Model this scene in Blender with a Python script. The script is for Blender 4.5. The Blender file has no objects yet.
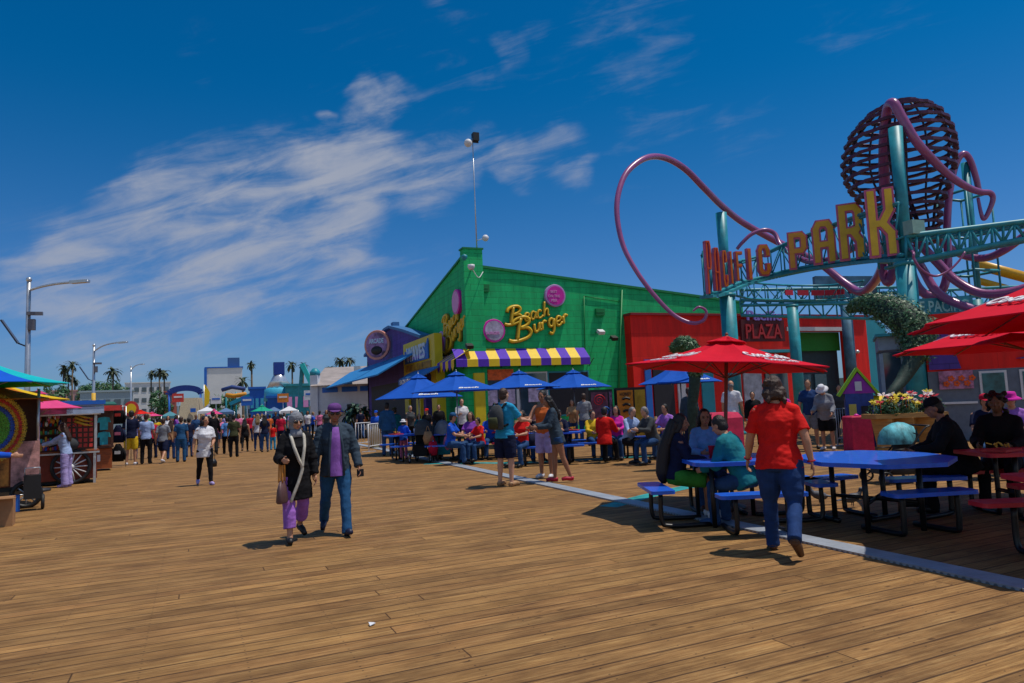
import bpy, bmesh, math, random
from mathutils import Vector, Matrix, noise
R=random.Random(7)
D2R=math.radians
scene=bpy.context.scene
col=scene.collection
W,HH=1024,683
FPX,YAW,PITCH,ROLL,CH=700.0,22.6,5.0,2.5,1.55
# ---------------- camera ----------------
_y,_p,_r=D2R(YAW),D2R(PITCH),D2R(ROLL)
FW=Vector((math.sin(_y)*math.cos(_p),math.cos(_y)*math.cos(_p),math.sin(_p)))
_rt=Vector((math.cos(_y),-math.sin(_y),0)); _up=_rt.cross(FW)
RT=_rt*math.cos(_r)-_up*math.sin(_r); UP=_up*math.cos(_r)+_rt*math.sin(_r)
CAM=Vector((0,0,CH))
cd=bpy.data.cameras.new('camera'); cam=bpy.data.objects.new('camera',cd); col.objects.link(cam)
cam.matrix_world=Matrix((( RT.x,UP.x,-FW.x,0),(RT.y,UP.y,-FW.y,0),(RT.z,UP.z,-FW.z,CH),(0,0,0,1)))
cd.sensor_width=36; cd.lens=36*FPX/W; cd.clip_end=6000; cd.clip_start=.05
scene.camera=cam
def ray(px,py): return FW+RT*((px-512)/FPX)+UP*((341.5-py)/FPX)
def G(px,py,z=0.0):
    d=ray(px,py); p=CAM+d*((z-CH)/d.z); p.z=z; return p
def onY(px,py,Y): d=ray(px,py); return CAM+d*(Y/d.y)
def onX(px,py,X): d=ray(px,py); return CAM+d*(X/d.x)
def DP(px,py,dep): return CAM+ray(px,py)*dep
def PR(p):
    v=Vector(p)-CAM; w=v.dot(FW); return (512+FPX*v.dot(RT)/w,341.5-FPX*v.dot(UP)/w,w)
def hz(px): return 403-0.0437*(px-512)
# ---------------- render / world ----------------
scene.view_settings.view_transform='Standard'; scene.view_settings.look='None'
scene.view_settings.gamma=1; scene.view_settings.use_curve_mapping=False
scene.view_settings.exposure=0.12
scene.cycles.max_bounces=6
SUN_EL=70.0; SH=Vector((-.93,.37,0)).normalized()   # ground direction the shadows fall to
w=bpy.data.worlds.new('World'); scene.world=w; w.use_nodes=True
nt=w.node_tree; N=nt.nodes; L=nt.links; N.clear()
def nn(t,**k):
    n=N.new(t)
    for a,b in k.items(): setattr(n,a,b)
    return n
def build_world():
    out=nn('ShaderNodeOutputWorld'); bg=nn('ShaderNodeBackground'); bg.inputs[1].default_value=.1
    sky=nn('ShaderNodeTexSky',sky_type='NISHITA',sun_disc=False)
    sky.sun_elevation=D2R(SUN_EL); sky.sun_rotation=math.atan2(-SH.x,-SH.y); sky.altitude=10; sky.ozone_density=2.0; sky.air_density=1.0; sky.dust_density=.6
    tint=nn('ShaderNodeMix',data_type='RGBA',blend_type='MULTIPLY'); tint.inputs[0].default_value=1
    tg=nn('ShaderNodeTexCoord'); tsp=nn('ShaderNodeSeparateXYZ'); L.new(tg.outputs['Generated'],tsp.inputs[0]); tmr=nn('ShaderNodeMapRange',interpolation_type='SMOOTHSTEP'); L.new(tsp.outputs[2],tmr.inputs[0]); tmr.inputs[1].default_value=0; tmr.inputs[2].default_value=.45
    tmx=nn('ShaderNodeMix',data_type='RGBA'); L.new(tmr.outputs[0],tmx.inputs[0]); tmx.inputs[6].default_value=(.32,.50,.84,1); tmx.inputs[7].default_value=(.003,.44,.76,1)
    # whiter sky added behind the camera, out of view, to fill the shade
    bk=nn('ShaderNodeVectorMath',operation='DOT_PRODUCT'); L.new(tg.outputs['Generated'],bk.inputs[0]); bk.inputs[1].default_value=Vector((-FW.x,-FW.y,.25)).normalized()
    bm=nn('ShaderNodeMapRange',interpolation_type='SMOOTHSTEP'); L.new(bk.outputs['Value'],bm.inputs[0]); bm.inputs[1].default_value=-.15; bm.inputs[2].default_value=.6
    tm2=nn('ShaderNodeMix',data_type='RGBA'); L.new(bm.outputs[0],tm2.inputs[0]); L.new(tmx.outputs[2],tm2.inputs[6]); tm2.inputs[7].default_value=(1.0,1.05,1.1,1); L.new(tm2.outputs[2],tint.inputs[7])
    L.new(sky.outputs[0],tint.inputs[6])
    tc=nn('ShaderNodeTexCoord')
    # clouds live in sky directions
    total=None
    def m(op,a,b=None,c=None):
        n=nn('ShaderNodeMath',operation=op)
        for i,v in enumerate((a,b,c)):
            if v is None: continue
            if isinstance(v,(int,float)): n.inputs[i].default_value=v
            else: L.new(v,n.inputs[i])
        return n.outputs[0]
    nrm=nn('ShaderNodeVectorMath',operation='NORMALIZE'); L.new(tc.outputs['Generated'],nrm.inputs[0])
    # warp
    wn=nn('ShaderNodeTexNoise'); wn.inputs['Scale'].default_value=5; wn.inputs['Detail'].default_value=4; L.new(nrm.outputs[0],wn.inputs['Vector'])
    wv=nn('ShaderNodeVectorMath',operation='MULTIPLY_ADD'); L.new(wn.outputs['Color'],wv.inputs[0]); wv.inputs[1].default_value=(.16,.16,.13); L.new(nrm.outputs[0],wv.inputs[2])
    wsub=nn('ShaderNodeVectorMath',operation='SUBTRACT'); L.new(wv.outputs[0],wsub.inputs[0]); wsub.inputs[1].default_value=(.08,.08,.065)
    wdir=nn('ShaderNodeVectorMath',operation='NORMALIZE'); L.new(wsub.outputs[0],wdir.inputs[0])
    blobs=[(40,300,60,.5),(120,262,60,.8),(190,222,70,1.0),(255,195,62,1.05),(320,178,52,1.1),(375,155,36,.95),(400,122,18,.9),(380,105,13,.7),(330,215,45,.8),(400,190,38,.75),
           (455,180,32,.7),(510,168,26,.6),(560,156,26,.75),(520,164,30,.7),(430,200,40,.6),(410,110,20,.6),(480,150,24,.5),(350,300,60,.5),(450,290,50,.25),(240,380,70,.2),(260,270,60,.65),(340,255,40,.5),(210,320,50,.4),(420,215,26,.45),(110,325,60,.45),(20,250,40,.35),(340,122,7,.9),
           (515,45,20,.6),(545,15,22,.5),(480,8,30,.4),(210,50,30,.3),(330,350,130,.38),(60,370,130,.45),(900,20,70,.34),(650,110,100,.32),(400,60,90,.36),(500,120,60,.3),(620,50,90,.3),(800,90,70,.26),(560,230,60,.16)]
    for px,py,r,s in blobs:
        d=ray(px,py).normalized()
        dp=nn('ShaderNodeVectorMath',operation='DOT_PRODUCT'); L.new(wdir.outputs[0],dp.inputs[0]); dp.inputs[1].default_value=d
        mr=nn('ShaderNodeMapRange',interpolation_type='SMOOTHSTEP'); L.new(dp.outputs['Value'],mr.inputs[0])
        k=r/FPX
        mr.inputs[1].default_value=math.cos(k*1.35); mr.inputs[2].default_value=math.cos(k*.25); mr.inputs[3].default_value=0; mr.inputs[4].default_value=s
        total=mr.outputs[0] if total is None else m('MAXIMUM',total,mr.outputs[0]) if False else (mr.outputs[0] if total is None else m('SUBTRACT',m('ADD',total,mr.outputs[0]),m('MULTIPLY',total,mr.outputs[0])))
    # streaky fibres, in a frame turned with the cloud
    a=ray(40,300).normalized(); b=ray(560,150).normalized(); e1=(b-a).normalized(); e3=ray(300,200).normalized(); e2=e3.cross(e1).normalized()
    def dot(v):
        dp=nn('ShaderNodeVectorMath',operation='DOT_PRODUCT'); L.new(nrm.outputs[0],dp.inputs[0]); dp.inputs[1].default_value=v; return dp.outputs['Value']
    cb=nn('ShaderNodeCombineXYZ'); L.new(m('MULTIPLY',dot(e1),2.8),cb.inputs[0]); L.new(m('MULTIPLY',dot(e2),12.0),cb.inputs[1]); L.new(m('MULTIPLY',dot(e3),2.0),cb.inputs[2])
    n1=nn('ShaderNodeTexNoise'); n1.inputs['Scale'].default_value=2.6; n1.inputs['Detail'].default_value=9; n1.inputs['Roughness'].default_value=.6; n1.inputs['Distortion'].default_value=.45
    L.new(cb.outputs[0],n1.inputs['Vector'])
    n2=nn('ShaderNodeTexNoise'); n2.inputs['Scale'].default_value=7; n2.inputs['Detail'].default_value=7; n2.inputs['Roughness'].default_value=.6; L.new(wdir.outputs[0],n2.inputs['Vector'])
    f=m('ADD',m('MULTIPLY',n1.outputs[0],.66),m('MULTIPLY',n2.outputs[0],.34))
    dens=m('SUBTRACT',m('ADD',m('MULTIPLY',total,1.0),m('MULTIPLY',f,3.0)),1.86)
    cl=nn('ShaderNodeMapRange',interpolation_type='SMOOTHSTEP'); L.new(dens,cl.inputs[0]); cl.inputs[1].default_value=0; cl.inputs[2].default_value=1.0; cl.inputs[3].default_value=0; cl.inputs[4].default_value=1
    fac=m('MULTIPLY',cl.outputs[0],m('MULTIPLY',m('POWER',cl.outputs[0],.35),m('MULTIPLY_ADD',total,.92,-.02)))
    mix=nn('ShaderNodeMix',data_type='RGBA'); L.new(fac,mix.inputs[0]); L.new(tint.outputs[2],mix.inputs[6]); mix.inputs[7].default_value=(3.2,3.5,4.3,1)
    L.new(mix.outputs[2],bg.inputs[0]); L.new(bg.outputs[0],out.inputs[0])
build_world()
sd=bpy.data.lights.new('sun','SUN'); sd.energy=3.6; sd.angle=D2R(.5); sd.color=(1,.93,.82)
so=bpy.data.objects.new('sun',sd); col.objects.link(so)
sdir=Vector((SH.x*math.cos(D2R(SUN_EL)),SH.y*math.cos(D2R(SUN_EL)),-math.sin(D2R(SUN_EL))))
so.rotation_euler=sdir.to_track_quat('-Z','Y').to_euler(); so.location=(0,0,30)
# ---------------- materials ----------------
_m={}
def mat(key,c=None,rough=.6,var=.12,scale=6,bump=.0,metal=0,spec=.4,stretch=(1,1,1),emit=None,coat=0,vscale=None):
    if key in _m: return _m[key]
    m=bpy.data.materials.new(key); _m[key]=m; m.use_nodes=True; t=m.node_tree; b=t.nodes['Principled BSDF']
    b.inputs['Roughness'].default_value=rough; b.inputs['Metallic'].default_value=metal; b.inputs['Specular IOR Level'].default_value=spec
    if coat: b.inputs['Coat Weight'].default_value=coat
    tc=t.nodes.new('ShaderNodeTexCoord'); mp=t.nodes.new('ShaderNodeMapping'); mp.inputs['Scale'].default_value=stretch
    t.links.new(tc.outputs['Object'],mp.inputs[0])
    no=t.nodes.new('ShaderNodeTexNoise'); no.inputs['Scale'].default_value=scale; no.inputs['Detail'].default_value=6; no.inputs['Roughness'].default_value=.65
    t.links.new(mp.outputs[0],no.inputs['Vector'])
    cr=t.nodes.new('ShaderNodeValToRGB'); cr.color_ramp.elements[0].position=.3; cr.color_ramp.elements[1].position=.72
    cr.color_ramp.elements[0].color=(*[x*(1-var*1.6) for x in c],1); cr.color_ramp.elements[1].color=(*[min(1,x*(1+var)) for x in c],1)
    t.links.new(no.outputs[0],cr.inputs[0]); t.links.new(cr.outputs[0],b.inputs['Base Color'])
    if bump:
        bp=t.nodes.new('ShaderNodeBump'); bp.inputs['Strength'].default_value=bump; bp.inputs['Distance'].default_value=.02
        t.links.new(no.outputs[0],bp.inputs['Height']); t.links.new(bp.outputs[0],b.inputs['Normal'])
    if emit: b.inputs['Emission Color'].default_value=(*emit,1); b.inputs['Emission Strength'].default_value=1
    return m
PAL=dict(navy=(.008,.012,.04),black=(.008,.008,.01),denim=(.02,.06,.16),denimd=(.014,.042,.14),denimb=(.018,.08,.19),white=(.62,.62,.66),cream=(.5,.47,.4),grey=(.2,.21,.24),dgrey=(.05,.055,.06),
 red=(.62,.012,.01),crimson=(.45,.01,.04),orange=(.6,.13,.03),yellow=(.62,.4,.02),green=(.04,.22,.03),olive=(.05,.055,.025),teal=(.01,.16,.2),cyan=(.02,.28,.5),blue=(.01,.08,.5),sky=(.1,.25,.55),
 lavender=(.36,.3,.6),purple=(.2,.05,.34),magenta=(.55,.02,.3),pink=(.6,.16,.3),tan=(.35,.2,.1),brown=(.09,.04,.02),khaki=(.3,.24,.13),plum=(.13,.05,.2),violet=(.32,.13,.5),slate=(.035,.055,.08),lblue=(.3,.4,.65))
def cloth(c): return mat('cloth_'+c,PAL[c],rough=.85,var=.18,scale=9,bump=.35,spec=.15)
SK={0:(.45,.22,.13),1:(.3,.13,.07),2:(.16,.07,.035),3:(.55,.3,.2)}
def skin(i): return mat('skin_%d'%i,SK[i],rough=.5,var=.08,scale=14,spec=.35)
def hairm(c='dark'): return mat('hair_'+c,dict(dark=(.012,.008,.007),brown=(.05,.022,.012),grey=(.22,.2,.2),blond=(.25,.15,.06))[c],rough=.5,var=.45,scale=30,bump=.5,stretch=(3,3,.5))
# ---------------- mesh builder ----------------
class MB:
    def __init__(s): s.v=[]; s.f=[]; s.mi=[]; s.m=0; s.sm=[]
    def add(s,vs,fs,smooth=False):
        o=len(s.v); s.v+= [Vector(v) for v in vs]
        for f in fs: s.f.append([i+o for i in f]); s.mi.append(s.m); s.sm.append(smooth)
        return s
    def box(s,c,d,rz=0,M=None):
        x,y,z=d[0]/2,d[1]/2,d[2]/2
        vs=[Vector((a*x,b*y,e*z)) for a in(-1,1) for b in(-1,1) for e in(-1,1)]
        if rz: rm=Matrix.Rotation(rz,3,'Z'); vs=[rm@v for v in vs]
        if M is not None: vs=[M@v for v in vs]
        c=Vector(c); vs=[v+c for v in vs]
        return s.add(vs,[(0,1,3,2),(4,6,7,5),(0,4,5,1),(2,3,7,6),(0,2,6,4),(1,5,7,3)])
    def bar(s,a,b,w,h,up=(0,0,1)):
        a,b=Vector(a),Vector(b); d=(b-a); l=d.length; d/=max(l,1e-9); u=Vector(up)
        if abs(d.dot(u))>.98: u=Vector((1,0,0))
        x=d.cross(u).normalized(); u=x.cross(d)
        M=Matrix((x,d,u)).transposed(); return s.box((a+b)/2,(w,l,h),M=M)
    def tube(s,pts,r,n=8,closed=False,cap=True,smooth=True):
        pts=[Vector(p) for p in pts]; k=len(pts)
        if not hasattr(r,'__len__'): r=[r]*k
        vs=[];pu=None
        for i,p in enumerate(pts):
            a=pts[(i-1)%k] if (i>0 or closed) else p; b=pts[(i+1)%k] if (i<k-1 or closed) else p
            d=(b-a); d=d.normalized() if d.length>1e-9 else Vector((0,0,1))
            if pu is None:
                u=Vector((0,0,1)) if abs(d.z)<.9 else Vector((1,0,0))
            else: u=pu
            x=d.cross(u); x=x.normalized() if x.length>1e-6 else d.orthogonal().normalized()
            u=x.cross(d).normalized(); pu=u
            for j in range(n):
                t=2*math.pi*j/n; vs.append(p+(x*math.cos(t)+u*math.sin(t))*r[i])
        fs=[]
        for i in range(k if closed else k-1):
            for j in range(n):
                A=i*n+j;B=i*n+(j+1)%n;C=((i+1)%k)*n+(j+1)%n;E=((i+1)%k)*n+j; fs.append((A,E,C,B))
        if cap and not closed: fs.append(list(range(n))); fs.append([ (k-1)*n+j for j in reversed(range(n))])
        return s.add(vs,fs,smooth)
    def cyl(s,a,b,r,r2=None,n=12,smooth=True): return s.tube([a,b],[r,r if r2 is None else r2],n,smooth=smooth)
    def loft(s,rings,n=16,smooth=True):   # rings: (center, xvec, yvec)
        vs=[];fs=[]
        for c,x,y in rings:
            for j in range(n):
                t=2*math.pi*j/n; vs.append(Vector(c)+Vector(x)*math.cos(t)+Vector(y)*math.sin(t))
        k=len(rings)
        for i in range(k-1):
            for j in range(n): fs.append((i*n+j,i*n+(j+1)%n,(i+1)*n+(j+1)%n,(i+1)*n+j))
        fs.append(list(reversed(range(n)))); fs.append([(k-1)*n+j for j in range(n)])
        return s.add(vs,fs,smooth)
    def lathe(s,prof,c=(0,0,0),n=20,smooth=True):
        c=Vector(c); return s.loft([(c+Vector((0,0,z)),(max(r,1e-4),0,0),(0,max(r,1e-4),0)) for r,z in prof],n,smooth)
    def ell(s,c,r,M=None,seg=14,rg=9):
        vs=[];fs=[]; c=Vector(c)
        if not hasattr(r,'__len__'): r=(r,r,r)
        for i in range(1,rg):
            ph=math.pi*i/rg
            for j in range(seg):
                t=2*math.pi*j/seg; vs.append(Vector((math.sin(ph)*math.cos(t)*r[0],math.sin(ph)*math.sin(t)*r[1],math.cos(ph)*r[2])))
        vs.append(Vector((0,0,r[2]))); vs.append(Vector((0,0,-r[2])))
        if M is not None: vs=[M@v for v in vs]
        vs=[v+c for v in vs]; T=len(vs)-2
        for i in range(rg-2):
            for j in range(seg): fs.append((i*seg+j,(i+1)*seg+j,(i+1)*seg+(j+1)%seg,i*seg+(j+1)%seg))
        for j in range(seg):
            fs.append((T,j,(j+1)%seg)); fs.append((T+1,(rg-2)*seg+(j+1)%seg,(rg-2)*seg+j))
        return s.add(vs,fs,True)
    def prism(s,poly,vec):   # poly: 3d points, extruded by vec
        vec=Vector(vec); p=[Vector(q) for q in poly]; n=len(p)
        nr=Vector((0,0,0))
        for i in range(n): nr+=p[i].cross(p[(i+1)%n])
        if nr.dot(vec)>0: p=p[::-1]
        vs=p+[q+vec for q in p]
        return s.add(vs,[list(range(n)),[2*n-1-i for i in range(n)]]+[(i,n+i,n+(i+1)%n,(i+1)%n) for i in range(n)])
    def quad(s,*p): return s.add(p,[list(range(len(p)))])
    def xf(s,M): s.v=[M@v for v in s.v]; return s
    def mesh(s,name,mats):
        me=bpy.data.meshes.new(name); me.from_pydata([tuple(v) for v in s.v],[],s.f)
        if not isinstance(mats,(list,tuple)): mats=[mats]
        for m in mats: me.materials.append(m)
        me.polygons.foreach_set('material_index',s.mi); me.polygons.foreach_set('use_smooth',s.sm); me.update(); return me
def tag(o,label=None,cat=None,group=None,kind=None):
    if label: o['label']=label
    if cat: o['category']=cat
    if group: o['group']=group
    if kind: o['kind']=kind
    return o
def thing(name,label,cat,loc=(0,0,0),rz=0,group=None,kind=None):
    o=bpy.data.objects.new(name,None); col.objects.link(o); o.location=loc; o.rotation_euler=(0,0,rz); o.empty_display_size=.2
    tag(o,label,cat,group,kind); return o
def TM(o):
    M=Matrix.Translation(o.location)@Matrix.Rotation(o.rotation_euler.z,4,'Z'); 
    return (TM(o.parent)@M) if o.parent else M
def part(th,name,mb,mats,world=False,label=None,kind=None):
    if world: mb.xf(TM(th).inverted())
    me=mb.mesh(name,mats); o=bpy.data.objects.new(name,me); col.objects.link(o); o.parent=th
    if label: o['label']=label
    if kind: o['kind']=kind
    return o
def single(name,mb,mats,label,cat,loc=(0,0,0),rz=0,group=None,kind=None,world=False):
    o=bpy.data.objects.new(name,None); o.location=loc; o.rotation_euler=(0,0,rz)
    if world: mb.xf(TM(o).inverted())
    bpy.data.objects.remove(o); me=mb.mesh(name,mats); o=bpy.data.objects.new(name,me); col.objects.link(o); o.location=loc; o.rotation_euler=(0,0,rz)
    return tag(o,label,cat,group,kind)
def struct(name,mb,mats):
    o=bpy.data.objects.new(name,mb.mesh(name,mats)); col.objects.link(o); o['kind']='structure'; return o
def kids(o): return [c for c in bpy.data.objects if c.parent==o]
def dup(root,loc,rz=0,label=None,cat=None,group=None,scale=None):
    r=root.copy(); col.objects.link(r); r.location=loc; r.rotation_euler=(0,0,rz)
    if scale: r.scale=(scale,)*3
    if label: r['label']=label
    if group: r['group']=group
    for ch in kids(root):
        c=ch.copy(); col.objects.link(c); c.parent=r
        for g in kids(ch):
            d=g.copy(); col.objects.link(d); d.parent=c
    return r
def smooth_path(pts,k=6):
    pts=[Vector(p) for p in pts]; out=[]
    P=[pts[0]*2-pts[1]]+pts+[pts[-1]*2-pts[-2]]
    for i in range(1,len(P)-2):
        for j in range(k):
            t=j/k; a,b,c,d=P[i-1],P[i],P[i+1],P[i+2]
            out.append(.5*((2*b)+(c-a)*t+(2*a-5*b+4*c-d)*t*t+(3*b-a-3*c+d)*t**3))
    out.append(pts[-1]); return out
# text as mesh, mapped on a frame (origin, unit right, unit up)
_tx={}
def textmb(s,o,ex,ey,width=None,height=None,depth=.04,bold=0.0,shear=0.0,align='CENTER',spacing=1.0):
    key=(s,bold,shear,spacing)
    if key not in _tx:
        cu=bpy.data.curves.new('t','FONT'); cu.body=s; cu.size=1; cu.extrude=.5; cu.offset=bold; cu.shear=shear; cu.space_character=spacing; cu.align_x='LEFT'; cu.resolution_u=3
        ob=bpy.data.objects.new('t',cu); col.objects.link(ob); dg=bpy.context.evaluated_depsgraph_get(); me=ob.evaluated_get(dg).to_mesh()
        vs=[v.co.copy() for v in me.vertices]; fs=[tuple(p.vertices) for p in me.polygons]
        bpy.data.objects.remove(ob); bpy.data.curves.remove(cu)
        x0=min(v.x for v in vs);x1=max(v.x for v in vs);y0=min(v.y for v in vs);y1=max(v.y for v in vs)
        _tx[key]=([Vector(((v.x-x0)/(x1-x0),(v.y-y0)/(y1-y0),v.z)) for v in vs],fs,(x1-x0)/(y1-y0))
    vs,fs,asp=_tx[key]
    if width is None: width=height*asp
    if height is None: height=width/asp
    ex=Vector(ex).normalized(); ey=Vector(ey).normalized(); ez=ex.cross(ey).normalized(); o=Vector(o)
    if align=='CENTER': o=o-ex*width/2-ey*height/2
    mb=MB(); mb.add([o+ex*v.x*width+ey*v.y*height+ez*v.z*depth for v in vs],fs); return mb
# ---------------- people ----------------
def remesh(mb,vox,wr=0.0,seed=0,sm=3,wfreq=9):
    me=mb.mesh('tmp',[]) if False else None
    me=bpy.data.meshes.new('tmp'); me.from_pydata([tuple(v) for v in mb.v],[],mb.f); me.update()
    ob=bpy.data.objects.new('tmp',me); col.objects.link(ob)
    m=ob.modifiers.new('r','REMESH'); m.mode='VOXEL'; m.voxel_size=vox; m.use_smooth_shade=True
    if sm: s=ob.modifiers.new('s','SMOOTH'); s.factor=.5; s.iterations=sm
    dg=bpy.context.evaluated_depsgraph_get(); out=bpy.data.meshes.new_from_object(ob.evaluated_get(dg))
    bpy.data.objects.remove(ob); bpy.data.meshes.remove(me)
    if wr:
        ns=[v.normal.copy() for v in out.vertices]
        for v,n in zip(out.vertices,ns):
            c=v.co; q=Vector((c.x*wfreq+seed,c.y*wfreq,c.z*wfreq*1.6)); 
            a=noise.noise(q)+.5*noise.noise(q*2.3); a=a if a>0 else a*.6
            v.co=c+n*(a*wr)
        out.update()
    for p in out.polygons: p.use_smooth=True
    return out
class Rig:
    """joints of a person facing +Y, feet near z=0, 1.72 m tall"""
    def __init__(s,**k):
        g=lambda n,d: k.get(n,d)
        s.w=g('w',1.0); s.k=k; s.female=g('f',False)
        sh=.178*(0.5+.5*s.w)*(.92 if s.female else 1.04)
        hipz=g('hipz',.9)
        s.pel=Vector((0,0,hipz))
        lean=D2R(g('lean',2)); twist=D2R(g('twist',0))
        s.LM=Matrix.Rotation(twist,3,'Z')@Matrix.Rotation(-lean,3,'X')
        def up(x,y,z): return s.pel+s.LM@Vector((x,y,z))
        s.up=up
        s.neck=up(0,-.01,.575); s.chest=up(0,0,.38); s.waist=up(0,.01,.17)
        hp=D2R(g('hpitch',0)); hy=D2R(g('hyaw',0)); s.HM=s.LM@Matrix.Rotation(hy,3,'Z')@Matrix.Rotation(-hp,3,'X')
        s.head=s.neck+s.LM@Vector((0,.0,.05))+s.HM@Vector((0,.025,.09))
        s.sh={};s.el={};s.wr={};s.fd={};s.hip={};s.kn={};s.an={};s.toe={};s.pn={}
        for sd,n in ((-1,'L'),(1,'R')):
            s.sh[n]=up(sd*sh*.96,-.01,.492)
            f=D2R(g('sh'+n,5)); a=D2R(g('ab'+n,9)); e=D2R(g('el'+n,18)); i=D2R(g('in'+n,0))
            d1=s.LM@Vector((sd*math.sin(a),math.cos(a)*math.sin(f),-math.cos(a)*math.cos(f)))
            a2=a*.6-i
            d2=s.LM@Vector((sd*math.sin(a2),math.cos(a2)*math.sin(f+e),-math.cos(a2)*math.cos(f+e)))
            s.el[n]=s.sh[n]+d1*.285; s.wr[n]=s.el[n]+d2*.245; s.fd[n]=d2
            s.pn[n]=s.LM@Vector((-sd,0,0))
            h=D2R(g('hip'+n,0)); k_=D2R(g('kn'+n,4)); sp=D2R(g('sp'+n,g('spread',3)))
            s.hip[n]=Vector((sd*.092,0,hipz-.01))
            d=Vector((sd*math.sin(sp),math.sin(h)*math.cos(sp),-math.cos(h)*math.cos(sp))); s.kn[n]=s.hip[n]+d*.415
            h2=h-k_; d=Vector((sd*math.sin(sp)*.3,math.sin(h2),-math.cos(h2))); s.an[n]=s.kn[n]+d*.40
            ft=D2R(g('ft'+n,0)); s.toe[n]=s.an[n]+Vector((sd*.03,math.cos(ft)*.17,-.045+math.sin(ft)*.17)); 
        zmin=min(min(s.toe[n].z for n in 'LR')-.032,min(s.an[n].z for n in 'LR')-.085)
        s.off=-zmin if not g('keepz',False) else 0
def body_mb(r,fine):
    mb=MB(); w=r.w; LM=r.LM
    bx=LM@Vector((1,0,0)); by=LM@Vector((0,1,0)); F=.9 if r.female else 1
    prof=[(-.10,.12,.10,.0),(-.03,.155*w,.115*w,-.01),(.05,.15*w,.11*w,0),(.16,.128*w*F,.095*w,.01),(.28,.14*w*F,.105*w,.01),(.38,.16*F*w,.11*w,.01),(.46,.16*F*w,.1,-.0),(.53,.12*F,.075,-.01),(.565,.065,.055,-.01)]
    mb.loft([(r.up(0,yo,z),bx*a,by*b) for z,a,b,yo in prof],18)
    for n in 'LR':
        mb.tube(smooth_path([r.sh[n],(r.sh[n]+r.el[n])/2,r.el[n],r.el[n]*.65+r.wr[n]*.35,r.wr[n]],3),[x*(.85+.15*w) for x in (.054,.053,.051,.048,.046,.044,.040,.041,.042,.04,.036,.03,.026)],10)
        mb.ell(r.sh[n],.050)
        kn,hp,an=r.kn[n],r.hip[n],r.an[n]
        mb.tube([hp,hp.lerp(kn,.35),hp.lerp(kn,.75),kn,kn.lerp(an,.3),kn.lerp(an,.6),an],[.092*w,.086*w,.064*w,.054,.056,.045,.035],12)
        mb.ell(kn,.055)
        # foot
        mb.tube([an+Vector((0,-.045,-.045)),an+Vector((0,0,-.04)),an.lerp(r.toe[n],.55)+Vector((0,0,-.01)),r.toe[n]],[.03,.042,.038,.026],10); mb.ell(an,.038)
        hand(mb,r,n,fine)
    for sx in(-1,1): mb.tube([r.up(sx*.03,-.02,.555),r.up(sx*.09,-.015,.525),r.up(sx*.15,-.01,.497)],[.042,.042,.044],10)
    # neck & head
    mb.tube([r.up(0,-.012,.5),r.neck,r.head+r.HM@Vector((0,-.02,-.04))],[.06,.053,.05],12)
    H=r.HM
    mb.ell(r.head+H@Vector((0,-.012,.02)),(.074,.092,.098),H,18,12)
    mb.ell(r.head+H@Vector((0,.018,-.035)),(.058,.066,.075),H,16,10)
    mb.ell(r.head+H@Vector((0,.05,-.083)),(.028,.028,.022),H)
    if fine:
        mb.tube([r.head+H@Vector((0,.08,.02)),r.head+H@Vector((0,.104,-.022)),r.head+H@Vector((0,.088,-.03))],[.010,.016,.010],8)
        mb.ell(r.head+H@Vector((0,.078,-.052)),(.024,.016,.008),H)
        mb.ell(r.head+H@Vector((0,.08,-.063)),(.02,.013,.008),H)
        for sx in(-1,1):
            mb.ell(r.head+H@Vector((sx*.077,-.005,-.01)),(.011,.02,.032),H)
            mb.ell(r.head+H@Vector((sx*.032,.062,.024)),(.028,.018,.010),H)
            mb.ell(r.head+H@Vector((sx*.036,.055,-.025)),(.024,.02,.02),H)
    return mb
def hand(mb,r,n,fine):
    wr=r.wr[n]; d=r.fd[n].normalized(); pn=r.pn[n]; pn=(pn-d*pn.dot(d)).normalized(); sd=d.cross(pn).normalized()
    fwd=r.LM@Vector((0,1,0.6)); 
    if sd.dot(fwd)<0: sd=-sd
    M=Matrix((sd,pn,d)).transposed()
    mb.ell(wr+d*.045,(.039,.017,.05),M)
    rr=.0088 if fine else .012
    for i,(o,l) in enumerate(((.028,.068),(.010,.078),(-.009,.072),(-.026,.056))):
        b=wr+d*.082+sd*o; c=b+d*l*.45+pn*l*.12; e=c+d*l*.3+pn*l*.32; f=e+d*l*.08+pn*l*.25
        mb.tube([b-d*.02,b,c,e,f],[rr*1.05,rr,rr*.95,rr*.88,rr*.7],7)
    t0=wr+d*.02+sd*.026; t1=t0+d*.03+sd*.026+pn*.012; t2=t1+d*.03+sd*.008+pn*.014
    mb.tube([t0,t1,t2],[rr*1.3,rr*1.15,rr*.8],7)
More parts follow.
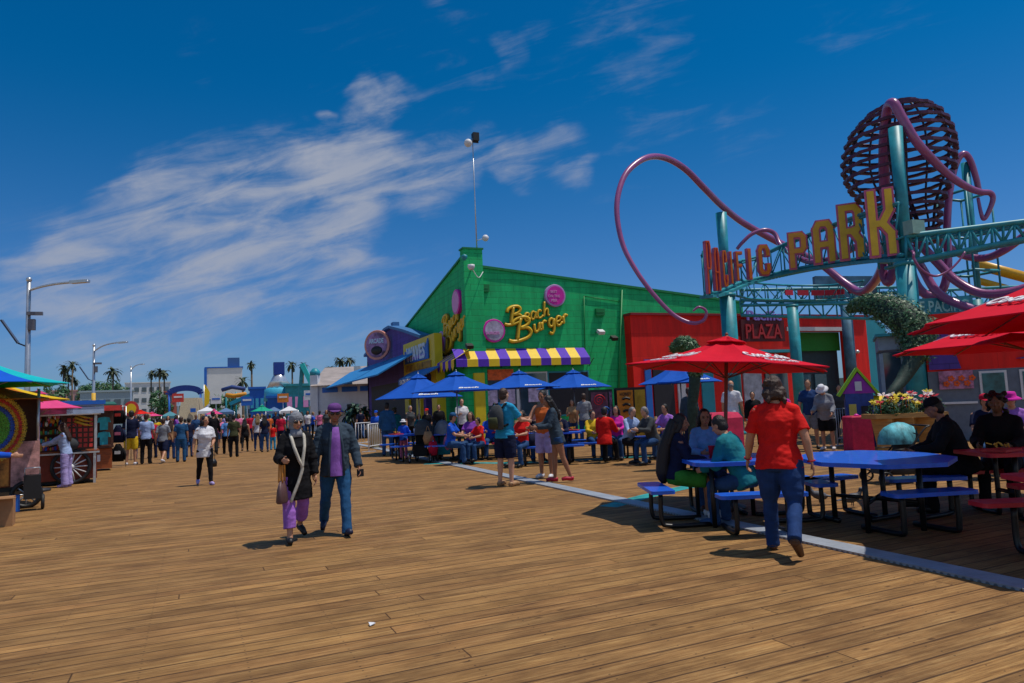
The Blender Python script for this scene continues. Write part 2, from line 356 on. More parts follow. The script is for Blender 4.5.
def shirt_mb(r,kind):
    mb=MB(); w=r.w; LM=r.LM; bx=LM@Vector((1,0,0)); by=LM@Vector((0,1,0)); F=.92 if r.female else 1
    t={'tee':.014,'tank':.009,'long':.013,'jacket':.03,'coat':.034,'blazer':.02}[kind]
    hem=dict(tee=-.06,tank=-.03,long=-.04,jacket=-.10,coat=-.34,blazer=-.14).get(kind); hem=r.k.get('hem',hem)
    prof=[(-.34,.20*w,.16*w,0),(-.2,.19*w,.145*w,0),(-.10,.175*w,.13*w,0),(-.03,.168*w,.125*w,-.005),(.05,.16*w,.118*w,0),(.16,.142*w*F,.105*w,.012),(.28,.15*w*F,.115*w,.014),(.38,.166*F*w,.12*w,.014),(.45,.162*F*w,.106,-.0),(.50,.140*F,.088,-.005),(.535,.095,.068,-.01),(.558,.066,.056,-.012)]
    if kind=='tank': prof=prof[:-2]
    if r.female: prof=[(z,a,b*(1.12 if z in(.28,.38) else 1),yo+(.018 if z in (.28,.38) else 0)) for z,a,b,yo in prof]
    pr=[p for p in prof if p[0]>=hem+.001]; nx=[p for p in prof if p[0]<hem+.001]
    q=nx[-1] if nx else prof[0]; pr=[(hem,pr[0][1]*1.02,pr[0][2]*1.03,pr[0][3])]+pr
    mb.loft([(r.up(0,yo,z),bx*(a+t),by*(b+t)) for z,a,b,yo in pr],20)
    for n in 'LR':
        s,e,h=r.sh[n],r.el[n],r.wr[n]; aw=(.85+.15*w)
        if kind=='tank': mb.tube([r.up(-.09 if n=='L' else .09,0,.40),r.up(-.085 if n=='L' else .085,-.01,.545)],[.05,.03],8); continue
        sx=-1 if n=='L' else 1; mb.ell(s,.047+t*.45); mb.tube([r.up(sx*.04,-.02,.548),r.up(sx*.10,-.015,.517),s],[.046+t*.5,.052+t*.5,.052+t*.5],10)
        if kind=='tee': mb.tube([s,s.lerp(e,.5),s.lerp(e,.78)],[.047*aw+t*.6,.052*aw+t*.8,.060*aw+t*.8],12)
        else: mb.tube([s,s.lerp(e,.6),e,e.lerp(h,.5),h-(h-e)*.02],[.048*aw+t*.55,.049*aw+t*.7,.046*aw+t*.7,.043+t*.6,.036+t*.7],12); mb.ell(e,.048*aw+t)
    if kind in('jacket','coat','blazer'):
        mb.tube([r.up(.07,.05,.50),r.up(.075,-.05,.56),r.up(0,-.09,.58),r.up(-.075,-.05,.56),r.up(-.07,.05,.50)],[.018]*5,8)
    return mb
def legs_mb(r,kind):
    mb=MB(); w=r.w; by=Vector((0,1,0)); bx=Vector((1,0,0)); LM=r.LM
    if kind!='skirt' or True:
        mb.loft([(r.pel+Vector((0,0,z)),bx*a*w,by*b*w) for z,a,b in ((-.1,.15,.112),(-.04,.168,.13),(.03,.162,.124),(.09,.145,.112))],18)
    for n in 'LR':
        hp,kn,an=r.hip[n],r.kn[n],r.an[n]
        if kind=='pants': mb.tube([hp,hp.lerp(kn,.4),hp.lerp(kn,.8),kn,kn.lerp(an,.35),kn.lerp(an,.75),an+(an-kn).normalized()*.045],[.105*w,.1*w,.076*w,.068,.07,.064,.066],14); mb.ell(kn,.067)
        elif kind=='wide': mb.tube([hp,hp.lerp(kn,.4),kn,kn.lerp(an,.5),an+(an-kn).normalized()*.03],[.105*w,.105*w,.088,.09,.1],14)
        elif kind=='crop': mb.tube([hp,hp.lerp(kn,.4),kn,kn.lerp(an,.4),kn.lerp(an,.72)],[.105*w,.1*w,.08,.085,.082],14)
        elif kind=='slim': mb.tube([hp,hp.lerp(kn,.4),kn,kn.lerp(an,.35),an],[.1*w,.092*w,.06,.062,.044],14); mb.ell(kn,.06)
        elif kind=='shorts': mb.tube([hp,hp.lerp(kn,.45),hp.lerp(kn,.97)],[.108*w,.11*w,.094*w],14)
        elif kind=='hotpants': mb.tube([hp,hp.lerp(kn,.32)],[.105*w,.104*w],14)
    return mb
def shoe_mb(r,n):
    mb=MB(); an,toe=r.an[n],r.toe[n]; d=(toe-an); 
    mb.tube([an+Vector((0,-.055,-.05)),an+Vector((0,-.01,-.045)),an.lerp(toe,.55)+Vector((0,0,-.008)),toe+d.normalized()*.012],[.035,.046,.043,.032],10)
    mb.tube([an+Vector((0,-.01,-.01)),an+Vector((0,-.02,-.05))],[.043,.048],10); return mb
def hair_mb(r,kind):
    mb=MB(); H=r.HM; h=lambda x,y,z: r.head+H@Vector((x,y,z))
    if kind=='scarf':
        mb.ell(h(0,-.02,.02),(.096,.105,.118),H,18,12); mb.ell(h(0,-.03,-.08),(.085,.08,.09),H); return mb
    if kind=='bald': mb.ell(h(0,-.05,-.01),(.078,.062,.07),H); return mb
    mb.ell(h(0,-.026,.034),(.083,.092,.097),H,18,12); mb.ell(h(0,-.045,-.02),(.079,.07,.08),H)
    if kind=='long':
        for x in(-.06,0,.06): mb.tube([h(x,-.06,0),r.neck+r.LM@Vector((x*1.1,-.075,.0)),r.up(x*1.1,-.125,.42),r.up(x*.8,-.125,.30)],[.05,.045,.04,.015],9)
        for x in(-1,1): mb.tube([h(x*.068,0,.03),h(x*.078,-.01,-.06),r.neck+r.LM@Vector((x*.085,-.02,-.0))],[.03,.03,.022],8)
    if kind=='bob':
        for x in(-1,1): mb.ell(h(x*.068,-.03,-.055),(.048,.06,.08),H)
        mb.ell(h(0,-.07,-.06),(.085,.045,.075),H)
        for i in range(16):
            a=R.uniform(0,6.28); z=R.uniform(-.12,.09); b_=h(math.cos(a)*.08,-.045+math.sin(a)*.05 if math.sin(a)<.3 else -.03,z); mb.tube([b_,b_+H@Vector((math.cos(a)*.018,-.01,-.03)),b_+H@Vector((math.cos(a)*.012,-.012,-.065))],[.030,.028,.010],7)
    if kind=='bun': mb.ell(h(0,-.12,.05),.045)
    if kind=='curly':
        for i in range(30):
            a=R.uniform(0,6.28); z=R.uniform(-.12,.12); y=math.sin(a)*.085-.03
            if y>.02 and z<.05: continue
            mb.ell(h(math.cos(a)*.095,y,z),R.uniform(.025,.038))
    return mb
def hat_mb(r,kind):
    mb=MB(); H=r.HM; c=r.head+H@Vector((0,-.012,.055)); M4=Matrix.Translation(c)@H.to_4x4()
    if kind=='cap':
        mb.lathe([(.09,-.01),(.093,.02),(.082,.055),(.05,.078),(.01,.086)],n=18); 
        q=MB(); q.loft([(Vector((0,.06,-.004)),Vector((.075,0,0)),Vector((0,.0,.006))),(Vector((0,.11,-.008)),Vector((.066,0,0)),Vector((0,0,.006))),(Vector((0,.15,-.018)),Vector((.035,0,0)),Vector((0,0,.005)))],12); mb.add(q.v,q.f,True)
    else:
        mb.lathe([(.16,-.045),(.165,-.038),(.12,-.008),(.094,.005),(.09,.05),(.075,.085),(.02,.095)],n=22)
    return mb.xf(M4)
def sung_mb(r):
    mb=MB(); h=lambda x,y,z: r.head+r.HM@Vector((x,y,z))
    for x in(-1,1):
        mb.ell(h(x*.034,.083,.008),(.027,.010,.021),r.HM); mb.tube([h(x*.06,.078,.012),h(x*.08,.0,.008)],.0035,5)
    mb.tube([h(-.01,.09,.012),h(.01,.09,.012)],.004,5); return mb
def face_parts(r,root,off):
    h=lambda x,y,z: r.head+r.HM@Vector((x,y,z))
    for x in(-1,1):
        mb=MB().ell(h(x*.031,.0815,.012),(.013,.007,.007),r.HM); mb.xf(Matrix.Translation((0,0,off))); part(root,'eye',mb,mat('eye_dark',(.02,.012,.01),rough=.2,var=.1))
        mb=MB().tube([h(x*.016,.087,.03),h(x*.046,.078,.032)],[.0045,.003],6); mb.xf(Matrix.Translation((0,0,off))); part(root,'eyebrow',mb,hairm('dark'))
    mb=MB().ell(h(0,.089,-.057),(.024,.008,.007),r.HM); mb.xf(Matrix.Translation((0,0,off))); part(root,'mouth',mb,mat('lips',(.3,.07,.06),rough=.45,var=.1))
_cache={}
NP=[0]
def person(x,y,heading,label,height=1.7,pose=None,top='tee',topc='grey',bot='pants',botc='denim',hair='short',hairc='dark',sk=0,shoes='black',hat=None,hatc='white',
           fine=False,key=None,sung=False,face=False,z0=0,group=None,vox=None,loc=None):
    pose=pose or {}; NP[0]+=1
    root=thing('person',label,'person',(x,y,z0),-D2R(heading),group)
    ck=(key,top,bot,hair,hat,fine) if key else None
    if ck and ck in _cache: P=_cache[ck]
    else:
        r=Rig(**pose); vx=vox or (.0065 if fine else .016); P={}; T=Matrix.Translation((0,0,r.off))
        P['body']=(remesh(body_mb(r,fine).xf(T),vx,sm=2 if fine else 2),'skin')
        wr=.009 if fine else .006
        if top: P['shirt' if top in('tee','tank','long') else 'jacket']=(remesh(shirt_mb(r,top).xf(T),vx*1.3,wr*1.2,NP[0],5),'top')
        if bot: P[{'pants':'trousers','wide':'trousers','crop':'trousers','slim':'trousers','shorts':'shorts','hotpants':'shorts'}[bot]]=(remesh(legs_mb(r,bot).xf(T),vx*1.3,wr,NP[0]+3,2,7),'bot')
        P['hair']=(remesh(hair_mb(r,hair).xf(T),vx*1.1,.005 if hair!='scarf' else .006,NP[0]+5,3,26),'hair')
        if hat: P['hat']=(hat_mb(r,hat).xf(T).mesh('hat',[]),'hat')
        if shoes!='none':
            for n in 'LR': P['shoe_'+n]=(shoe_mb(r,n).xf(T).mesh('shoe',[]),'shoe')
        P['rig']=r
        if ck: _cache[ck]=P
    sc=height/1.73
    cm={'skin':skin(sk),'top':cloth(topc) if top else None,'bot':cloth(botc),'hair':hairm(hairc) if hair!='scarf' else cloth(hairc),'hat':cloth(hatc),'shoe':mat('shoe_'+shoes,PAL.get(shoes,(.3,.2,.15)),rough=.5,var=.1) if shoes!='none' else None}
    for nm,v in P.items():
        if nm=='rig': continue
        me,mk=v; 
        if len(me.materials)==0: me.materials.append(None)
        o=bpy.data.objects.new('shoe' if nm.startswith('shoe') else nm,me); col.objects.link(o); o.parent=root
        o.material_slots[0].link='OBJECT'; o.material_slots[0].material=cm[mk]
        if nm=='body': pass
    r=P['rig']
    root.scale=(sc,sc,sc)
    if sung: part(root,'sunglasses',sung_mb(r).xf(Matrix.Translation((0,0,r.off))),mat('lens_black',(.01,.01,.012),rough=.15,var=.05,spec=.6))
    if face: face_parts(r,root,r.off)
    root['_s']=0; del root['_s']
    return root,r,sc
def rw(root,r,sc,p):   # rig point -> world
    return Matrix.Translation(root.location)@Matrix.Rotation(root.rotation_euler.z,4,'Z')@((Vector(p)+Vector((0,0,r.off)))*sc)
def at_feet(px,py,htop=None):
    g=G(px,py); 
    if htop is None: return g,1.7
    lo,hi=.5,2.6
    for _ in range(30):
        m=(lo+hi)/2
        if PR((g.x,g.y,m))[1]>htop: lo=m
        else: hi=m
    return g,lo
def PP(px,py,htop,fdir,label,**k):
    g,h=at_feet(px,py,htop); k.setdefault('height',h)
    az=math.degrees(math.atan2(g.x,g.y)); return person(g.x,g.y,az+fdir,label,**k)
def SIT(px,htop,depth,fdir,label,seat=.45,**k):   # seated: head top at (px,top), at camera depth
    p=DP(px,htop,depth); hh=p.z; s=k.pop('size',None)
    pose=dict(hipL=82,hipR=84,knL=85,knR=80,hipz=.9,lean=k.pop('lean',8),shL=38,shR=42,elL=50,elR=45,inL=20,inR=18,keepz=False,spread=6); pose.update(k.pop('pose',{}))
    az=math.degrees(math.atan2(p.x,p.y)); sc=k.pop('height',1.68)
    root,r,s_=person(p.x,p.y,az+fdir,label,height=sc,pose=pose,**k)
    # bring the seat to the seat height
    pz=(r.pel.z+r.off-.1)*s_
    root.location.z=seat-pz
    if root.location.z<0 or True: root.location.z=max(root.location.z,-.0) if root.location.z<0 else root.location.z
    return root,r,s_
# ================= GROUND =================
def wood_deck():
    m=bpy.data.materials.new('deck_wood'); m.use_nodes=True; t=m.node_tree; b=t.nodes['Principled BSDF']; n_=t.nodes.new; l=t.links.new
    tc=n_('ShaderNodeTexCoord'); mp=n_('ShaderNodeMapping'); mp.inputs['Rotation'].default_value=(0,0,D2R(-2.0)); l(tc.outputs['Object'],mp.inputs[0])
    
    sp=n_('ShaderNodeSeparateXYZ'); l(mp.outputs[0],sp.inputs[0])
    def ma(op,a,b_=None):
        x=n_('ShaderNodeMath'); x.operation=op
        for i,v in enumerate((a,b_)):
            if v is None: continue
            if isinstance(v,(int,float)): x.inputs[i].default_value=v
            else: l(v,x.inputs[i])
        return x.outputs[0]
    row=ma('FLOOR',ma('DIVIDE',sp.outputs[1],.175)); wn=n_('ShaderNodeTexWhiteNoise'); wn.noise_dimensions='1D'; l(row,wn.inputs['W'])
    xs=ma('DIVIDE',ma('ADD',sp.outputs[0],ma('MULTIPLY',wn.outputs['Value'],37.0)),8.5); bi=ma('FLOOR',xs); bx=n_('ShaderNodeCombineXYZ'); l(row,bx.inputs[0]); l(bi,bx.inputs[1])
    wb=n_('ShaderNodeTexWhiteNoise'); wb.noise_dimensions='2D'; l(bx.outputs[0],wb.inputs['Vector'])
    fy=ma('FRACT',ma('DIVIDE',sp.outputs[1],.175)); fx=ma('FRACT',xs)
    dy=ma('MULTIPLY',ma('MINIMUM',fy,ma('SUBTRACT',1.0,fy)),.175); dx=ma('MULTIPLY',ma('MINIMUM',fx,ma('SUBTRACT',1.0,fx)),8.5)
    dm=ma('MINIMUM',dy,ma('MULTIPLY',dx,1.6)); gr=n_('ShaderNodeMapRange'); gr.interpolation_type='SMOOTHSTEP'; l(dm,gr.inputs[0]); gr.inputs[1].default_value=.003; gr.inputs[2].default_value=.012; gr.inputs[3].default_value=1; gr.inputs[4].default_value=0
    br=n_('ShaderNodeTexBrick'); br.offset=.37; br.offset_frequency=3; br.inputs['Scale'].default_value=1; br.inputs['Brick Width'].default_value=5.2; br.inputs['Row Height'].default_value=.24; br.inputs['Mortar Size'].default_value=.007; br.inputs['Mortar Smooth'].default_value=.3; br.inputs['Bias'].default_value=0
    br.inputs['Color1'].default_value=(0,0,0,1); br.inputs['Color2'].default_value=(1,1,1,1); br.inputs['Mortar'].default_value=(.5,.5,.5,1); l(mp.outputs[0],br.inputs[0])
    def noise_(sc,st,det=6,ro=.6,dist=0):
        q=n_('ShaderNodeMapping'); q.inputs['Scale'].default_value=st; l(mp.outputs[0],q.inputs[0])
        a=n_('ShaderNodeVectorMath'); a.operation='MULTIPLY_ADD'; l(wb.outputs['Color'],a.inputs[0]); a.inputs[1].default_value=(9,5,3); l(q.outputs[0],a.inputs[2])
        x=n_('ShaderNodeTexNoise'); x.inputs['Scale'].default_value=sc; x.inputs['Detail'].default_value=det; x.inputs['Roughness'].default_value=ro; x.inputs['Distortion'].default_value=dist; l(a.outputs[0],x.inputs[0]); return x.outputs[0]
    def ramp(src,els):
        r=n_('ShaderNodeValToRGB'); 
        while len(r.color_ramp.elements)<len(els): r.color_ramp.elements.new(.5)
        for e,(p,c) in zip(r.color_ramp.elements,els): e.position=p; e.color=(*c,1)
        l(src,r.inputs[0]); return r.outputs[0]
    def mix(a,b_,f,ty='MIX'):
        x=n_('ShaderNodeMix'); x.data_type='RGBA'; x.blend_type=ty
        if isinstance(f,(int,float)): x.inputs[0].default_value=f
        else: l(f,x.inputs[0])
        l(a,x.inputs[6]); 
        if isinstance(b_,tuple): x.inputs[7].default_value=(*b_,1)
        else: l(b_,x.inputs[7])
        return x.outputs[2]
    grain=noise_(2.1,(.8,20,1),9,.72,.5); fine=noise_(3.5,(1.2,38,1),5,.7); blot=noise_(1.3,(.9,1.4,1),5,.6)
    base=ramp(grain,[(.24,(.13,.064,.020)),(.38,(.24,.125,.043)),(.52,(.33,.185,.068)),(.66,(.42,.26,.105)),(.8,(.56,.41,.21))])
    pl=ramp(wb.outputs['Value'],[(0,(.88,.86,.84)),(.3,(.98,.95,.92)),(.6,(1.05,1.03,.96)),(1,(.94,.88,.86))])
    c=mix(base,pl,1,'MULTIPLY')
    c=mix(c,ramp(fine,[(.35,(.62,.60,.58)),(.62,(1.08,1.06,1.03))]),.7,'MULTIPLY')
    w2=noise_(5.0,(.5,9,1),6,.8); c=mix(c,ramp(w2,[(.36,(.5,.46,.44)),(.55,(1,1,1)),(.74,(1.18,1.2,1.25))]),.55,'MULTIPLY')
    c=mix(c,ramp(blot,[(.34,(.55,.52,.50)),(.55,(1,1,1)),(.72,(1.3,1.28,1.25))]),.9,'MULTIPLY')
    vo=n_('ShaderNodeTexVoronoi'); vo.inputs['Scale'].default_value=2.2; q=n_('ShaderNodeMapping'); q.inputs['Scale'].default_value=(1,2.6,1); l(mp.outputs[0],q.inputs[0]); l(q.outputs[0],vo.inputs[0])
    c=mix(c,(.035,.014,.006),ramp(vo.outputs['Distance'],[(.03,(.8,.8,.8)),(.10,(0,0,0))]))
    st=noise_(1.7,(.9,6,1),8,.78,1.0); c=mix(c,(.05,.02,.01),ramp(st,[(.57,(0,0,0)),(.70,(.7,.7,.7))]))
    nx=ma('SUBTRACT',ma('FRACT',ma('DIVIDE',sp.outputs[0],.61)),.5); ny=ma('SUBTRACT',ma('ABSOLUTE',ma('SUBTRACT',fy,.5)),.28); nd=ma('ADD',ma('MULTIPLY',ma('MULTIPLY',nx,nx),.372),ma('MULTIPLY',ma('MULTIPLY',ny,ny),.0552)); nm=ma('LESS_THAN',nd,.00005); c=mix(c,(.02,.012,.01),ma('MULTIPLY',nm,.85))
    c=mix(c,(.03,.012,.006),ma('MULTIPLY',gr.outputs[0],.80))
    l(c,b.inputs['Base Color']); b.inputs['Roughness'].default_value=.72; b.inputs['Specular IOR Level'].default_value=.2
    hm=n_('ShaderNodeMath'); hm.operation='MULTIPLY_ADD'; l(gr.outputs[0],hm.inputs[0]); hm.inputs[1].default_value=-1.2; l(fine,hm.inputs[2])
    bp=n_('ShaderNodeBump'); bp.inputs['Strength'].default_value=.5; bp.inputs['Distance'].default_value=.012; l(hm.outputs[0],bp.inputs['Height']); l(bp.outputs[0],b.inputs['Normal']); return m
deckm=wood_deck()
struct('pier_deck',MB().box((20,60,-.15),(64,200,.3)),deckm)
struct('ground',MB().box((0,1500,-6.5),(6000,6000,1)),mat('sand',(.35,.28,.18),scale=.05))
hm_=MB(); pts=[]
for i in range(61):
    a=-1.1+i*.05; pts.append((math.sin(a)*2600,math.cos(a)*2600,-6+40+30*noise.noise(Vector((i*.25,0,0)))))
for i in range(60):
    a,b_=Vector(pts[i]),Vector(pts[i+1]); o=Vector((a.x*.12,a.y*.12,0)); o2=Vector((b_.x*.12,b_.y*.12,0))
    hm_.quad((a.x,a.y,-7),(b_.x,b_.y,-7),b_,a); hm_.quad(a,b_,b_+o2,a+o)
    hm_.quad(b_+o2,(b_.x+o2.x,b_.y+o2.y,-7),(a.x+o.x,a.y+o.y,-7),a+o)
struct('hills',hm_,mat('hill_blue',(.1,.14,.12),scale=.01))
# steel cover strip along the cafe edge
def steelm():
    m=mat('cover_steel',(.36,.40,.46),rough=.45,var=.15,scale=3,metal=.3); t=m.node_tree; b=t.nodes['Principled BSDF']
    tc=t.nodes.new('ShaderNodeTexCoord'); v=t.nodes.new('ShaderNodeTexVoronoi'); v.inputs['Scale'].default_value=16; v.inputs['Randomness'].default_value=0; t.links.new(tc.outputs['Object'],v.inputs[0])
    bp=t.nodes.new('ShaderNodeBump'); bp.inputs['Strength'].default_value=.8; bp.inputs['Distance'].default_value=.01; t.links.new(v.outputs['Distance'],bp.inputs['Height']); t.links.new(bp.outputs[0],b.inputs['Normal'])
    cr=t.nodes.new('ShaderNodeValToRGB'); cr.color_ramp.elements[0].position=.22; cr.color_ramp.elements[0].color=(.30,.30,.30,1); cr.color_ramp.elements[1].position=.34; cr.color_ramp.elements[1].color=(1,1,1,1); t.links.new(v.outputs['Distance'],cr.inputs[0]); mx=t.nodes.new('ShaderNodeMix'); mx.data_type='RGBA'; mx.blend_type='MULTIPLY'; mx.inputs[0].default_value=.8; t.links.new(b.inputs['Base Color'].links[0].from_socket,mx.inputs[6]); t.links.new(cr.outputs[0],mx.inputs[7]); t.links.new(mx.outputs[2],b.inputs['Base Color']); return m
s=MB(); x0,x1=5.44,5.70
ys=[-2]+[1.1+2.4*i for i in range(30)]
for i in range(29): s.box(((x0+x1)/2+.0,(ys[i]+ys[i+1])/2,.012),(x1-x0,ys[i+1]-ys[i]-.008,.024))
tag(struct('floor_cover_strip',s,steelm()),kind='structure')
def line_sheet(name,pts,wd,m):
    pts=[Vector(p) for p in pts]; mb=MB(); L_=[];R_=[]
    for i,p in enumerate(pts):
        d=(pts[min(i+1,len(pts)-1)]-pts[max(i-1,0)]).normalized(); n=Vector((-d.y,d.x,0))*wd/2; L_.append(p+n); R_.append(p-n)
    for i in range(len(pts)-1): mb.quad(R_[i]+Vector((0,0,.004)),R_[i+1]+Vector((0,0,.004)),L_[i+1]+Vector((0,0,.004)),L_[i]+Vector((0,0,.004)))
    return struct(name,mb,m)
teal_p=mat('paint_teal',(.02,.30,.30),rough=.6,var=.35,scale=5)
line_sheet('painted_line',smooth_path([G(425,464),G(470,463),G(520,463),G(580,460),G(662,455),G(700,452)]),.34,teal_p)
line_sheet('painted_line',smooth_path([G(608,507),G(640,498),G(683,488),G(720,482),G(800,478)]),.30,teal_p)
# ================= PICNIC TABLES =================
blue_c=mat('coated_blue',(.012,.11,.62),rough=.38,var=.12,scale=12,coat=.2); red_c=mat('coated_red',(.5,.012,.03),rough=.4,var=.12,scale=12); blk=mat('black_tube',(.008,.008,.01),rough=.4,var=.2)
def rect_round(cx,cy,w,d,r,z,k=4,rz=0):
    o=[]
    for sx,sy,a0 in((1,1,0),(-1,1,90),(-1,-1,180),(1,-1,270)):
        for i in range(k+1):
            a=D2R(a0+90*i/k); o.append(Vector((cx+sx*(w/2-r)+math.cos(a)*r,cy+sy*(d/2-r)+math.sin(a)*r,z)))
    if rz:
        M=Matrix.Rotation(rz,3,'Z'); c=Vector((cx,cy,z)); o=[c+M@(q-c) for q in o]
    return o
def slab(mb,pts,th): mb.prism(pts,(0,0,th)); return mb
def bench_legs(c,ln,rz,tz=.43,inward=None,sides=(-1,1)):
    mb=MB(); M=Matrix.Rotation(rz,3,'Z'); c=Vector(c)
    for s_ in sides:
        a=M@Vector((s_*ln*.33,0,0)); v=M@Vector((0,.0,0)); i_=Vector(inward)*1.0 if inward else M@Vector((0,.6,0))
        p=[c+a+Vector((0,0,tz)),c+a+Vector((0,0,.10)),c+a+i_*.12+Vector((0,0,.03)),c+a+i_+Vector((0,0,.03))]
        mb.tube(smooth_path(p,5),.03,8)
    return mb
def picnic_rect(name,lab,loc,rz,topm,group,ln=1.8,seatm=None):
    seatm=seatm or topm
    t=thing(name,lab,'picnic table',(loc[0],loc[1],0),rz,group)
    part(t,'table_top',slab(MB(),rect_round(0,0,ln,.76,.07,.72),.04),topm)
    for sy in(-1,1):
        part(t,'bench_seat',slab(MB(),rect_round(0,sy*.72,ln,.28,.05,.43),.04),seatm)
    for sx in(-1,1):
        mb=MB()
        for sy in(-1,1):
            mb.tube(smooth_path([(sx*ln*.3,sy*.72,.42),(sx*ln*.3,sy*.72,.09),(sx*ln*.3,sy*.62,.03),(sx*ln*.3,sy*.25,.03),(sx*ln*.3,sy*.18,.1),(sx*ln*.3,sy*.18,.71)],4),.028,7)
        mb.tube([(sx*ln*.3,-.2,.3),(sx*ln*.3,.2,.3)],.024,6)
        part(t,'frame',mb,blk)
    return t
# big octagonal table
tc_=CAM+FW*8.05+RT*4.02; cx,cy=tc_.x,tc_.y
t=thing('picnic_table','large eight-sided bright blue picnic table with black tube frame in the right foreground','picnic table',(cx,cy,0),0,'blue picnic tables')
ra=-D2R(22.6)
RH=Vector((RT.x,RT.y,0)).normalized(); FH=Vector((FW.x,FW.y,0)).normalized()
oc=[Vector((cx,cy,.72))+RH*math.cos(D2R(a))*.80+FH*math.sin(D2R(a))*.98 for a,rr_,fx in [(22.5+45*i,1.0,1.0) for i in range(8)]]
part(t,'table_top',slab(MB(),oc,.045),blue_c,world=True)
for a in(45,135,225,315):
    p=Vector((cx,cy,0))+RH*math.cos(D2R(a))*.42+FH*math.sin(D2R(a))*.55; part(t,'leg',MB().tube([p+Vector((0,0,.71)),p],.03,9).tube([p+Vector((0,0,.3)),Vector((cx,cy,.3))],.022,7),blk,world=True)
for a_,b_ in(((887,494),(970,489)),((885,479),(962,476)),((798,480),(851,475))):
    A=G(*a_,.45);B=G(*b_,.45); c=(A+B)/2; rz=math.atan2((B-A).y,(B-A).x); ln=(B-A).length
    tb=slab(MB(),rect_round(c.x,c.y,ln,.3,.05,.42,rz=rz),.04); part(t,'bench_seat',tb,blue_c,world=True)
    inw=(Vector((cx,cy,0))-Vector((c.x,c.y,0))).normalized()*.55
    for s_ in(-1,1): part(t,'bench_leg',bench_legs((c.x,c.y,0),ln,rz,.42,inw,(s_,)),blk,world=True)
# table under the red parasol
pole=G(731,505); 
t2c=CAM+FW*8.7+RT*2.62
t=thing('picnic_table','blue picnic table under the red parasol where three people sit','picnic table',(t2c.x,t2c.y,0),D2R(-22),'blue picnic tables')
part(t,'table_top',slab(MB(),rect_round(0,0,1.15,1.15,.2,.72),.045),blue_c)
for a in(0,90,180,270):
    M=Matrix.Rotation(D2R(a),4,'Z'); part(t,'bench_seat',slab(MB(),rect_round(0,-.95,.95,.28,.05,.42),.04).xf(M),blue_c)
    for sx in(-.28,.28): part(t,'bench_leg',MB().tube(smooth_path([(sx,-.95,.42),(sx,-.95,.1),(sx,-.85,.03),(sx*.9,-.35,.03)],4),.027,7).xf(M),blk)
for x,y in((.35,.35),(-.35,.35),(.35,-.35),(-.35,-.35)): part(t,'leg',MB().tube([(x,y,.71),(x,y,0)],.028,7),blk)
ct=DP(705,437,8.8)
def cup(p,mt,lab,h_=.14):
    single('cup',MB().lathe([(.03,0),(.042,h_),(.044,h_+.005),(.044,h_+.012),(.01,h_+.013)],n=14),mt,lab,'cup',p)
top0=.766
for i,(dx,dy,mm,lb) in enumerate(((.1,.25,cloth('white'),'white paper cup on the table under the red parasol'),(-.2,.1,cloth('crimson'),'red paper cup on the table under the red parasol'))):
    cup((t2c.x+dx,t2c.y+dy,top0),mm,lb)
# rows of blue tables at the cafe
bt=[(642,427,.75,'long blue table where the two older men sit by the yellow menu'),(455,436,.75,'blue picnic table right of the pushchair'),(545,433,.75,'blue picnic table behind the standing trio'),(500,430,.75,'blue picnic table half hidden by the backpacker'),(590,430,.75,'blue picnic table beside the red-jacketed diner'),(415,434,.75,'farthest blue picnic table near the white barrier')]
for px,py,z,lb in bt:
    p=G(px,py,z); 
    if px==455: p=G(458,433,.75)
    picnic_rect('picnic_table',lb,(p.x,p.y),D2R(-22 if px!=415 else 0),blue_c,'blue picnic tables')
p=G(530,437,.6); picnic_rect('picnic_table','red picnic table tucked between the blue cafe tables',(p.x,p.y+1.2),D2R(-15),red_c,'red picnic tables',ln=1.4)
# red tables right
p=CAM+FW*8.1+RT*6.15; t=picnic_rect('picnic_table','red picnic table in the shade where the dark-clad people sit','',0,red_c,'red picnic tables') if False else picnic_rect('picnic_table','red picnic table in the shade where the dark-clad people sit',(p.x,p.y),D2R(-26),red_c,'red picnic tables',ln=1.9)
p=CAM+FW*5.75+RT*4.98; picnic_rect('picnic_table','nearest red picnic table cut by the right edge of the photo',(p.x,p.y),D2R(-24),red_c,'red picnic tables',ln=1.7)
p=G(1000,431,.75); picnic_rect('picnic_table','pale-topped table with a blue bench at the far right',(p.x+1.6,p.y),D2R(-24),mat('laminate_grey',(.4,.42,.48),rough=.4),'far right tables',seatm=blue_c)
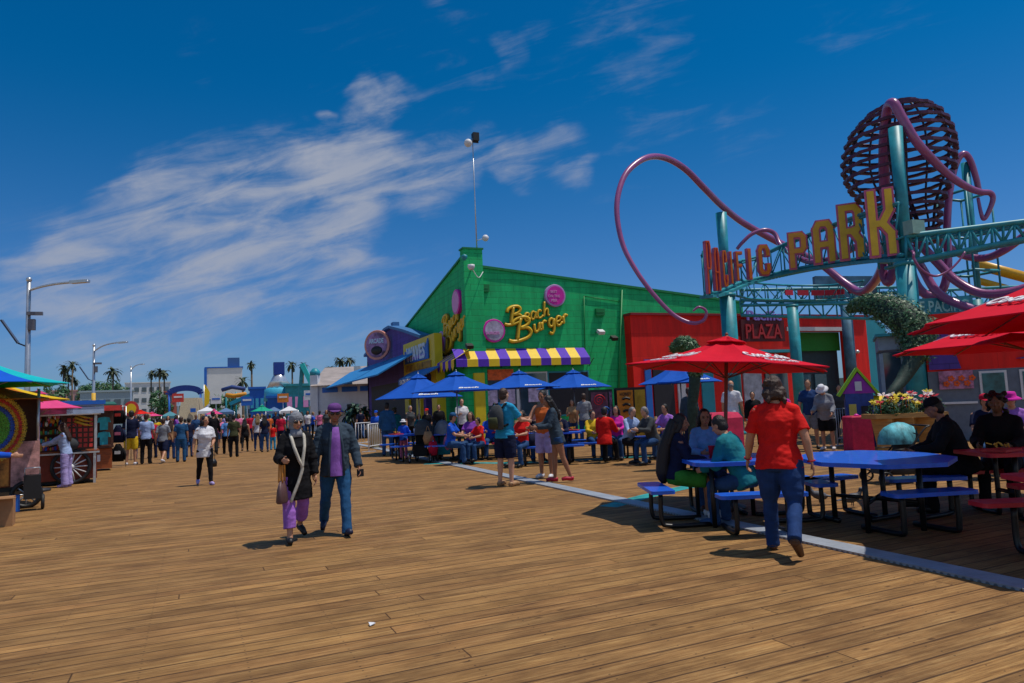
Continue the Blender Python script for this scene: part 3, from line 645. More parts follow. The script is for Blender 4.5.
# ================= PARASOLS =================
def canopy(R_,zt,ze,n=8,sag=.05,rot=0,vent=True,seg=7):
    mb=MB(); rows=[]
    for i in range(seg+1):
        t_=i/seg; r_=R_*t_; z=zt+(ze-zt)*(t_**.82 if False else t_)-sag*math.sin(math.pi*t_)
        for j in range(n*4):
            a=2*math.pi*j/(n*4)+rot; k=j%4; edge=[0,.75,1,.75][k]
            fr=math.cos(math.pi/n)/math.cos(((j%4)/4.0*2*math.pi/n)-math.pi/n)
            rr_=r_*fr*(1-.035*edge*t_); rows.append(Vector((rr_*math.cos(a),rr_*math.sin(a),z-.03*edge*math.sin(math.pi*t_))))
    m_=n*4; fs=[]
    for i in range(seg):
        for j in range(m_):
            mb.m=0; fs.append((i*m_+j,(i+1)*m_+j,(i+1)*m_+(j+1)%m_,i*m_+(j+1)%m_))
    mb.add(rows,fs,False); k=len(rows); mb.add([v-Vector((0,0,.012)) for v in rows],[f[::-1] for f in fs],False)
    fs=[(seg*m_+j,k+seg*m_+j,k+seg*m_+(j+1)%m_,seg*m_+(j+1)%m_) for j in range(m_)]
    o=MB(); o.v=mb.v; o.f=mb.f+[list(f) for f in fs]; o.mi=mb.mi+[0]*len(fs); o.sm=mb.sm+[False]*len(fs); return o
def clothpanel(key,c,colors=None,n=8,rot=0):
    m=mat(key,c,rough=.8,var=.06,scale=5,bump=.15,spec=.15); 
    # thin fabric lets a little light through
    t=m.node_tree; b=t.nodes['Principled BSDF']; out=t.nodes['Material Output']
    if 'Translucent BSDF' not in [x.name for x in t.nodes]:
        tr=t.nodes.new('ShaderNodeBsdfTranslucent'); tr.inputs[0].default_value=(*c,1); mx=t.nodes.new('ShaderNodeMixShader'); mx.inputs[0].default_value=.22; t.links.new(b.outputs[0],mx.inputs[1]); t.links.new(tr.outputs[0],mx.inputs[2]); t.links.new(mx.outputs[0],out.inputs[0])
    return m
def parasol(lab,loc,R_,zt,ze,cm,group,polem=None,n=8,rot=0,pole_r=.022,base=True,logo=None):
    t=thing('parasol',lab,'parasol',(loc[0],loc[1],0),rot,group)
    mb=canopy(R_,zt,ze,n)
    if isinstance(cm,(list,tuple)):
        m_=n*4; 
        for i,f in enumerate(mb.f): mb.mi[i]=(((i%m_)//4)%len(cm))
    part(t,'canopy',mb,list(cm) if isinstance(cm,(list,tuple)) else cm)
    c2=canopy(R_*.2,zt+.035,zt+(ze-zt)*.2+.02,n,.005,seg=3); part(t,'vent_cap',c2,cm[0] if isinstance(cm,(list,tuple)) else cm)
    pm=polem or mat('pole_grey',(.3,.3,.32),rough=.4,metal=.6)
    part(t,'pole',MB().cyl((0,0,0),(0,0,zt+.03),pole_r,n=12),pm)
    part(t,'finial',MB().lathe([(.01,zt+.03),(.022,zt+.04),(.022,zt+.06),(.005,zt+.075)],n=10),pm)
    rb=MB(); hub=zt-.45*(zt-ze)-.12
    for i in range(n):
        a=2*math.pi*i/n; d=Vector((math.cos(a),math.sin(a),0)); rb.tube([d*.03+Vector((0,0,zt-.05)),d*R_*.5+Vector((0,0,(zt+ze)/2-.09)),d*R_*.97+Vector((0,0,ze-.03))],.009,5); rb.tube([d*.03+Vector((0,0,hub-.25)),d*R_*.5+Vector((0,0,(zt+ze)/2-.10))],.008,5)
    part(t,'ribs',rb,pm)
    if base: part(t,'base',MB().lathe([(.28,0),(.28,.05),(.1,.09),(.04,.12),(.035,.3),(.01,.3)],n=18),mat('base_dark',(.03,.03,.035),rough=.5))
    return t
def panel_logo(t,R_,zt,ze,n,k,text,fr=.62,wd=.55,mt=None,tilt=0.0,hgt=None):
    a=2*math.pi*(k+.5)/n; d=Vector((math.cos(a),math.sin(a),0)); tang=Vector((-math.sin(a),math.cos(a),0)); ap=R_*math.cos(math.pi/n)
    up=(Vector((0,0,zt))-(d*ap+Vector((0,0,ze)))).normalized(); nrm=tang.cross(up)
    mb=textmb(text,(0,0,0),(1,0,0),(0,1,0),width=wd,height=hgt,depth=1,bold=.02,shear=.35); ln=math.hypot(ap,zt-ze)
    def P_(v):
        t_=fr-v.y/ln; r_=ap*t_; return d*r_+tang*v.x+Vector((0,0,zt+(ze-zt)*t_-.05*math.sin(math.pi*t_)-.012+(.012 if v.z>0 else 0)+.012))
    mb.v=[P_(v) for v in mb.v]
    return part(t,'logo',mb,mt)
redm=clothpanel('parasol_red',(.70,.006,.028)); bluem=clothpanel('parasol_blue',(.012,.10,.50)); wht=mat('print_white',(.75,.75,.75),rough=.7,var=.05)
redg='red parasols over the picnic tables'; blueg='blue parasols of the burger cafe'
wood_p=mat('pole_wood',(.22,.06,.03),rough=.5,var=.25,scale=20,stretch=(1,1,.1))
def edge_z(px,py,dep): return DP(px,py,dep).z
pd=(pole-CAM).dot(FW)
cc=CAM+FW*9.75+RT*((727-512)/FPX*9.75); zt=DP(733,337,9.75).z; ze=DP(728,367,9.75).z
t=parasol('red parasol with white printed script over the blue table with three diners',(cc.x,cc.y),1.40,zt,ze,redm,redg,wood_p,8,D2R(22.4),.025)
ax=Vector((FW.x,FW.y,0)).normalized(); t.rotation_mode='QUATERNION'; from mathutils import Quaternion
t.rotation_quaternion=Quaternion(ax,D2R(4.6))@Quaternion((0,0,1),D2R(22.4)); t.location=Vector(t.location)-Vector((RT.x,RT.y,0))*.19+Vector((0,0,0))
for k,wd in((5,.62),(3,.62),(1,.6)):
    if wd: 
        panel_logo(t,1.40,zt,ze,8,k,'Coca-Cola',.58,wd*1.05,wht,0,.24)
        panel_logo(t,1.40,zt,ze,8,k,'Coca-Cola',.80,wd*.8,wht,0,.13)
ze2=DP(903,351,8.8).z; c2=CAM+FW*8.8+RT*((903-512)/FPX*8.8+1.6)
t=parasol('lower red parasol with white printed script behind the nearest one at the right edge',(c2.x,c2.y),1.6,ze2+.56,ze2,redm,redg,wood_p,8,D2R(-22.6),.025)
for k in(3,4,5): panel_logo(t,1.6,ze2+.56,ze2,8,k,'Coca-Cola',.62,.7,wht,0,.2)
ze3=DP(914,332,6.5).z+.07; c3=CAM+FW*6.5+RT*((914-512)/FPX*6.5+1.72)
t=parasol('nearest red parasol with white printed script cut by the right edge',(c3.x,c3.y),1.6,ze3+.58,ze3,redm,redg,wood_p,8,D2R(-22.6),.025)
for k in(3,4,5): panel_logo(t,1.6,ze3+.58,ze3,8,k,'Coca-Cola',.62,.72,wht,0,.2)
for (px,ty,ey_,hw,dep,lb) in((418,374,398,44,24,'leftmost blue parasol beside the yellow columns'),(456,372,391,46,20.5,'second blue parasol from the left above the pushchair'),(519,371,388,41,25.5,'blue parasol centred behind the backpacker'),(573,370,388,38,27,'blue parasol right of the tank top man'),(679,361,383,42,23,'blue parasol half hidden behind the red parasol'),(600,1,1,1,1,'') ):
    if not lb: continue
    Rr=hw/FPX*dep; a=DP(px,ty,dep); e=DP(px,ey_,dep)
    t=parasol(lb,(a.x,a.y),Rr,a.z,e.z,bluem,blueg,None,8,D2R(22.4))
    panel_logo(t,Rr,a.z,e.z,8,5,'Beach',.86,Rr*.45,wht,0,.1)
a=DP(1052,346,19); parasol('small blue parasol showing beyond the red ones at the right edge',(a.x,a.y),1.4,a.z,DP(1052,357,19).z,bluem,blueg)
# ================= CAFE BUILDINGS =================
def block(key,c,bw=.4,rh=.2,bump=.6,var=.06,mort=.012):
    if key in _m: return _m[key]
    m=mat(key,c,rough=.65,var=var,scale=1.2,spec=.3); t=m.node_tree; b=t.nodes['Principled BSDF']
    tc=t.nodes.new('ShaderNodeTexCoord'); sp=t.nodes.new('ShaderNodeSeparateXYZ'); t.links.new(tc.outputs['Object'],sp.inputs[0]); ad=t.nodes.new('ShaderNodeMath'); t.links.new(sp.outputs[0],ad.inputs[0]); t.links.new(sp.outputs[1],ad.inputs[1])
    cb=t.nodes.new('ShaderNodeCombineXYZ'); t.links.new(ad.outputs[0],cb.inputs[0]); t.links.new(sp.outputs[2],cb.inputs[1])
    br=t.nodes.new('ShaderNodeTexBrick'); br.inputs['Scale'].default_value=1; br.inputs['Brick Width'].default_value=bw; br.inputs['Row Height'].default_value=rh; br.inputs['Mortar Size'].default_value=mort
    br.inputs['Color1'].default_value=(.85,.85,.85,1); br.inputs['Color2'].default_value=(1,1,1,1); br.inputs['Mortar'].default_value=(.55,.55,.55,1); t.links.new(cb.outputs[0],br.inputs[0])
    mx=t.nodes.new('ShaderNodeMix'); mx.data_type='RGBA'; mx.blend_type='MULTIPLY'; mx.inputs[0].default_value=.8
    src=b.inputs['Base Color'].links[0].from_socket; t.links.new(src,mx.inputs[6]); t.links.new(br.outputs[0],mx.inputs[7]); t.links.new(mx.outputs[2],b.inputs['Base Color'])
    sm=t.nodes.new('ShaderNodeMapping'); sm.inputs['Scale'].default_value=(1.6,1.6,.22); t.links.new(tc.outputs['Object'],sm.inputs[0]); sn=t.nodes.new('ShaderNodeTexNoise'); sn.inputs['Scale'].default_value=1.4; sn.inputs['Detail'].default_value=8; sn.inputs['Roughness'].default_value=.7; t.links.new(sm.outputs[0],sn.inputs[0])
    sr=t.nodes.new('ShaderNodeValToRGB'); sr.color_ramp.elements[0].position=.32; sr.color_ramp.elements[0].color=(.62,.62,.62,1); sr.color_ramp.elements[1].position=.62; sr.color_ramp.elements[1].color=(1.12,1.1,1.1,1); t.links.new(sn.outputs[0],sr.inputs[0])
    m3=t.nodes.new('ShaderNodeMix'); m3.data_type='RGBA'; m3.blend_type='MULTIPLY'; m3.inputs[0].default_value=.75; t.links.new(mx.outputs[2],m3.inputs[6]); t.links.new(sr.outputs[0],m3.inputs[7]); t.links.new(m3.outputs[2],b.inputs['Base Color'])
    iv=t.nodes.new('ShaderNodeMath'); iv.operation='MULTIPLY'; iv.inputs[1].default_value=-1; t.links.new(br.outputs['Fac'],iv.inputs[0])
    bp=t.nodes.new('ShaderNodeBump'); bp.inputs['Strength'].default_value=bump; bp.inputs['Distance'].default_value=.02; t.links.new(iv.outputs[0],bp.inputs['Height']); t.links.new(bp.outputs[0],b.inputs['Normal']); return m
green_w=block('block_green',(.010,.52,.16),.8,.3); purple_w=block('block_purple',(.09,.05,.32),.8,.3); red_w=block('wall_red',(.85,.016,.010),3,1.2,.15,.05,.006)
yel=mat('panel_yellow',(.6,.47,.01),rough=.5,var=.08,scale=2); yelb=mat('yellow_bright',(.75,.5,.01),rough=.6,var=.05); pur=mat('awning_purple',(.08,.02,.42),rough=.75,var=.08)
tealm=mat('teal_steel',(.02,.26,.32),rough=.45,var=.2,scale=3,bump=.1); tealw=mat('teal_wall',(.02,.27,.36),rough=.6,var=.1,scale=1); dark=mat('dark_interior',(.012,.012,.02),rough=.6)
whitem=mat('white_paint',(.62,.63,.66),rough=.5,var=.08,scale=2); blackm=mat('black_plain',(.01,.01,.012),rough=.5); mag=mat('sign_magenta',(.62,.02,.36),rough=.4,var=.06); glass=mat('window_glass',(.03,.06,.1),rough=.08,var=.3,scale=.8,spec=.8)
grn_t=mat('trim_green',(.006,.2,.05),rough=.5); bluep=mat('panel_blue',(.01,.12,.5),rough=.5,var=.1,scale=1); silver=mat('silver',(.5,.52,.55),rough=.35,metal=.7)
YF=31.0; XF=10.7
gb=thing('cafe_building','big green block-walled burger cafe with sloping parapets, two signs and a striped awning','building',(XF,YF,0))
def fr(px,py,off=0): return onY(px,py,YF-off)
w_=MB(); w_.prism([(XF,YF,0),(27,YF,0),(27,YF,6.55),(XF+.8,YF,8.05),(XF,YF,8.1)],(0,.35,0))
part(gb,'front_wall',w_,green_w,world=True)
w_=MB(); w_.prism([(XF,YF+.35,0),(XF,43,0),(XF,43,6.5),(XF,YF+.35,8.6)],(.35,0,0)); part(gb,'side_wall',w_,green_w,world=True)
w_=MB().box((XF+.33,YF+.1,4.45),(.95,.5,8.9)); part(gb,'corner_pier',w_,green_w,world=True)
w_=MB(); w_.bar((XF+.8,YF+.17,8.09),(27,YF+.17,6.6),.5,.12); w_.bar((XF+.17,YF+.35,8.65),(XF+.17,43,6.55),.5,.1); w_.box((XF+.33,YF+.1,8.93),(1.05,.6,.08)); part(gb,'coping',w_,grn_t,world=True)
w_=MB(); w_.quad((XF+.3,YF+.35,7.9),(27,YF+.35,6.4),(27,43,6.0),(XF+.3,43,6.4)); part(gb,'roof',w_,mat('roof_grey',(.2,.2,.2)),world=True)
# awning on front + side, striped
aw=MB(); x0,x1=onY(456,358,30.4).x,onY(590,356,30.4).x; n=13; zt,zb,pr=4.15,3.62,.6
for i in range(n):
    a=x0+(x1-x0)*i/n; b_=x0+(x1-x0)*(i+1)/n; aw.m=(i+1)%2
    aw.quad((a,YF-pr,zb),(b_,YF-pr,zb),(b_,YF-.02,zt),(a,YF-.02,zt)); aw.quad((a,YF-pr,zb-.34),(b_,YF-pr,zb-.34),(b_,YF-pr,zb),(a,YF-pr,zb)); aw.quad((a,YF-.02,zt-.02),(b_,YF-.02,zt-.02),(b_,YF-pr+.02,zb-.02),(a,YF-pr+.02,zb-.02))
aw.m=0; aw.quad((x1,YF-pr,zb-.34),(x1,YF-.02,zb-.34),(x1,YF-.02,zt),(x1,YF-pr,zb))
aw.m=1; 
ny=18; Ya,Yb=YF-pr,YF+7.5
for i in range(ny):
    a=Ya+(Yb-Ya)*i/ny; b_=Ya+(Yb-Ya)*(i+1)/ny; aw.m=i%2; xo=XF-.95
    aw.quad((xo,b_,zb),(xo,a,zb),(XF-.02,a,zt),(XF-.02,b_,zt)); 
    aw.quad((xo,b_,zb-.3),(xo,(a+b_)/2,zb-.5),(xo,a,zb-.3),(xo,a,zb),(xo,b_,zb))
part(gb,'awning',aw,[yelb,pur],world=True)
aw=MB()
for i in range(8): x=x0+.5+i*.95; aw.tube([(x,YF-pr+.03,zb-.03),(x,YF-.05,zb-.4)],.02,6)
part(gb,'awning_frame',aw,blackm,world=True)
# openings beneath awning
for i,(a,b_,mt) in enumerate(((11.3,13.0,glass),(13.15,14.6,glass),(14.75,16.9,dark))):
    f=part(gb,'window',MB().box(((a+b_)/2,YF-.02,1.9),(b_-a+.14,.06,2.2)),whitem if i<2 else tealw,world=True)
    part(f,'pane',MB().box(((a+b_)/2,YF-.055,1.9),(b_-a,.03,2.05)),mt,world=True)
part(gb,'menu_board',MB().box((12.2,YF-.10,2.9),(1.3,.05,.5)),mat('board_orange',(.7,.12,.02),var=.3),world=True)
for i,(a,zz) in enumerate(((11.7,1.9),(12.6,1.95),(13.9,2.0))): part(gb,'menu_poster',MB().box((a,YF-.09,zz),(.6,.04,.9)),mat('poster_lilac',(.5,.42,.62),var=.35,scale=5),world=True,label='pale lilac menu poster')
part(gb,'column',MB().box((11.05,YF-.2,1.5),(.5,.3,3.0)),yel,world=True,label='yellow painted column')
# round signs + lettering
def disc_sign(th,c,rad,ex,rimm,facem,nrm,name='round_sign'):
    c=Vector(c); ez=Vector(nrm); mb=MB(); ex=Vector(ex); ey=Vector((0,0,1))
    mb.loft([(c,ex*rad,ey*rad),(c+ez*.16,ex*rad,ey*rad),(c+ez*.18,ex*rad*.97,ey*rad*.97)],28,False); o=part(th,name,mb,rimm,world=True)
    mb=MB(); mb.loft([(c+ez*.181,ex*rad*.84,ey*rad*.84),(c+ez*.20,ex*rad*.84,ey*rad*.84)],28,False); part(o,'face',mb,facem,world=True); return o
rim_l=mat('rim_lilac',(.5,.28,.6),rough=.4)
p=fr(539+14,296); ex=Vector((1,0,0)); ey=Vector((0,0,1))
o=disc_sign(gb,fr(554,296,.0),.56,ex,rim_l,mag,(0,-1,0)); pkt=mat('letter_pink',(.7,.3,.6),rough=.5)
for k,(s_,dz) in enumerate((('BEST',.22),('ON THE',0),('PIER',-.22))): part(o,'lettering',textmb(s_,fr(554,296,.2)+Vector((0,0,dz)),ex,ey,height=.13,depth=.03,bold=.02),pkt,world=True)
o=disc_sign(gb,fr(493,331,.0),.56,ex,mag,mat('face_grey',(.4,.36,.48),var=.5,scale=2),(0,-1,0))
part(o,'lettering',textmb('BURGER',fr(493,333,.21),ex,ey,height=.14,depth=.03,bold=.02),pkt,world=True)
yl=mat('letter_yellow',(.72,.45,.02),rough=.4,var=.1,scale=3); ylo=mat('letter_edge',(.25,.17,.01),rough=.5)
GL=dict(B=[[(0,.74),(.1,.93),(.4,1.02),(.75,.97),(.88,.78),(.7,.6),(.42,.53),(.78,.5),(.98,.3),(.86,.08),(.5,-.02),(.1,-.03),(-.15,.06)],[(.42,.98),(.34,.5),(.28,0)]],
 e=[[(0,.22),(.28,.28),(.32,.45),(.15,.52),(0,.3),(.08,.05),(.25,0),(.42,.14)]],a=[[(.32,.42),(.15,.52),(0,.3),(.05,.05),(.2,.02),(.33,.3),(.36,.47),(.34,.12),(.46,.06)]],c=[[(.3,.42),(.15,.52),(0,.28),(.08,.03),(.25,0),(.42,.12)]],
 h=[[(.08,1.0),(.04,.5),(0,0),(.07,.33),(.22,.5),(.32,.4),(.31,.1),(.42,.02)]],u=[[(0,.48),(.02,.1),(.15,0),(.3,.15),(.35,.5),(.35,.1),(.46,.06)]],r=[[(0,.46),(.03,0),(.05,.32),(.17,.5),(.32,.42)]],g=[[(.32,.42),(.15,.52),(0,.3),(.08,.08),(.25,.1),(.35,.46),(.34,-.1),(.2,-.38),(.0,-.25)]])
def script_word(word,o,ex,ey,size,rad,nrm):
    mb=MB(); x=0
    for ch in word:
        for st_ in GL[ch]:
            P=smooth_path([Vector(o)+Vector(ex)*(x+p[0]+p[1]*.22)*size+Vector(ey)*p[1]*size for p in st_],4); mb.tube(P,rad,7)
        x+=1.12 if ch=='B' else .5
    return mb
def script_sign(P0,ex0,ey0,nrm,k=1.0):
    for word,dx,dz,size,rad,tl in (('B',0,.0,.78,.055,.16),('each',.92,.16,.70,.036,.22),('B',.22,-.78,1.02,.062,.16),('urger',1.42,-.36,.80,.046,.26)):
        e1=Vector(ex0)*math.cos(tl)+Vector((0,0,1))*math.sin(tl); e2=Vector((0,0,1))*math.cos(tl)-Vector(ex0)*math.sin(tl)
        o=Vector(P0)+Vector(ex0)*dx*k+Vector((0,0,dz*k))+Vector(nrm)*.14
        part(gb,'lettering',script_word(word,o,e1,e2,size*k,rad*1.25,nrm),yl,world=True)
        part(gb,'letter_backing',script_word(word,o-Vector(nrm)*.07,e1,e2,size*k,rad*1.7,nrm),ylo,world=True)
script_sign(fr(506,325),(1,0,0),(0,0,1),(0,-1,0),1.02)
# side copies of the sign
def sd(px,py,off=0): return onX(px,py,XF-off)
eS=Vector((0,-1,0))
o=disc_sign(gb,sd(459,302),.62,eS,mag,pkt,(-1,0,0)); o=disc_sign(gb,sd(444,343),.62,eS,rim_l,mag,(-1,0,0))
script_sign(sd(445.5,336),(0,-1,0),(0,0,1),(-1,0,0),1.15)
part(gb,'conduit',MB().tube([fr(584,296,.04),fr(585,352,.04)],.025,6).tube([fr(584,296,.04),fr(622,302,.04)],.02,6),grn_t,world=True)
part(gb,'downpipe',MB().tube([fr(622,290,.07),fr(617,440,.07)],.05,8),grn_t,world=True)
for px,py in((600,312),(484,288)): part(gb,'vent',MB().box(fr(px,py,.06),(.5,.12,.35)).box(fr(px,py,.13),(.42,.03,.05)).box(fr(px,py+3,.13),(.42,.03,.05)),grn_t,world=True)
part(gb,'rooftop_unit',MB().box((15.5,YF+3.5,7.35),(1.6,1.4,1.1)).box((15.5,YF+3.5,7.95),(1.2,1.0,.15)),silver,world=True)
# lamps/cameras on wall
def wall_lamp(px,py,mt,lab):
    c=fr(px,py); t=thing('wall_lamp',lab,'lamp',(c.x,YF,c.z)); part(t,'arm',MB().tube([(0,0,0),(0,-.25,.08),(0,-.45,.05)],.025,6),blackm); part(t,'lamp_head',MB().box((0,-.5,0),(.32,.3,.16),M=Matrix.Rotation(.5,3,'X')).cyl((0,-.5,.02),(0,-.5,-.14),.12),mt)
wall_lamp(609,339,blackm,'black floodlight on the green front wall right of the striped awning'); wall_lamp(596,333,whitem,'white box-shaped light on the green front wall by the awning end'); wall_lamp(466,347,blackm,'black floodlight on the green wall corner above the awning')
c=fr(468,270); t=thing('security_camera','white dome security camera with bracket under the green corner pier','security camera',(c.x,YF-.15,c.z)); part(t,'bracket',MB().tube(smooth_path([(.1,0,0),(0,-.3,.05),(-.1,-.6,.0)]),.04,7).tube(smooth_path([(-.1,-.6,0),(.3,-.4,-.45),(.7,0,-.1)]),.02,6),whitem); part(t,'housing',MB().lathe([(.02,.12),(.16,.1),(.17,0),(.13,-.1),(.03,-.16)],(-.1,-.6,0),16),whitem)
c=fr(462,259); t=thing('security_camera','small round security camera on the side of the green corner pier','security camera',(c.x,YF-.15,c.z)); part(t,'housing',MB().lathe([(.02,.15),(.14,.1),(.15,0),(.05,-.14)],(0,-.2,0),14),tealm); part(t,'bracket',MB().tube([(0,0,.1),(0,-.2,.14)],.03,6),tealm)
# tall mast with cameras
c=onY(477,252,YF+.2); tp=onY(473,138,YF+.2); t=thing('camera_mast','thin grey mast with weather camera and dome rising from the green parapet','mast',(c.x,YF+.2,8.5))
part(t,'mast',MB().tube([(c.x,YF+.2,8.5),(c.x,YF+.2,tp.z)],[.035,.02],7),silver,world=True)
part(t,'weather_unit',MB().box((c.x+.15,YF+.2,tp.z+.05),(.3,.3,.4)).box((c.x+.05,YF+.2,tp.z-.2),(.5,.06,.06)),blackm,world=True)
part(t,'camera_dome',MB().ell((c.x-.25,YF+.15,tp.z-.3),(.2,.2,.2)),whitem,world=True); q=onY(484,239,YF+.2); part(t,'lower_dome',MB().ell((q.x,YF,q.z),.16).tube([(q.x,YF,q.z),(c.x,YF+.2,q.z-.1)],.02,6),whitem,world=True)
# ---- yellow sign tower
X2=9.7; a=onX(434,333,X2); b_=onX(403,342,X2)
ys=thing('sign_tower','yellow gateway sign with a torn-edged blue panel on the side of the green cafe','sign',(X2,a.y,0))
mb=MB(); z1=a.z
ZB=3.3; mb.box((X2+.2,(a.y+b_.y)/2,(ZB+z1)/2),(.4,b_.y-a.y,z1-ZB)); part(ys,'sign_box',mb,yel,world=True)
for y in(a.y+.4,(a.y+b_.y)/2+.3,b_.y-.4): part(ys,'column',MB().box((X2+.25,y,1.65),(.45,.9,3.3)),yel,world=True)
y0,y1=a.y+.9,b_.y-.7; q0=onX(428,0,X2)
zc0=ZB+(z1-ZB)*.36; zc1=z1-.25; pn_=[(X2-.04,y1,zc0)]+[(X2-.04,y0,zc0),(X2-.04,y0,zc1+.1)]+[(X2-.04,y0+(y1-y0)*i/12,zc1-.55-(.18 if i%2 else 0)+.5*abs(math.cos(i*.26))) for i in range(1,12)]+[(X2-.04,y1,zc1-.2)]
part(ys,'sign_panel',MB().prism(pn_,(-.06,0,0)),bluep,world=True)
part(ys,'lettering',textmb('WAVES',(X2-.11,(y0+y1)/2,(zc0+zc1)/2),eS,(0,0,1),width=(y1-y0)*.8,height=.8,depth=.05,bold=.03),mat('letter_ice',(.5,.65,.8)),world=True)
part(ys,'strapline',MB().box((X2-.11,(y0+y1)/2,zc0+.22),(.03,(y1-y0)*.8,.16)),mat('strap_violet',(.25,.15,.6)),world=True)
part(ys,'lower_sign',MB().box((X2-.03,(a.y+b_.y)/2,ZB+.4),(.05,(b_.y-a.y)*.8,.35)),mat('board_gold',(.4,.22,.02),var=.5,scale=2),world=True)
# small blue awning with lettering under it
mb=MB(); A=onX(424,372,8.9); B=onX(399,380,8.9); mb.prism([(9.65,A.y,A.z+.3),(8.9,A.y,A.z-.1),(8.9,A.y,A.z-.17),(9.65,A.y,A.z+.22)],(0,B.y-A.y,0))
t=single('awning',mb,mat('awning_blue',(.02,.16,.45),rough=.7),'small blue awning with white lettering below the yellow sign tower','awning',(9.6,A.y,A.z),world=True)
part(t,'valance',MB().box((8.88,(A.y+B.y)/2,A.z-.3),(.03,B.y-A.y,.28)),bluep,world=True)
part(t,'lettering',textmb('SOUVENIRS',(8.85,(A.y+B.y)/2,A.z-.3),eS,(0,0,1),width=(B.y-A.y)*.85,height=.24,depth=.03,bold=.02),whitem,world=True)
# ---- purple building
X3=9.9; pb=thing('arcade_building','deep purple gabled arcade building with a round pink sign and long blue awning','building',(X3,46,0))
pp=[onX(367,357,X3),onX(387,331,X3),onX(392,328,X3),onX(407,332,X3),onX(424,338,X3)]
mb=MB(); g0=pp[0]; g1=pp[-1]; mb.prism([(X3,g0.y,0)]+[(X3,p.y,p.z) for p in pp]+[(X3,g1.y,0)],(.4,0,0)); 
mb.box((X3+6,g0.y-.2,2.5),(12,.4,5)); part(pb,'wall',mb,purple_w,world=True)
mb=MB(); 
for i in range(4): mb.bar((X3+.1,pp[i].y,pp[i].z+.08),(X3+.1,pp[i+1].y,pp[i+1].z+.08),.7,.16)
part(pb,'coping',mb,mat('coping_blue',(.04,.15,.35)),world=True)
mb=MB().box((X3+.2,pp[2].y,pp[2].z+.15),(.4,.6,.4)); part(pb,'finial_block',mb,mat('coping_blue'),world=True)
c=onX(390,345,X3); sc_=MB(); n2=Vector((-.72,-.69,0)).normalized(); e2_=Vector((-n2.y,n2.x,0)); e2_=-e2_ if e2_.dot(RT)<0 else e2_; c=Vector((X3-.75,c.y,c.z)); o=disc_sign(pb,c,.95,e2_,mat('rim_salmon',(.6,.25,.2)),mat('face_lilac',(.35,.2,.42),var=.6,scale=1.5),n2)
part(o,'emblem',MB().loft([(c+n2*.21+Vector((0,0,-.35)),e2_*.42,Vector((0,0,.28))),(c+n2*.25+Vector((0,0,-.35)),e2_*.38,Vector((0,0,.25)))],18),blackm,world=True)
part(o,'lettering',textmb('ARCADE',c+n2*.22+Vector((0,0,.25)),e2_,(0,0,1),width=1.1,height=.3,depth=.04,bold=.03),mat('letter_ice'),world=True)
part(pb,'opening',MB().box((X3-.02,(g0.y+g1.y)/2,1.6),(.06,abs(g0.y-g1.y)*.8,3.0)),dark,world=True)
A=onX(390,372,8.3); B=onX(325,386,8.3)
mb=MB(); mb.prism([(X3-.02,A.y,A.z+1.2),(7.6,A.y,A.z-.1),(7.6,A.y,A.z-.18),(X3-.02,A.y,A.z+1.1)],(0,B.y-A.y,0)); part(pb,'awning',mb,mat('awning_azure',(.015,.2,.5),rough=.7,var=.15),world=True)
# ---- white hall further on
A=DP(317,384,56); B=DP(376,384,56); hrz=math.atan2(B.y-A.y,B.x-A.x); hw_=(B-A).length; hc=(A+B)/2; hl=thing('hall_building','long white hall with a taupe sloping roof beyond the purple arcade','building',(hc.x,hc.y,0),hrz)
part(hl,'wall',MB().box((0,3,hc.z/2),(hw_,6,hc.z)),whitem); rf=mat('roof_taupe',(.34,.29,.27),var=.2,scale=1,stretch=(1,1,6)); rz1=DP(340,367,60).z
part(hl,'roof',MB().prism([(-hw_/2-.4,-.5,hc.z-.05),(-hw_/2-.4,4,rz1),(-hw_/2-.4,9,hc.z)],(hw_+.6,0,0)),rf)
for x in(-.28,.05,.36): part(hl,'window',MB().box((x*hw_,-.04,hc.z-.42),(hw_*.26,.1,.4)),bluep)
part(hl,'door',MB().box((.1*hw_,-.04,1.0),(.9,.1,2.0)),dark); part(hl,'corner_tower',MB().box((-hw_/2-.2,.2,(hc.z+.8)/2),(.6,.8,hc.z+.8)),whitem); part(hl,'tower_cap',MB().lathe([(.42,0),(.42,.3),(.2,.55),(.05,.6)],(-hw_/2-.2,.2,hc.z+.8),10),tealm)
part(hl,'vent',MB().box((.1*hw_,2,(hc.z+rz1)/2+.4),(.5,.5,.6)).box((.3*hw_,2.4,(hc.z+rz1)/2+.5),(.4,.4,.5)),silver)
# ================= RED HALL =================
YR=30.4
rb_=thing('park_hall','bright red hall with a white-framed green portal and teal return wall','building',(19,YR,0))
def rf_(px,py): return onY(px,py,YR)
L0=rf_(630,315); Rr=rf_(865,314); zT=L0.z
xl,xr=L0.x,Rr.x
pl_,pr_=rf_(800,335).x,rf_(848,335).x; pz=rf_(824,331).z
mb=MB(); mb.box(((xl+pl_-.8)/2,YR+.3,zT/2),(pl_-.8-xl,.6,zT)); mb.box(((pr_+xr)/2,YR+.3,zT/2),(xr-pr_,.6,zT)); mb.box(((pl_-.8+pr_)/2,YR+.3,(pz+zT)/2),(pr_-pl_+.8,.6,zT-pz)); part(rb_,'wall',mb,red_w,world=True)
part(rb_,'coping',MB().box(((xl+xr)/2,YR+.25,zT+.05),(xr-xl+.1,.8,.12)),mat('trim_darkred',(.25,.01,.02)),world=True)
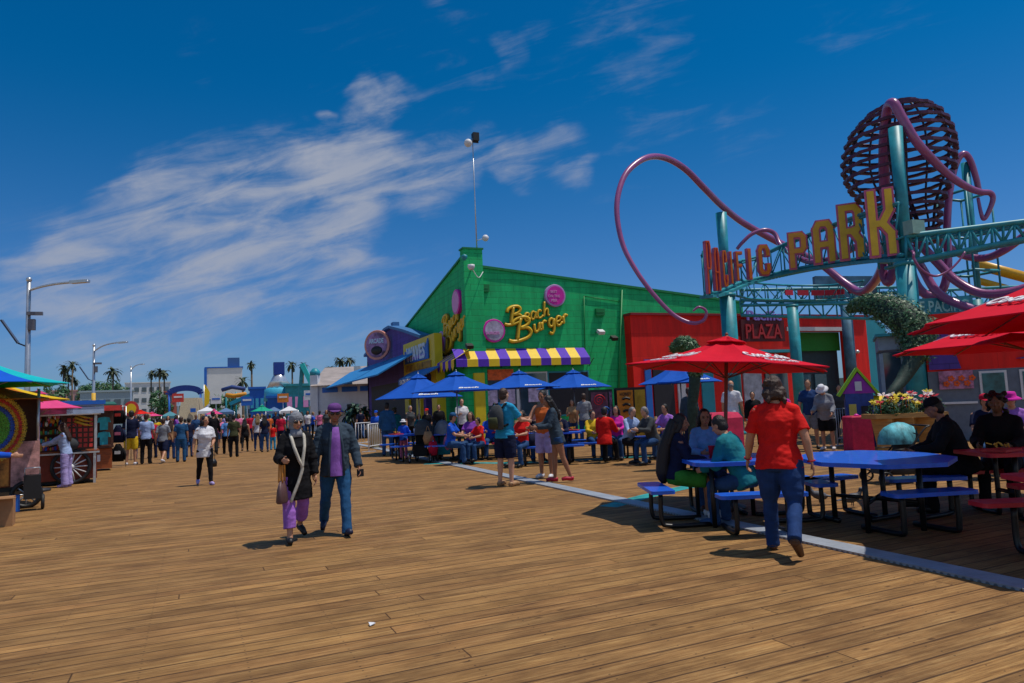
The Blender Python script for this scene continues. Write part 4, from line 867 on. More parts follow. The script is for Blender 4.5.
mb=MB(); fw=.22; mb.box((pr_+fw/2-.02,YR-.06,pz/2),(fw,.12,pz)); mb.box(((pl_-.8+pr_)/2,YR-.06,pz+fw/2),(pr_-pl_+.8+2*fw,.12,fw)); part(rb_,'portal_frame',mb,whitem,world=True)
part(rb_,'portal_header',MB().box(((pl_-.8+pr_)/2,YR+.7,pz-.55),(pr_-pl_+.8,.1,1.1)),mat('header_green',(.01,.22,.02),var=.1),world=True)
part(rb_,'doorway',MB().box(((pl_-.8+pr_)/2,YR+.95,pz/2-.5),(pr_-pl_+.8,.1,pz-1)),mat('doorway_dark',(.02,.05,.07)),world=True)
for i in range(3): part(rb_,'door',MB().box((pl_-.3+i*(pr_-pl_)/3,YR+.85,1.25),(.9,.06,2.4)),mat('door_slate',(.06,.16,.22),rough=.2),world=True)
TW=rf_(886,318); mb=MB(); mb.prism([(xr,YR+.1,0),(TW.x,YR+.1,0),(TW.x,YR+.1,zT-.5),(xr+.4,YR+.1,zT-.02),(xr,YR+.1,zT)],(0,.4,0)); part(rb_,'return_wall',mb,tealw,world=True)
part(rb_,'wall_light',MB().ell((rf_(856,352).x,YR-.1,rf_(856,352).z),(.14,.12,.12)),silver,world=True)
# ground floor openings left part of the red hall
for a,b_,mt,l_ in ((644,650,bluep,'blue painted column'),(652,672,dark,None),(676,684,whitem,None),(700,712,tealw,None),(742,760,mat('poster_white',(.4,.42,.5),var=.3,scale=3),'pale poster'),(764,786,glass,None)):
    A=rf_(a,370); B=rf_(b_,370); part(rb_,'shopfront_panel',MB().box(((A.x+B.x)/2,YR-.05,1.75),(B.x-A.x,.08,3.4)),mt,world=True,label=l_)
part(rb_,'shopfront_canopy',MB().box(((xl+pl_)/2+1,YR-.3,3.75),(pl_-xl-4,.7,.16)),tealw,world=True)
c=rf_(758,324); sg=thing('neon_sign','dark red and violet neon sign above the hall behind the arch','sign',(c.x,YR-.3,c.z)); part(sg,'sign_board',MB().box((0,0,-.4),(3.0,.15,1.2)),mat('board_maroon',(.09,.008,.015)))
part(sg,'lettering',textmb('PLAZA',(0,-.1,-.45),(1,0,0),(0,0,1),width=2.5,height=.8,depth=.08,bold=.01),mat('neon_red',(.4,.02,.03))); part(sg,'lettering',textmb('Pacific',(.1,-.1,.42),(1,0,0),(0,0,1),width=2.4,height=.55,depth=.08,bold=.02),mat('neon_violet',(.25,.18,.6)))
# beehive posters / drink machines by the wall
def stand_board(px0,px1,py0,py1,dep,faces,lab,cat='menu board',name='menu_board'):
    a=DP(px0,py0,dep); b_=DP(px1,py0,dep); c=(a+b_)/2; rz=math.atan2(b_.y-a.y,b_.x-a.x); ln=(b_-a).length
    t=thing(name,lab,cat,(c.x,c.y,0),rz); h_=a.z; part(t,'cabinet',MB().box((0,.3,h_/2),(ln,.6,h_)),blackm)
    for k,(u0,u1,mt) in enumerate(faces): part(t,'panel',MB().box(((u0+u1)/2*ln-ln/2,-.02,h_*.52),((u1-u0)*ln-.04,.04,h_*.86)),mt)
    return t,ln,h_
t,ln,h_=stand_board(616,645,388,440,25.0,((0,.58,mat('board_amber',(.62,.2,.01),var=.35,scale=2.5)),(.6,1,mat('board_gold2',(.5,.3,.02),var=.3,scale=3))),'yellow and orange upright food cabinet with black striped emblem')
for i,zz in enumerate((1.5,1.28,1.06)): part(t,'stripe',MB().tube(smooth_path([(-.32,-.05,zz),(-.2,-.05,zz+.05),(-.05,-.05,zz)]),.045,6),blackm)
part(t,'lettering',textmb('HONEY',(-.2,-.05,h_*.88),(1,0,0),(0,0,1),width=.4,height=.12,depth=.02),blackm)
t,ln,h_=stand_board(590,612,390,440,25.2,((0,.8,mat('board_swirl',(.16,.05,.09),var=.9,scale=4)),(.82,1,mat('board_dots',(.2,.1,.2),var=.9,scale=9))),'dark menu board with red and blue swirls beside the green wall')
part(t,'swirl',MB().tube([(-.1+.22*math.cos(i*.5)*(1-i/30),-.06,1.5+.22*math.sin(i*.5)*(1-i/30)) for i in range(28)],.02,5),red_c); part(t,'swirl',MB().tube([(.1+.18*math.cos(i*.5)*(1-i/30),-.06,1.1+.18*math.sin(i*.5)*(1-i/30)) for i in range(28)],.02,5),bluep)
# ================= ARCH =================
ar=thing('entrance_arch','teal steel truss arch on columns carrying yellow PACIFIC PARK letters outlined in pink','entrance arch',tuple(G(728,432)) )
ctrl=[(706,293,25.2),(716,292,26),(727,288,27),(742,282,28.6),(760,277.5,29.8),(785,271,29.6),(810,266,28),(835,262,26),(860,258.5,23.6),(885,256,21.5),(903,255,20)]
bot=smooth_path([DP(*c) for c in ctrl],10)
hts=[(706,241),(722,248),(740,251),(760,246),(790,232),(815,222),(840,212),(866,203),(890,196),(903,192)]
def top_y(px):
    for (a,ya),(b_,yb) in zip(hts,hts[1:]):
        if a<=px<=b_: return ya+(yb-ya)*(px-a)/(b_-a)
    return hts[0][1] if px<706 else hts[-1][1]
topc_=[]
for p in bot: x,y,d=PR(p); q=DP(x,top_y(x)+10,d); topc_.append(Vector((p.x,p.y,q.z)))
back=lambda P:[p+Vector((.35,.55,0)) for p in P]
def truss(mb,b0,b1,r=.055,step=5):
    mb.tube(b0,r,7); mb.tube(b1,r,7)
    for i in range(0,len(b0)-step,step): mb.tube([b0[i],b1[i]],r*.55,5); mb.tube([b0[i],b1[i+step]] if (i//step)%2 else [b1[i],b0[i+step]],r*.5,5)
mb=MB(); truss(mb,bot,topc_,.06); truss(mb,back(bot),back(topc_),.05)
for i in range(0,len(bot),5): mb.tube([bot[i],back(bot)[i]],.035,5); mb.tube([topc_[i],back(topc_)[i]],.035,5)
part(ar,'truss',mb,tealm,world=True)
mb=MB(); dk=bot; 
for i in range(len(dk)-1): a,b_=dk[i]-Vector((0,0,.14)),dk[i+1]-Vector((0,0,.14)); mb.bar(a,b_,.5,.10)
part(ar,'bottom_chord',mb,tealm,world=True)
# lower ring truss behind the arch
ring=smooth_path([DP(*c) for c in ((737,296,29),(755,299,32),(790,300,35),(830,300,35),(865,297,32))],6); up_=[p+Vector((0,0,.75)) for p in ring]
lr=thing('ring_truss','thin curved teal truss with red signs strung behind the arch','truss',tuple(ring[8]*1.0)); mb=MB(); truss(mb,ring,up_,.05,2); part(lr,'truss',mb,tealm,world=True)
for i in range(11,22,2):
    p=(ring[i]+up_[i])/2; q=(ring[min(i+2,len(ring)-1)]+up_[min(i+2,len(ring)-1)])/2; d=(q-p).normalized(); part(lr,'sign_plate',MB().bar(p-Vector((0,.12,.02)),p+d*.6-Vector((0,.12,.02)),.05,.26),red_c if i%4 else whitem,world=True)
# letters
def tpx(px):
    best=min(range(len(bot)),key=lambda i:abs(PR(bot[i])[0]-px)); 
    j=best+1 if best+1<len(bot) and (PR(bot[best])[0]<px) else best-1
    xa,xb=PR(bot[best])[0],PR(bot[j])[0]; t_=(px-xa)/(xb-xa) if xb!=xa else 0
    return bot[best].lerp(bot[j],max(0,min(1,t_)))
pinkm=mat('letter_rim_pink',(.55,.10,.22),rough=.4,var=.1); 
for ch,xa,xb,yb,yt in (('P',706.5,713,294,240),('A',714,721,291,247),('C',722,728.5,287,250),('I',729.5,733.5,284,251),('F',735,744,281,251),('I',746.5,753,280,248),('C',757,772,276,244),('P',790,809,269,231),('A',815,837,264,219),('R',842,866,260,202),('K',872,898,257,187)):
    A=tpx(xa);B=tpx(xb); d=B-A; d.z=0; c=(A+B)/2; xm,ym,dm=PR(c); e=(d.normalized()*.3+Vector((RT.x,RT.y,0)).normalized()*.7).normalized(); wd=(xb-xa)/FPX*dm/max(.3,e.dot(RT))
    zb_=DP(xm,yb,dm).z; zt_=DP(xm,yt,dm).z; n_=e.cross(Vector((0,0,1))); vd=Vector((c.x,c.y,0)).normalized(); o=Vector((c.x,c.y,(zb_+zt_)/2)); ds=(o-CAM).length; kf=1-(1.05 if ch=='K' else .7)/ds; o=CAM+(o-CAM)*kf; wd*=kf*(.90 if xa>780 else .86); hm_k=(zt_-zb_)*kf; zb_=o.z-hm_k/2; zt_=o.z+hm_k/2
    BL=dict(P=[[(0,0),(0,1)],[(0,1),(.8,1),(1,.9),(1,.58),(.8,.47),(0,.47)]],A=[[(0,0),(0,.86),(.2,1),(.8,1),(1,.86),(1,0)],[(0,.42),(1,.42)]],C=[[(1,.72),(1,.86),(.8,1),(.2,1),(0,.86),(0,.14),(.2,0),(.8,0),(1,.14),(1,.28)]],
      I=[[(.5,0),(.5,1)]],F=[[(0,0),(0,1),(1,1)],[(0,.52),(.8,.52)]],R=[[(0,0),(0,1)],[(0,1),(.8,1),(1,.9),(1,.6),(.8,.5),(0,.5)],[(.6,.5),(1,.28),(1,0)]],K=[[(0,0),(0,1)],[(0,.48),(.55,.48),(1,.70),(1,1)],[(.55,.48),(1,.3),(1,0)]])
    def strokes(wid,dep_,off):
        mb=MB(); H_=zt_-zb_; iw=max(0.02,wd-stw*1.25); ih=H_-stw*1.3
        for si,st_ in enumerate(BL[ch]):
            P=[o+n_*(off+si*.006)+e*((p[0]-.5)*iw)+Vector((0,0,(p[1]-.5)*ih)) for p in st_]
            for qi,(p,q) in enumerate(zip(P,P[1:])):
                d_=(q-p).normalized(); e0=.5 if qi==0 else .3; e1_=.5 if qi==len(P)-2 else .3; mb.bar(p-d_*wid*e0+n_*qi*.002,q+d_*wid*e1_+n_*qi*.002,wid,dep_,up=n_)
        return mb
    stw=wd*.31 if ch!='I' else wd*.62
    lt=part(ar,'letter',strokes(stw*1.3,.16,0),pinkm,world=True)
    uu=max(0,min(1,(xa-706)/150)); ui=round(uu*5); part(lt,'letter_face',strokes(stw*.80,.12,.05),mat('letter_face_%d'%ui,(.72,.10+.36*ui/5,.02),rough=.4,var=.1,scale=3),world=True)
# columns
def colm(px,py,dep,r,lean=0):
    p=DP(px,py,dep); mb=MB(); mb.tube([(p.x,p.y,p.z),(p.x+lean,p.y,.0)],r,16); mb.tube([(p.x,p.y,p.z),(p.x,p.y,p.z-.12)],r*1.12,16); mb.tube([(p.x+lean,p.y,.12),(p.x+lean,p.y,0)],r*1.25,16); part(ar,'column',mb,tealm,world=True); return p
colm(727,294,26.7,.29); colm(792,305,33,.25); k3=colm(905,262,20,.27)
# right hand box truss from the tall column
a0=DP(906,262,20); a1=DP(1060,232,19); u0=DP(906,236,20); u1=DP(1060,217,19)
n_=14; lo=[a0.lerp(a1,i/n_) for i in range(n_+1)]; hi=[u0.lerp(u1,i/n_) for i in range(n_+1)]; bk=Vector((.25,.9,0))
mb=MB(); mb.tube(lo,.075,8); mb.tube(hi,.075,8); mb.tube([p+bk for p in lo],.06,7); mb.tube([p+bk for p in hi],.06,7)
for i in range(n_+1): mb.tube([lo[i],hi[i]],.04,6); mb.tube([lo[i],lo[i]+bk],.035,5); mb.tube([hi[i],hi[i]+bk],.035,5)
for i in range(n_): mb.tube([lo[i],hi[i+1]] if i%2 else [hi[i],lo[i+1]],.04,6)
part(ar,'side_truss',mb,tealm,world=True)
mb=MB()
kp=k3+FW*1.2+RT*.42
for i in range(4): a=kp+Vector((.45*(i%2)-.2,.45*(i//2),0)); mb.tube([a,a+Vector((0,0,1.9))],.035,6)
for z in(.2,.8,1.4,1.9): mb.box(kp+Vector((.02,.22,z)),(.5,.5,.04))
part(ar,'pier_frame',mb,tealm,world=True); c=DP(914,228,20); part(ar,'junction_box',MB().box(c,(.5,.3,.4)),mat('box_green',(.2,.35,.3)),world=True)
c=DP(976,300,21.5); mb=MB().tube([(c.x,c.y,c.z),(c.x,c.y,0)],.19,14); part(ar,'column',mb,tealm,world=True)
mb=MB(); a=DP(908,309,20.5); b_=DP(972,304,20.5); e=(b_-a).normalized(); rz=math.atan2(e.y,e.x)
tq=thing('arch_side_sign','teal sign board with pale lettering low on the arch above the booth','sign',((a+b_)/2),rz); ln=(b_-a).length
part(tq,'sign_board',MB().box((0,0,0),(ln,.1,.5)),tealm); part(tq,'lettering',textmb('LE PACIFIC',(0,-.06,0),(1,0,0),(0,0,1),width=ln*.85,height=.34,depth=.04,bold=.02),mat('letter_mint',(.35,.65,.6)))
# ================= OCTOPUS =================
tub=mat('tentacle_mauve',(.28,.07,.20),rough=.3,var=.15,scale=1.5,coat=.5); maro=mat('maroon_ring',(.075,.014,.05),rough=.5,var=.3,scale=3)
oc_=thing('octopus_sculpture','giant mauve octopus sculpture with a ribbed maroon bulb head above the arch','sculpture',(k3.x,k3.y,5))
dp_=22.5; rings=[(899,103,20),(899,110,34),(899,118,43),(898,127,50),(898,136,54),(898,145,56.5),(898,154,57.5),(898,163,57),(899,172,55.5),(900,181,52),(902,190,47),(905,199,41),(908,207,35),(912,215,30),(915,223,27),(916,231,25),(917,239,24)]
hd=part(oc_,'head_ribs',MB(),maro,world=True); mb=MB()
for px,py,hw in rings:
    c=DP(px,py+3,dp_); Rg=hw*.90/FPX*dp_; pts=[]; k=40
    for i in range(k):
        a=2*math.pi*i/k; sc_=1+.035*math.cos(a*20); pts.append(c+Vector((math.cos(a)*Rg*sc_,math.sin(a)*Rg*sc_,0)))
    vs=[];n8=6
    # flat band ring (wider than tall)
    for i in range(k):
        a=2*math.pi*i/k; sc_=1+.02*math.cos(a*16); o=Vector((math.cos(a),math.sin(a),0))
        for (dr,dz) in ((-.17,.0),(-.12,.035),(0,.04),(.0,-.05),(-.12,-.035)): vs.append(c+o*(Rg*sc_+dr)+Vector((0,0,dz)))
    fs=[(i*5+j,((i+1)%k)*5+j,((i+1)%k)*5+(j+1)%5,i*5+(j+1)%5) for i in range(k) for j in range(5)]
    mb.add(vs,fs)
me=mb.xf(TM(oc_).inverted()).mesh('head_ribs',maro); hd.data=me
mb=MB()
for a in [i*math.pi/2+.5 for i in range(4)]:
    mb.tube([DP(px,py,dp_)+Vector((math.cos(a),math.sin(a),0))*max(.05,hw*.9/FPX*dp_-.25) for px,py,hw in rings],.045,6)
    mb.tube([DP(px,py,dp_)+Vector((math.cos(a+.39),math.sin(a+.39),0))*max(.05,hw/FPX*dp_*.45) for px,py,hw in rings],.035,5)
part(oc_,'head_struts',mb,mat('strut_black',(.02,.01,.03),rough=.5),world=True)
def tent(pts,r0,r1,mt=tub):
    P=smooth_path([DP(*p) for p in pts],7); n=len(P); part(oc_,'tentacle',MB().tube(P,[.9*(r0+(r1-r0)*(i/(n-1))) for i in range(n)],12),mt,world=True)
tent([(896,262,22),(886,200,22.6),(884,150,22),(887,112,21.5),(893,103,21),(901,116,20.8),(916,141,20.6),(933,160,20.7),(950,176,21),(967,187,21.2),(980,192,21.2),(990,193,21.2),(993,199,21.2),(989,211,21.2),(984,219,21.2),(981,213,21.2),(978,198,21.3)],.20,.05)
tent([(888,228,23.5),(884,262,26),(876,280,28),(862,292,30),(846,284,31),(822,265,31.8),(800,253,32),(770,238,32),(742,222,31),(722,206,29.5),(704,188,28),(685,169,27),(665,158,26),(646,158,25),(628,171,24.3),(619,191,23.8),(617,215,23.4),(623,245,23),(637,272,22.6),(655,296,22.4),(674,315,22.2),(692,323,22),(704,320,22),(706,311,22),(699,307,22),(693,311,22)],.22,.035)
tent([(898,240,24),(894,268,24),(889,282,24),(884,276,24.2),(880,258,24.4),(860,246,25),(835,258,26.5),(812,262,28),(795,256,29.5),(781,246,30.5),(775,234,31),(765,230,31),(752,234,31),(742,243,31),(737,249,31)],.19,.08)
tent([(905,240,22),(922,268,21),(937,292,20.5),(960,305,20),(985,311,19.5),(1010,308,19),(1045,298,18.5)],.13,.16)
tent([(912,236,22.5),(937,262,22),(955,280,21.6),(980,293,21),(1010,292,20.5),(1050,280,20)],.15,.15)
tent([(925,232,23),(950,248,23),(965,256,23),(985,258,22.6),(1003,251,22),(1024,236,21.6),(1050,215,21)],.13,.14)
tent([(905,232,23.5),(909,262,23),(916,284,22.6),(927,295,22.4),(938,294,22.3),(945,284,22.2),(948,262,22.4),(947,230,22.6),(949,196,22.8),(955,166,23),(963,154,23),(970,160,23),(976,178,23),(979,192,23)],.17,.10)
tent([(905,248,21.4),(913,252,19.6),(914,259,19.4),(922,270,19.4),(935,276,19.4),(948,271,19.4),(958,262,19.4),(965,252,19.4)],.045,.03)
for px,pt_,pb_,dep,rr_ in ((895,128,262,20.7,.17),(721,213,292,29.6,.20),(965,163,300,23.2,.11)):
    a=DP(px,pt_,dep); b_=DP(px,pb_,dep); part(oc_,'support_post',MB().tube([a,(a.x,a.y,b_.z)],[rr_*1.15,rr_*.85],12),tealm,world=True)
mb=MB(); c=DP(966,222,23)
for sx,sy in((-.6,-.5),(.6,-.5),(.6,.5),(-.6,.5)): mb.tube([c+Vector((sx,sy,.9)),c+Vector((sx,sy,-3))],.035,6)
for z in(.9,-.4,-1.7): mb.tube([c+Vector((-.6,-.5,z)),c+Vector((.6,-.5,z)),c+Vector((.6,.5,z)),c+Vector((-.6,.5,z))],.05,5,closed=True)
part(oc_,'support_tower',mb,tealm,world=True)
# coaster rails far behind
cz=thing('roller_coaster','distant yellow and teal coaster rails behind the arch','roller coaster',tuple(G(985,420)))
A=DP(975,264,38);B=DP(1050,284,38); mb=MB(); mb.tube([A,B],.3,8); mb.tube([A+Vector((0,0,-.9)),B+Vector((0,0,-.9))],.2,8); part(cz,'rail',mb,mat('rail_yellow',(.62,.32,.01),rough=.4),world=True)
mb=MB()
for x0,y0,x1,y1 in ((740,290,905,287),(880,293,1050,285),(740,300,905,304),(905,302,1050,290)):
    P=[DP(x0,y0,36).lerp(DP(x1,y1,36),i/12) for i in range(13)]; Q=[p-Vector((0,0,.8)) for p in P]; truss(mb,P,Q,.08,1)
for px in (940,1010): p=DP(px,288,36); mb.tube([p,(p.x,p.y,0)],.22,8)
part(cz,'support_truss',mb,tealm,world=True)
c0=DP(815,276,40);c1=DP(880,276,40); c2=DP(880,296,40); single('billboard',MB().prism([c0,c1,c2,Vector((c0.x,c0.y,c2.z))],(.2,.4,0)).tube([( (c0.x+c1.x)/2,(c0.y+c1.y)/2+.3,c2.z),((c0.x+c1.x)/2,(c0.y+c1.y)/2+.3,0)],.3,8),mat('board_bluegrey',(.08,.2,.3),var=.5,scale=.6),'faded blue billboard seen under the middle of the arch','billboard',((c0.x+c1.x)/2,(c0.y+c1.y)/2,0),world=True)
# ================= STREET FURNITURE, RIGHT =================
def leafball(mb,pts,n,size,rnd,spread):
    for c,rad in pts:
        for _ in range(n):
            d=Vector((rnd.gauss(0,1),rnd.gauss(0,1),rnd.gauss(0,1))).normalized(); p=Vector(c)+d*rad*rnd.uniform(.75,1.08)
            x=(d.orthogonal()).normalized(); x=Matrix.Rotation(rnd.uniform(0,6.3),3,d)@x; y=d.cross(x); x=(x+d*rnd.uniform(-.5,.7)).normalized(); s_=size*rnd.uniform(.6,1.4)
            mb.m=rnd.randrange(3); mb.add([p-y*s_*.3,p+x*s_*.5+y*s_*.05,p+x*s_,p+y*s_*.35],[(0,1,2,3)])
leafs=[mat('leaf_a',(.03,.10,.03),rough=.5,var=.3),mat('leaf_b',(.05,.15,.06),rough=.5,var=.3),mat('leaf_c',(.10,.18,.09),rough=.5,var=.3)]
stemd=mat('topiary_stem',(.015,.04,.03),rough=.7,bump=.5,var=.4,scale=15)
rnd=random.Random(3)
def topiary(path,lab,cat='topiary'):
    P=smooth_path([DP(*q[:3]) for q in path],4); rs=[]
    k=4; rad=[q[3] for q in path]
    for i in range(len(path)-1): rs+=[rad[i]+(rad[i+1]-rad[i])*j/k for j in range(k)]
    rs.append(rad[-1]); b0=P[0]; t=thing('topiary',lab,cat,(b0.x,b0.y,0),0,'topiary animals by the arch')
    part(t,'trunk',MB().tube([(b0.x,b0.y,0)]+P,[rs[0]]+[r_*.8 for r_ in rs],10),stemd,world=True)
    mb=MB(); st_=int(len(P)*.35); leafball(mb,[(p,r_) for p,r_ in zip(P,rs)][st_:],330,.085,rnd,1); part(t,'foliage',mb,leafs,world=True); return t
topiary([(884,403,17,.09),(892,392,17,.13),(902,380,17.2,.18),(912,362,17.4,.26),(918,345,17.6,.45),(915,330,17.8,.52),(903,318,18,.52),(888,309,18.4,.45),(872,305,18.8,.32),(858,305,19.2,.2),(850,309,19.4,.1)],'tall curved ivy-covered topiary with a dark bent trunk beside the booth')
topiary([(692,404,15,.14),(694,390,15,.15),(695,372,15,.16),(695,360,15,.2),(690,348,15,.2),(682,344,15,.16),(674,348,15,.08)],'dark topiary poking up behind the red parasol with three diners')
# planter with flowers
p=DP(905,425,15.5); t=thing('planter','tapered wooden planter full of yellow, red and white flowers behind the pushchair','planter',(p.x,p.y,0),D2R(-22))
plw=mat('planter_wood',(.42,.22,.06),rough=.6,var=.25,scale=3,stretch=(1,1,8)); mb=MB()
for k in range(-1,2):
    x=k*.48; mb.loft([((x,0,.1),(.16,0,0),(0,.22,0)),((x,0,.85),(.27,0,0),(0,.34,0))],4,False)
part(t,'tub',mb.xf(Matrix.Identity(4)),plw); part(t,'rim',MB().box((0,0,.9),(1.6,.62,.1)),plw)
mb=MB(); leafball(mb,[((rnd.uniform(-.7,.7),rnd.uniform(-.2,.2),1.0+rnd.uniform(0,.12)),.16) for _ in range(22)],60,.1,rnd,1); part(t,'foliage',mb,leafs)
for c_,n_s,nm in ((mat('petal_yellow',(.65,.5,.02),rough=.6),15,'yellow'),(mat('petal_red',(.6,.03,.05),rough=.6),9,'red'),(mat('petal_white',(.6,.5,.5),rough=.6),9,'white')):
    mb=MB()
    for i in range(n_s):
        c=Vector((rnd.uniform(-.72,.72),rnd.uniform(-.25,.2),1.12+rnd.uniform(0,.28)))
        for j in range(9): a=rnd.uniform(0,6.3); d=Vector((math.cos(a),math.sin(a),rnd.uniform(-.3,.8))).normalized(); e=d.orthogonal().normalized(); mb.add([c,c+d*.06+e*.03,c+d*.12,c+d*.06-e*.03],[(0,1,2,3)])
        mb.tube([c,c-Vector((0,0,.25))],.006,4)
    part(t,'blossoms',mb,c_,label=nm+' blossoms')
# pushchair near planter (teal hood) and big one left
def pushchair(lab,loc,rz,hood,seat,extra_=None,s_=1.0):
    t=thing('pushchair',lab,'pushchair',loc,rz,'pushchairs by the tables')
    mb=MB()
    for sx in(-.24,.24): mb.tube(smooth_path([(sx,-.38,1.02),(sx,-.28,.95),(sx,.05,.5),(sx,.38,.14)],4),.014,6); mb.tube([(sx,-.3,.16),(sx,.1,.52)],.014,6); mb.tube([(sx,-.05,.62),(sx,.2,.62)],.012,6)
    mb.tube([(-.24,-.38,1.02),(.24,-.38,1.02)],.018,7); part(t,'frame',mb,blackm)
    for sx in(-.27,.27):
        for y,r_ in((-.32,.15),(.38,.12)):
            wl_=MB(); wl_.tube([(sx,y+math.cos(a)*r_*.86,r_+math.sin(a)*r_*.86) for a in [i*math.pi/8 for i in range(16)]],r_*.14,7,closed=True); o=part(t,'wheel',wl_,blackm)
            h_=MB(); 
            for i in range(5): a=i*1.257; h_.tube([(sx,y,r_),(sx,y+math.cos(a)*r_*.8,r_+math.sin(a)*r_*.8)],.008,4)
            part(o,'spokes',h_,silver)
    part(t,'seat',remesh_part(MB().box((0,.12,.42),(.4,.4,.07)).box((0,-.1,.66),(.4,.09,.5),M=Matrix.Rotation(.35,3,'X')).box((0,.33,.3),(.36,.06,.25))),seat)
    hd_=MB(); rows=[]
    for i in range(7):
        a=math.pi*i/6*.62+.2; rows.append((Vector((0,-.1-.0,.72)),Vector((.23,0,0)),Vector((0,math.cos(a+.3)*-.36,math.sin(a)*.38+.05))))
    vs=[];fs=[]
    for i in range(8):
        a=D2R(-35+i*18); 
        for j in range(9):
            b_=math.pi*j/8; vs.append(Vector((math.cos(b_)*.235,-.12+math.sin(a)*.34*math.sin(b_)+.08*math.sin(b_),.72+math.sin(b_)*math.cos(a)*.38)))
    fs=[(i*9+j,i*9+j+1,(i+1)*9+j+1,(i+1)*9+j) for i in range(7) for j in range(8)]
    hd_.add(vs,fs,True); k=len(vs); hd_.add([v+Vector((0,0,-.012)) for v in vs],[f[::-1] for f in fs],True); part(t,'hood',hd_,hood)
    part(t,'basket',MB().loft([((0,.02,.16),(.2,0,0),(0,.26,0)),((0,.02,.32),(.24,0,0),(0,.3,0))],10),cloth('dgrey')); return t
def remesh_part(mb): return mb
p=G(893,462); hoodt=mat('hood_teal',(.10,.42,.48),rough=.6,var=.62,scale=3.5,stretch=(1,3,1)); pc=CAM+FW*11.5+RT*((888-512)/FPX*11.5)
t=pushchair('pushchair with a patterned turquoise hood parked behind the big blue table',(pc.x,pc.y,0),D2R(70),hoodt,cloth('dgrey')); t.scale=(1.05,1.05,.88)
p=G(424,462); t=pushchair('loaded dark pushchair with pink and teal bags at the kerb strip',(p.x,p.y,0),D2R(150),cloth('dgrey'),cloth('black')); t.scale=(1.1,1.1,1.1)
p=G(436,461); t=pushchair('grey-hooded double pushchair beside the loaded dark one',(p.x+.25,p.y+.1,0),D2R(165),cloth('grey'),cloth('teal')); t.scale=(1.05,1.05,1.05)
for px,py,dep,c,lb in((448,443,19.8,'pink','round pink bag hung on the side of the pushchair'),(433,448,19.4,'crimson','small red bag between the two pushchairs'),(428,438,19.5,'tan','tan bag hanging on the handles of the loaded pushchair')):
    d=DP(px,py,dep); single('bag',MB().loft([((0,0,-.2),(.1,0,0),(0,.06,0)),((0,0,0),(.15,0,0),(0,.09,0)),((0,0,.18),(.1,0,0),(0,.05,0))],12).tube(smooth_path([(-.06,0,.16),(0,0,.33),(.06,0,.16)]),.01,5),cloth(c),lb,'bag',d)
# red draped box
p=DP(859,447,17); t=thing('draped_bin','square bin covered by a bright crimson cloth beside the planter','bin',(p.x,p.y,0),D2R(-22)); part(t,'cloth_cover',MB().loft([((0,0,.02),(.36,0,0),(0,.36,0)),((0,0,.5),(.35,0,0),(0,.35,0)),((0,0,.84),(.34,0,0),(0,.34,0)),((0,0,.87),(.30,0,0),(0,.30,0))],4,False).xf(Matrix.Rotation(D2R(45),4,'Z')),mat('cover_crimson',(.5,.015,.07),rough=.8,var=.2,bump=.3)); part(t,'lid_knob',MB().lathe([(.06,.87),(.05,.9),(.01,.92)],n=10),mag)
# red recycling box near grey tee man
p=DP(722,440,16); t=thing('draped_bin','crimson-covered stand seen between the laughing woman and the bald man','bin',(p.x,p.y,0),D2R(-10)); part(t,'cloth_cover',MB().loft([((0,0,.02),(.75,0,0),(0,.5,0)),((0,0,1.0),(.75,0,0),(0,.5,0)),((0,0,1.12),(.6,0,0),(0,.4,0))],4,False).xf(Matrix.Rotation(D2R(45),4,'Z')),mat('cover_crimson'))
# booth with grey-blue frames
Yb=onY(0,0,1).y
bp_=DP(931,440,19.6); t=thing('ticket_booth','grey-blue framed booth with tall windows beside the curved topiary','booth',(bp_.x,bp_.y,0),D2R(-48)); fr_=mat('frame_greyblue',(.22,.30,.42),rough=.5); 
part(t,'wall',MB().box((0,1.2,.5),(2.2,2.2,1.0)).box((0,1.2,2.8),(2.2,2.2,.4)).box((0,2.2,1.7),(2.2,.1,1.8)),fr_)
for x in(-1.05,-.5,.05,.6,1.05): part(t,'post',MB().box((x,.06,1.75),(.1,.1,1.5)),fr_)
for k,(x,wd) in enumerate(((-.78,.46),(-.23,.46),(.32,.46),(.83,.36))): part(t,'pane',MB().box((x,.13,1.8),(wd,.02,1.45)),glass)
for x,zz,c in((-.23,1.9,'cream'),(.32,1.45,'red'),(.28,2.2,'orange'),(.8,1.8,'lavender')): part(t,'poster',MB().box((x,.10,zz),(.3,.02,.3)),cloth(c))
part(t,'counter',MB().box((0,-.1,1.02),(2.3,.45,.06)),whitem); part(t,'cornice',MB().box((0,1.1,3.03),(2.3,2.5,.08)),tealw)
bp2=DP(1030,440,18); t=thing('games_booth','grey games booth with bright orange flower picture and red upper wall at the far right','booth',(bp2.x,bp2.y,0),D2R(-50)); gm=mat('booth_grey',(.12,.15,.2),rough=.6)
part(t,'wall',MB().box((0,.6,.95),(4.2,.3,1.9)),gm); part(t,'upper_wall',MB().box((0,.6,2.7),(4.2,.3,1.6)),red_w); part(t,'violet_panel',MB().prism([(-2.05,.42,1.95),(-1.3,.42,1.95),(-1.6,.42,3.2),(-2.05,.42,3.2)],(0,-.05,0)),purple_w)
f=part(t,'picture',MB().box((-1.45,.41,1.65),(.8,.05,.5)),mat('petal_pink',(.5,.2,.35),var=.5,scale=6)); 
for i in range(6):
    c=Vector((-1.7+.12*i+.02,.37,1.55+.14*(i%2))); 
    fl=MB(); 
    for j in range(5): a=j*1.2566; fl.ell(c+Vector((math.cos(a)*.05,0,math.sin(a)*.05)),(.035,.01,.035))
    part(f,'flower',fl,mat('petal_orange',(.75,.1,.01)))
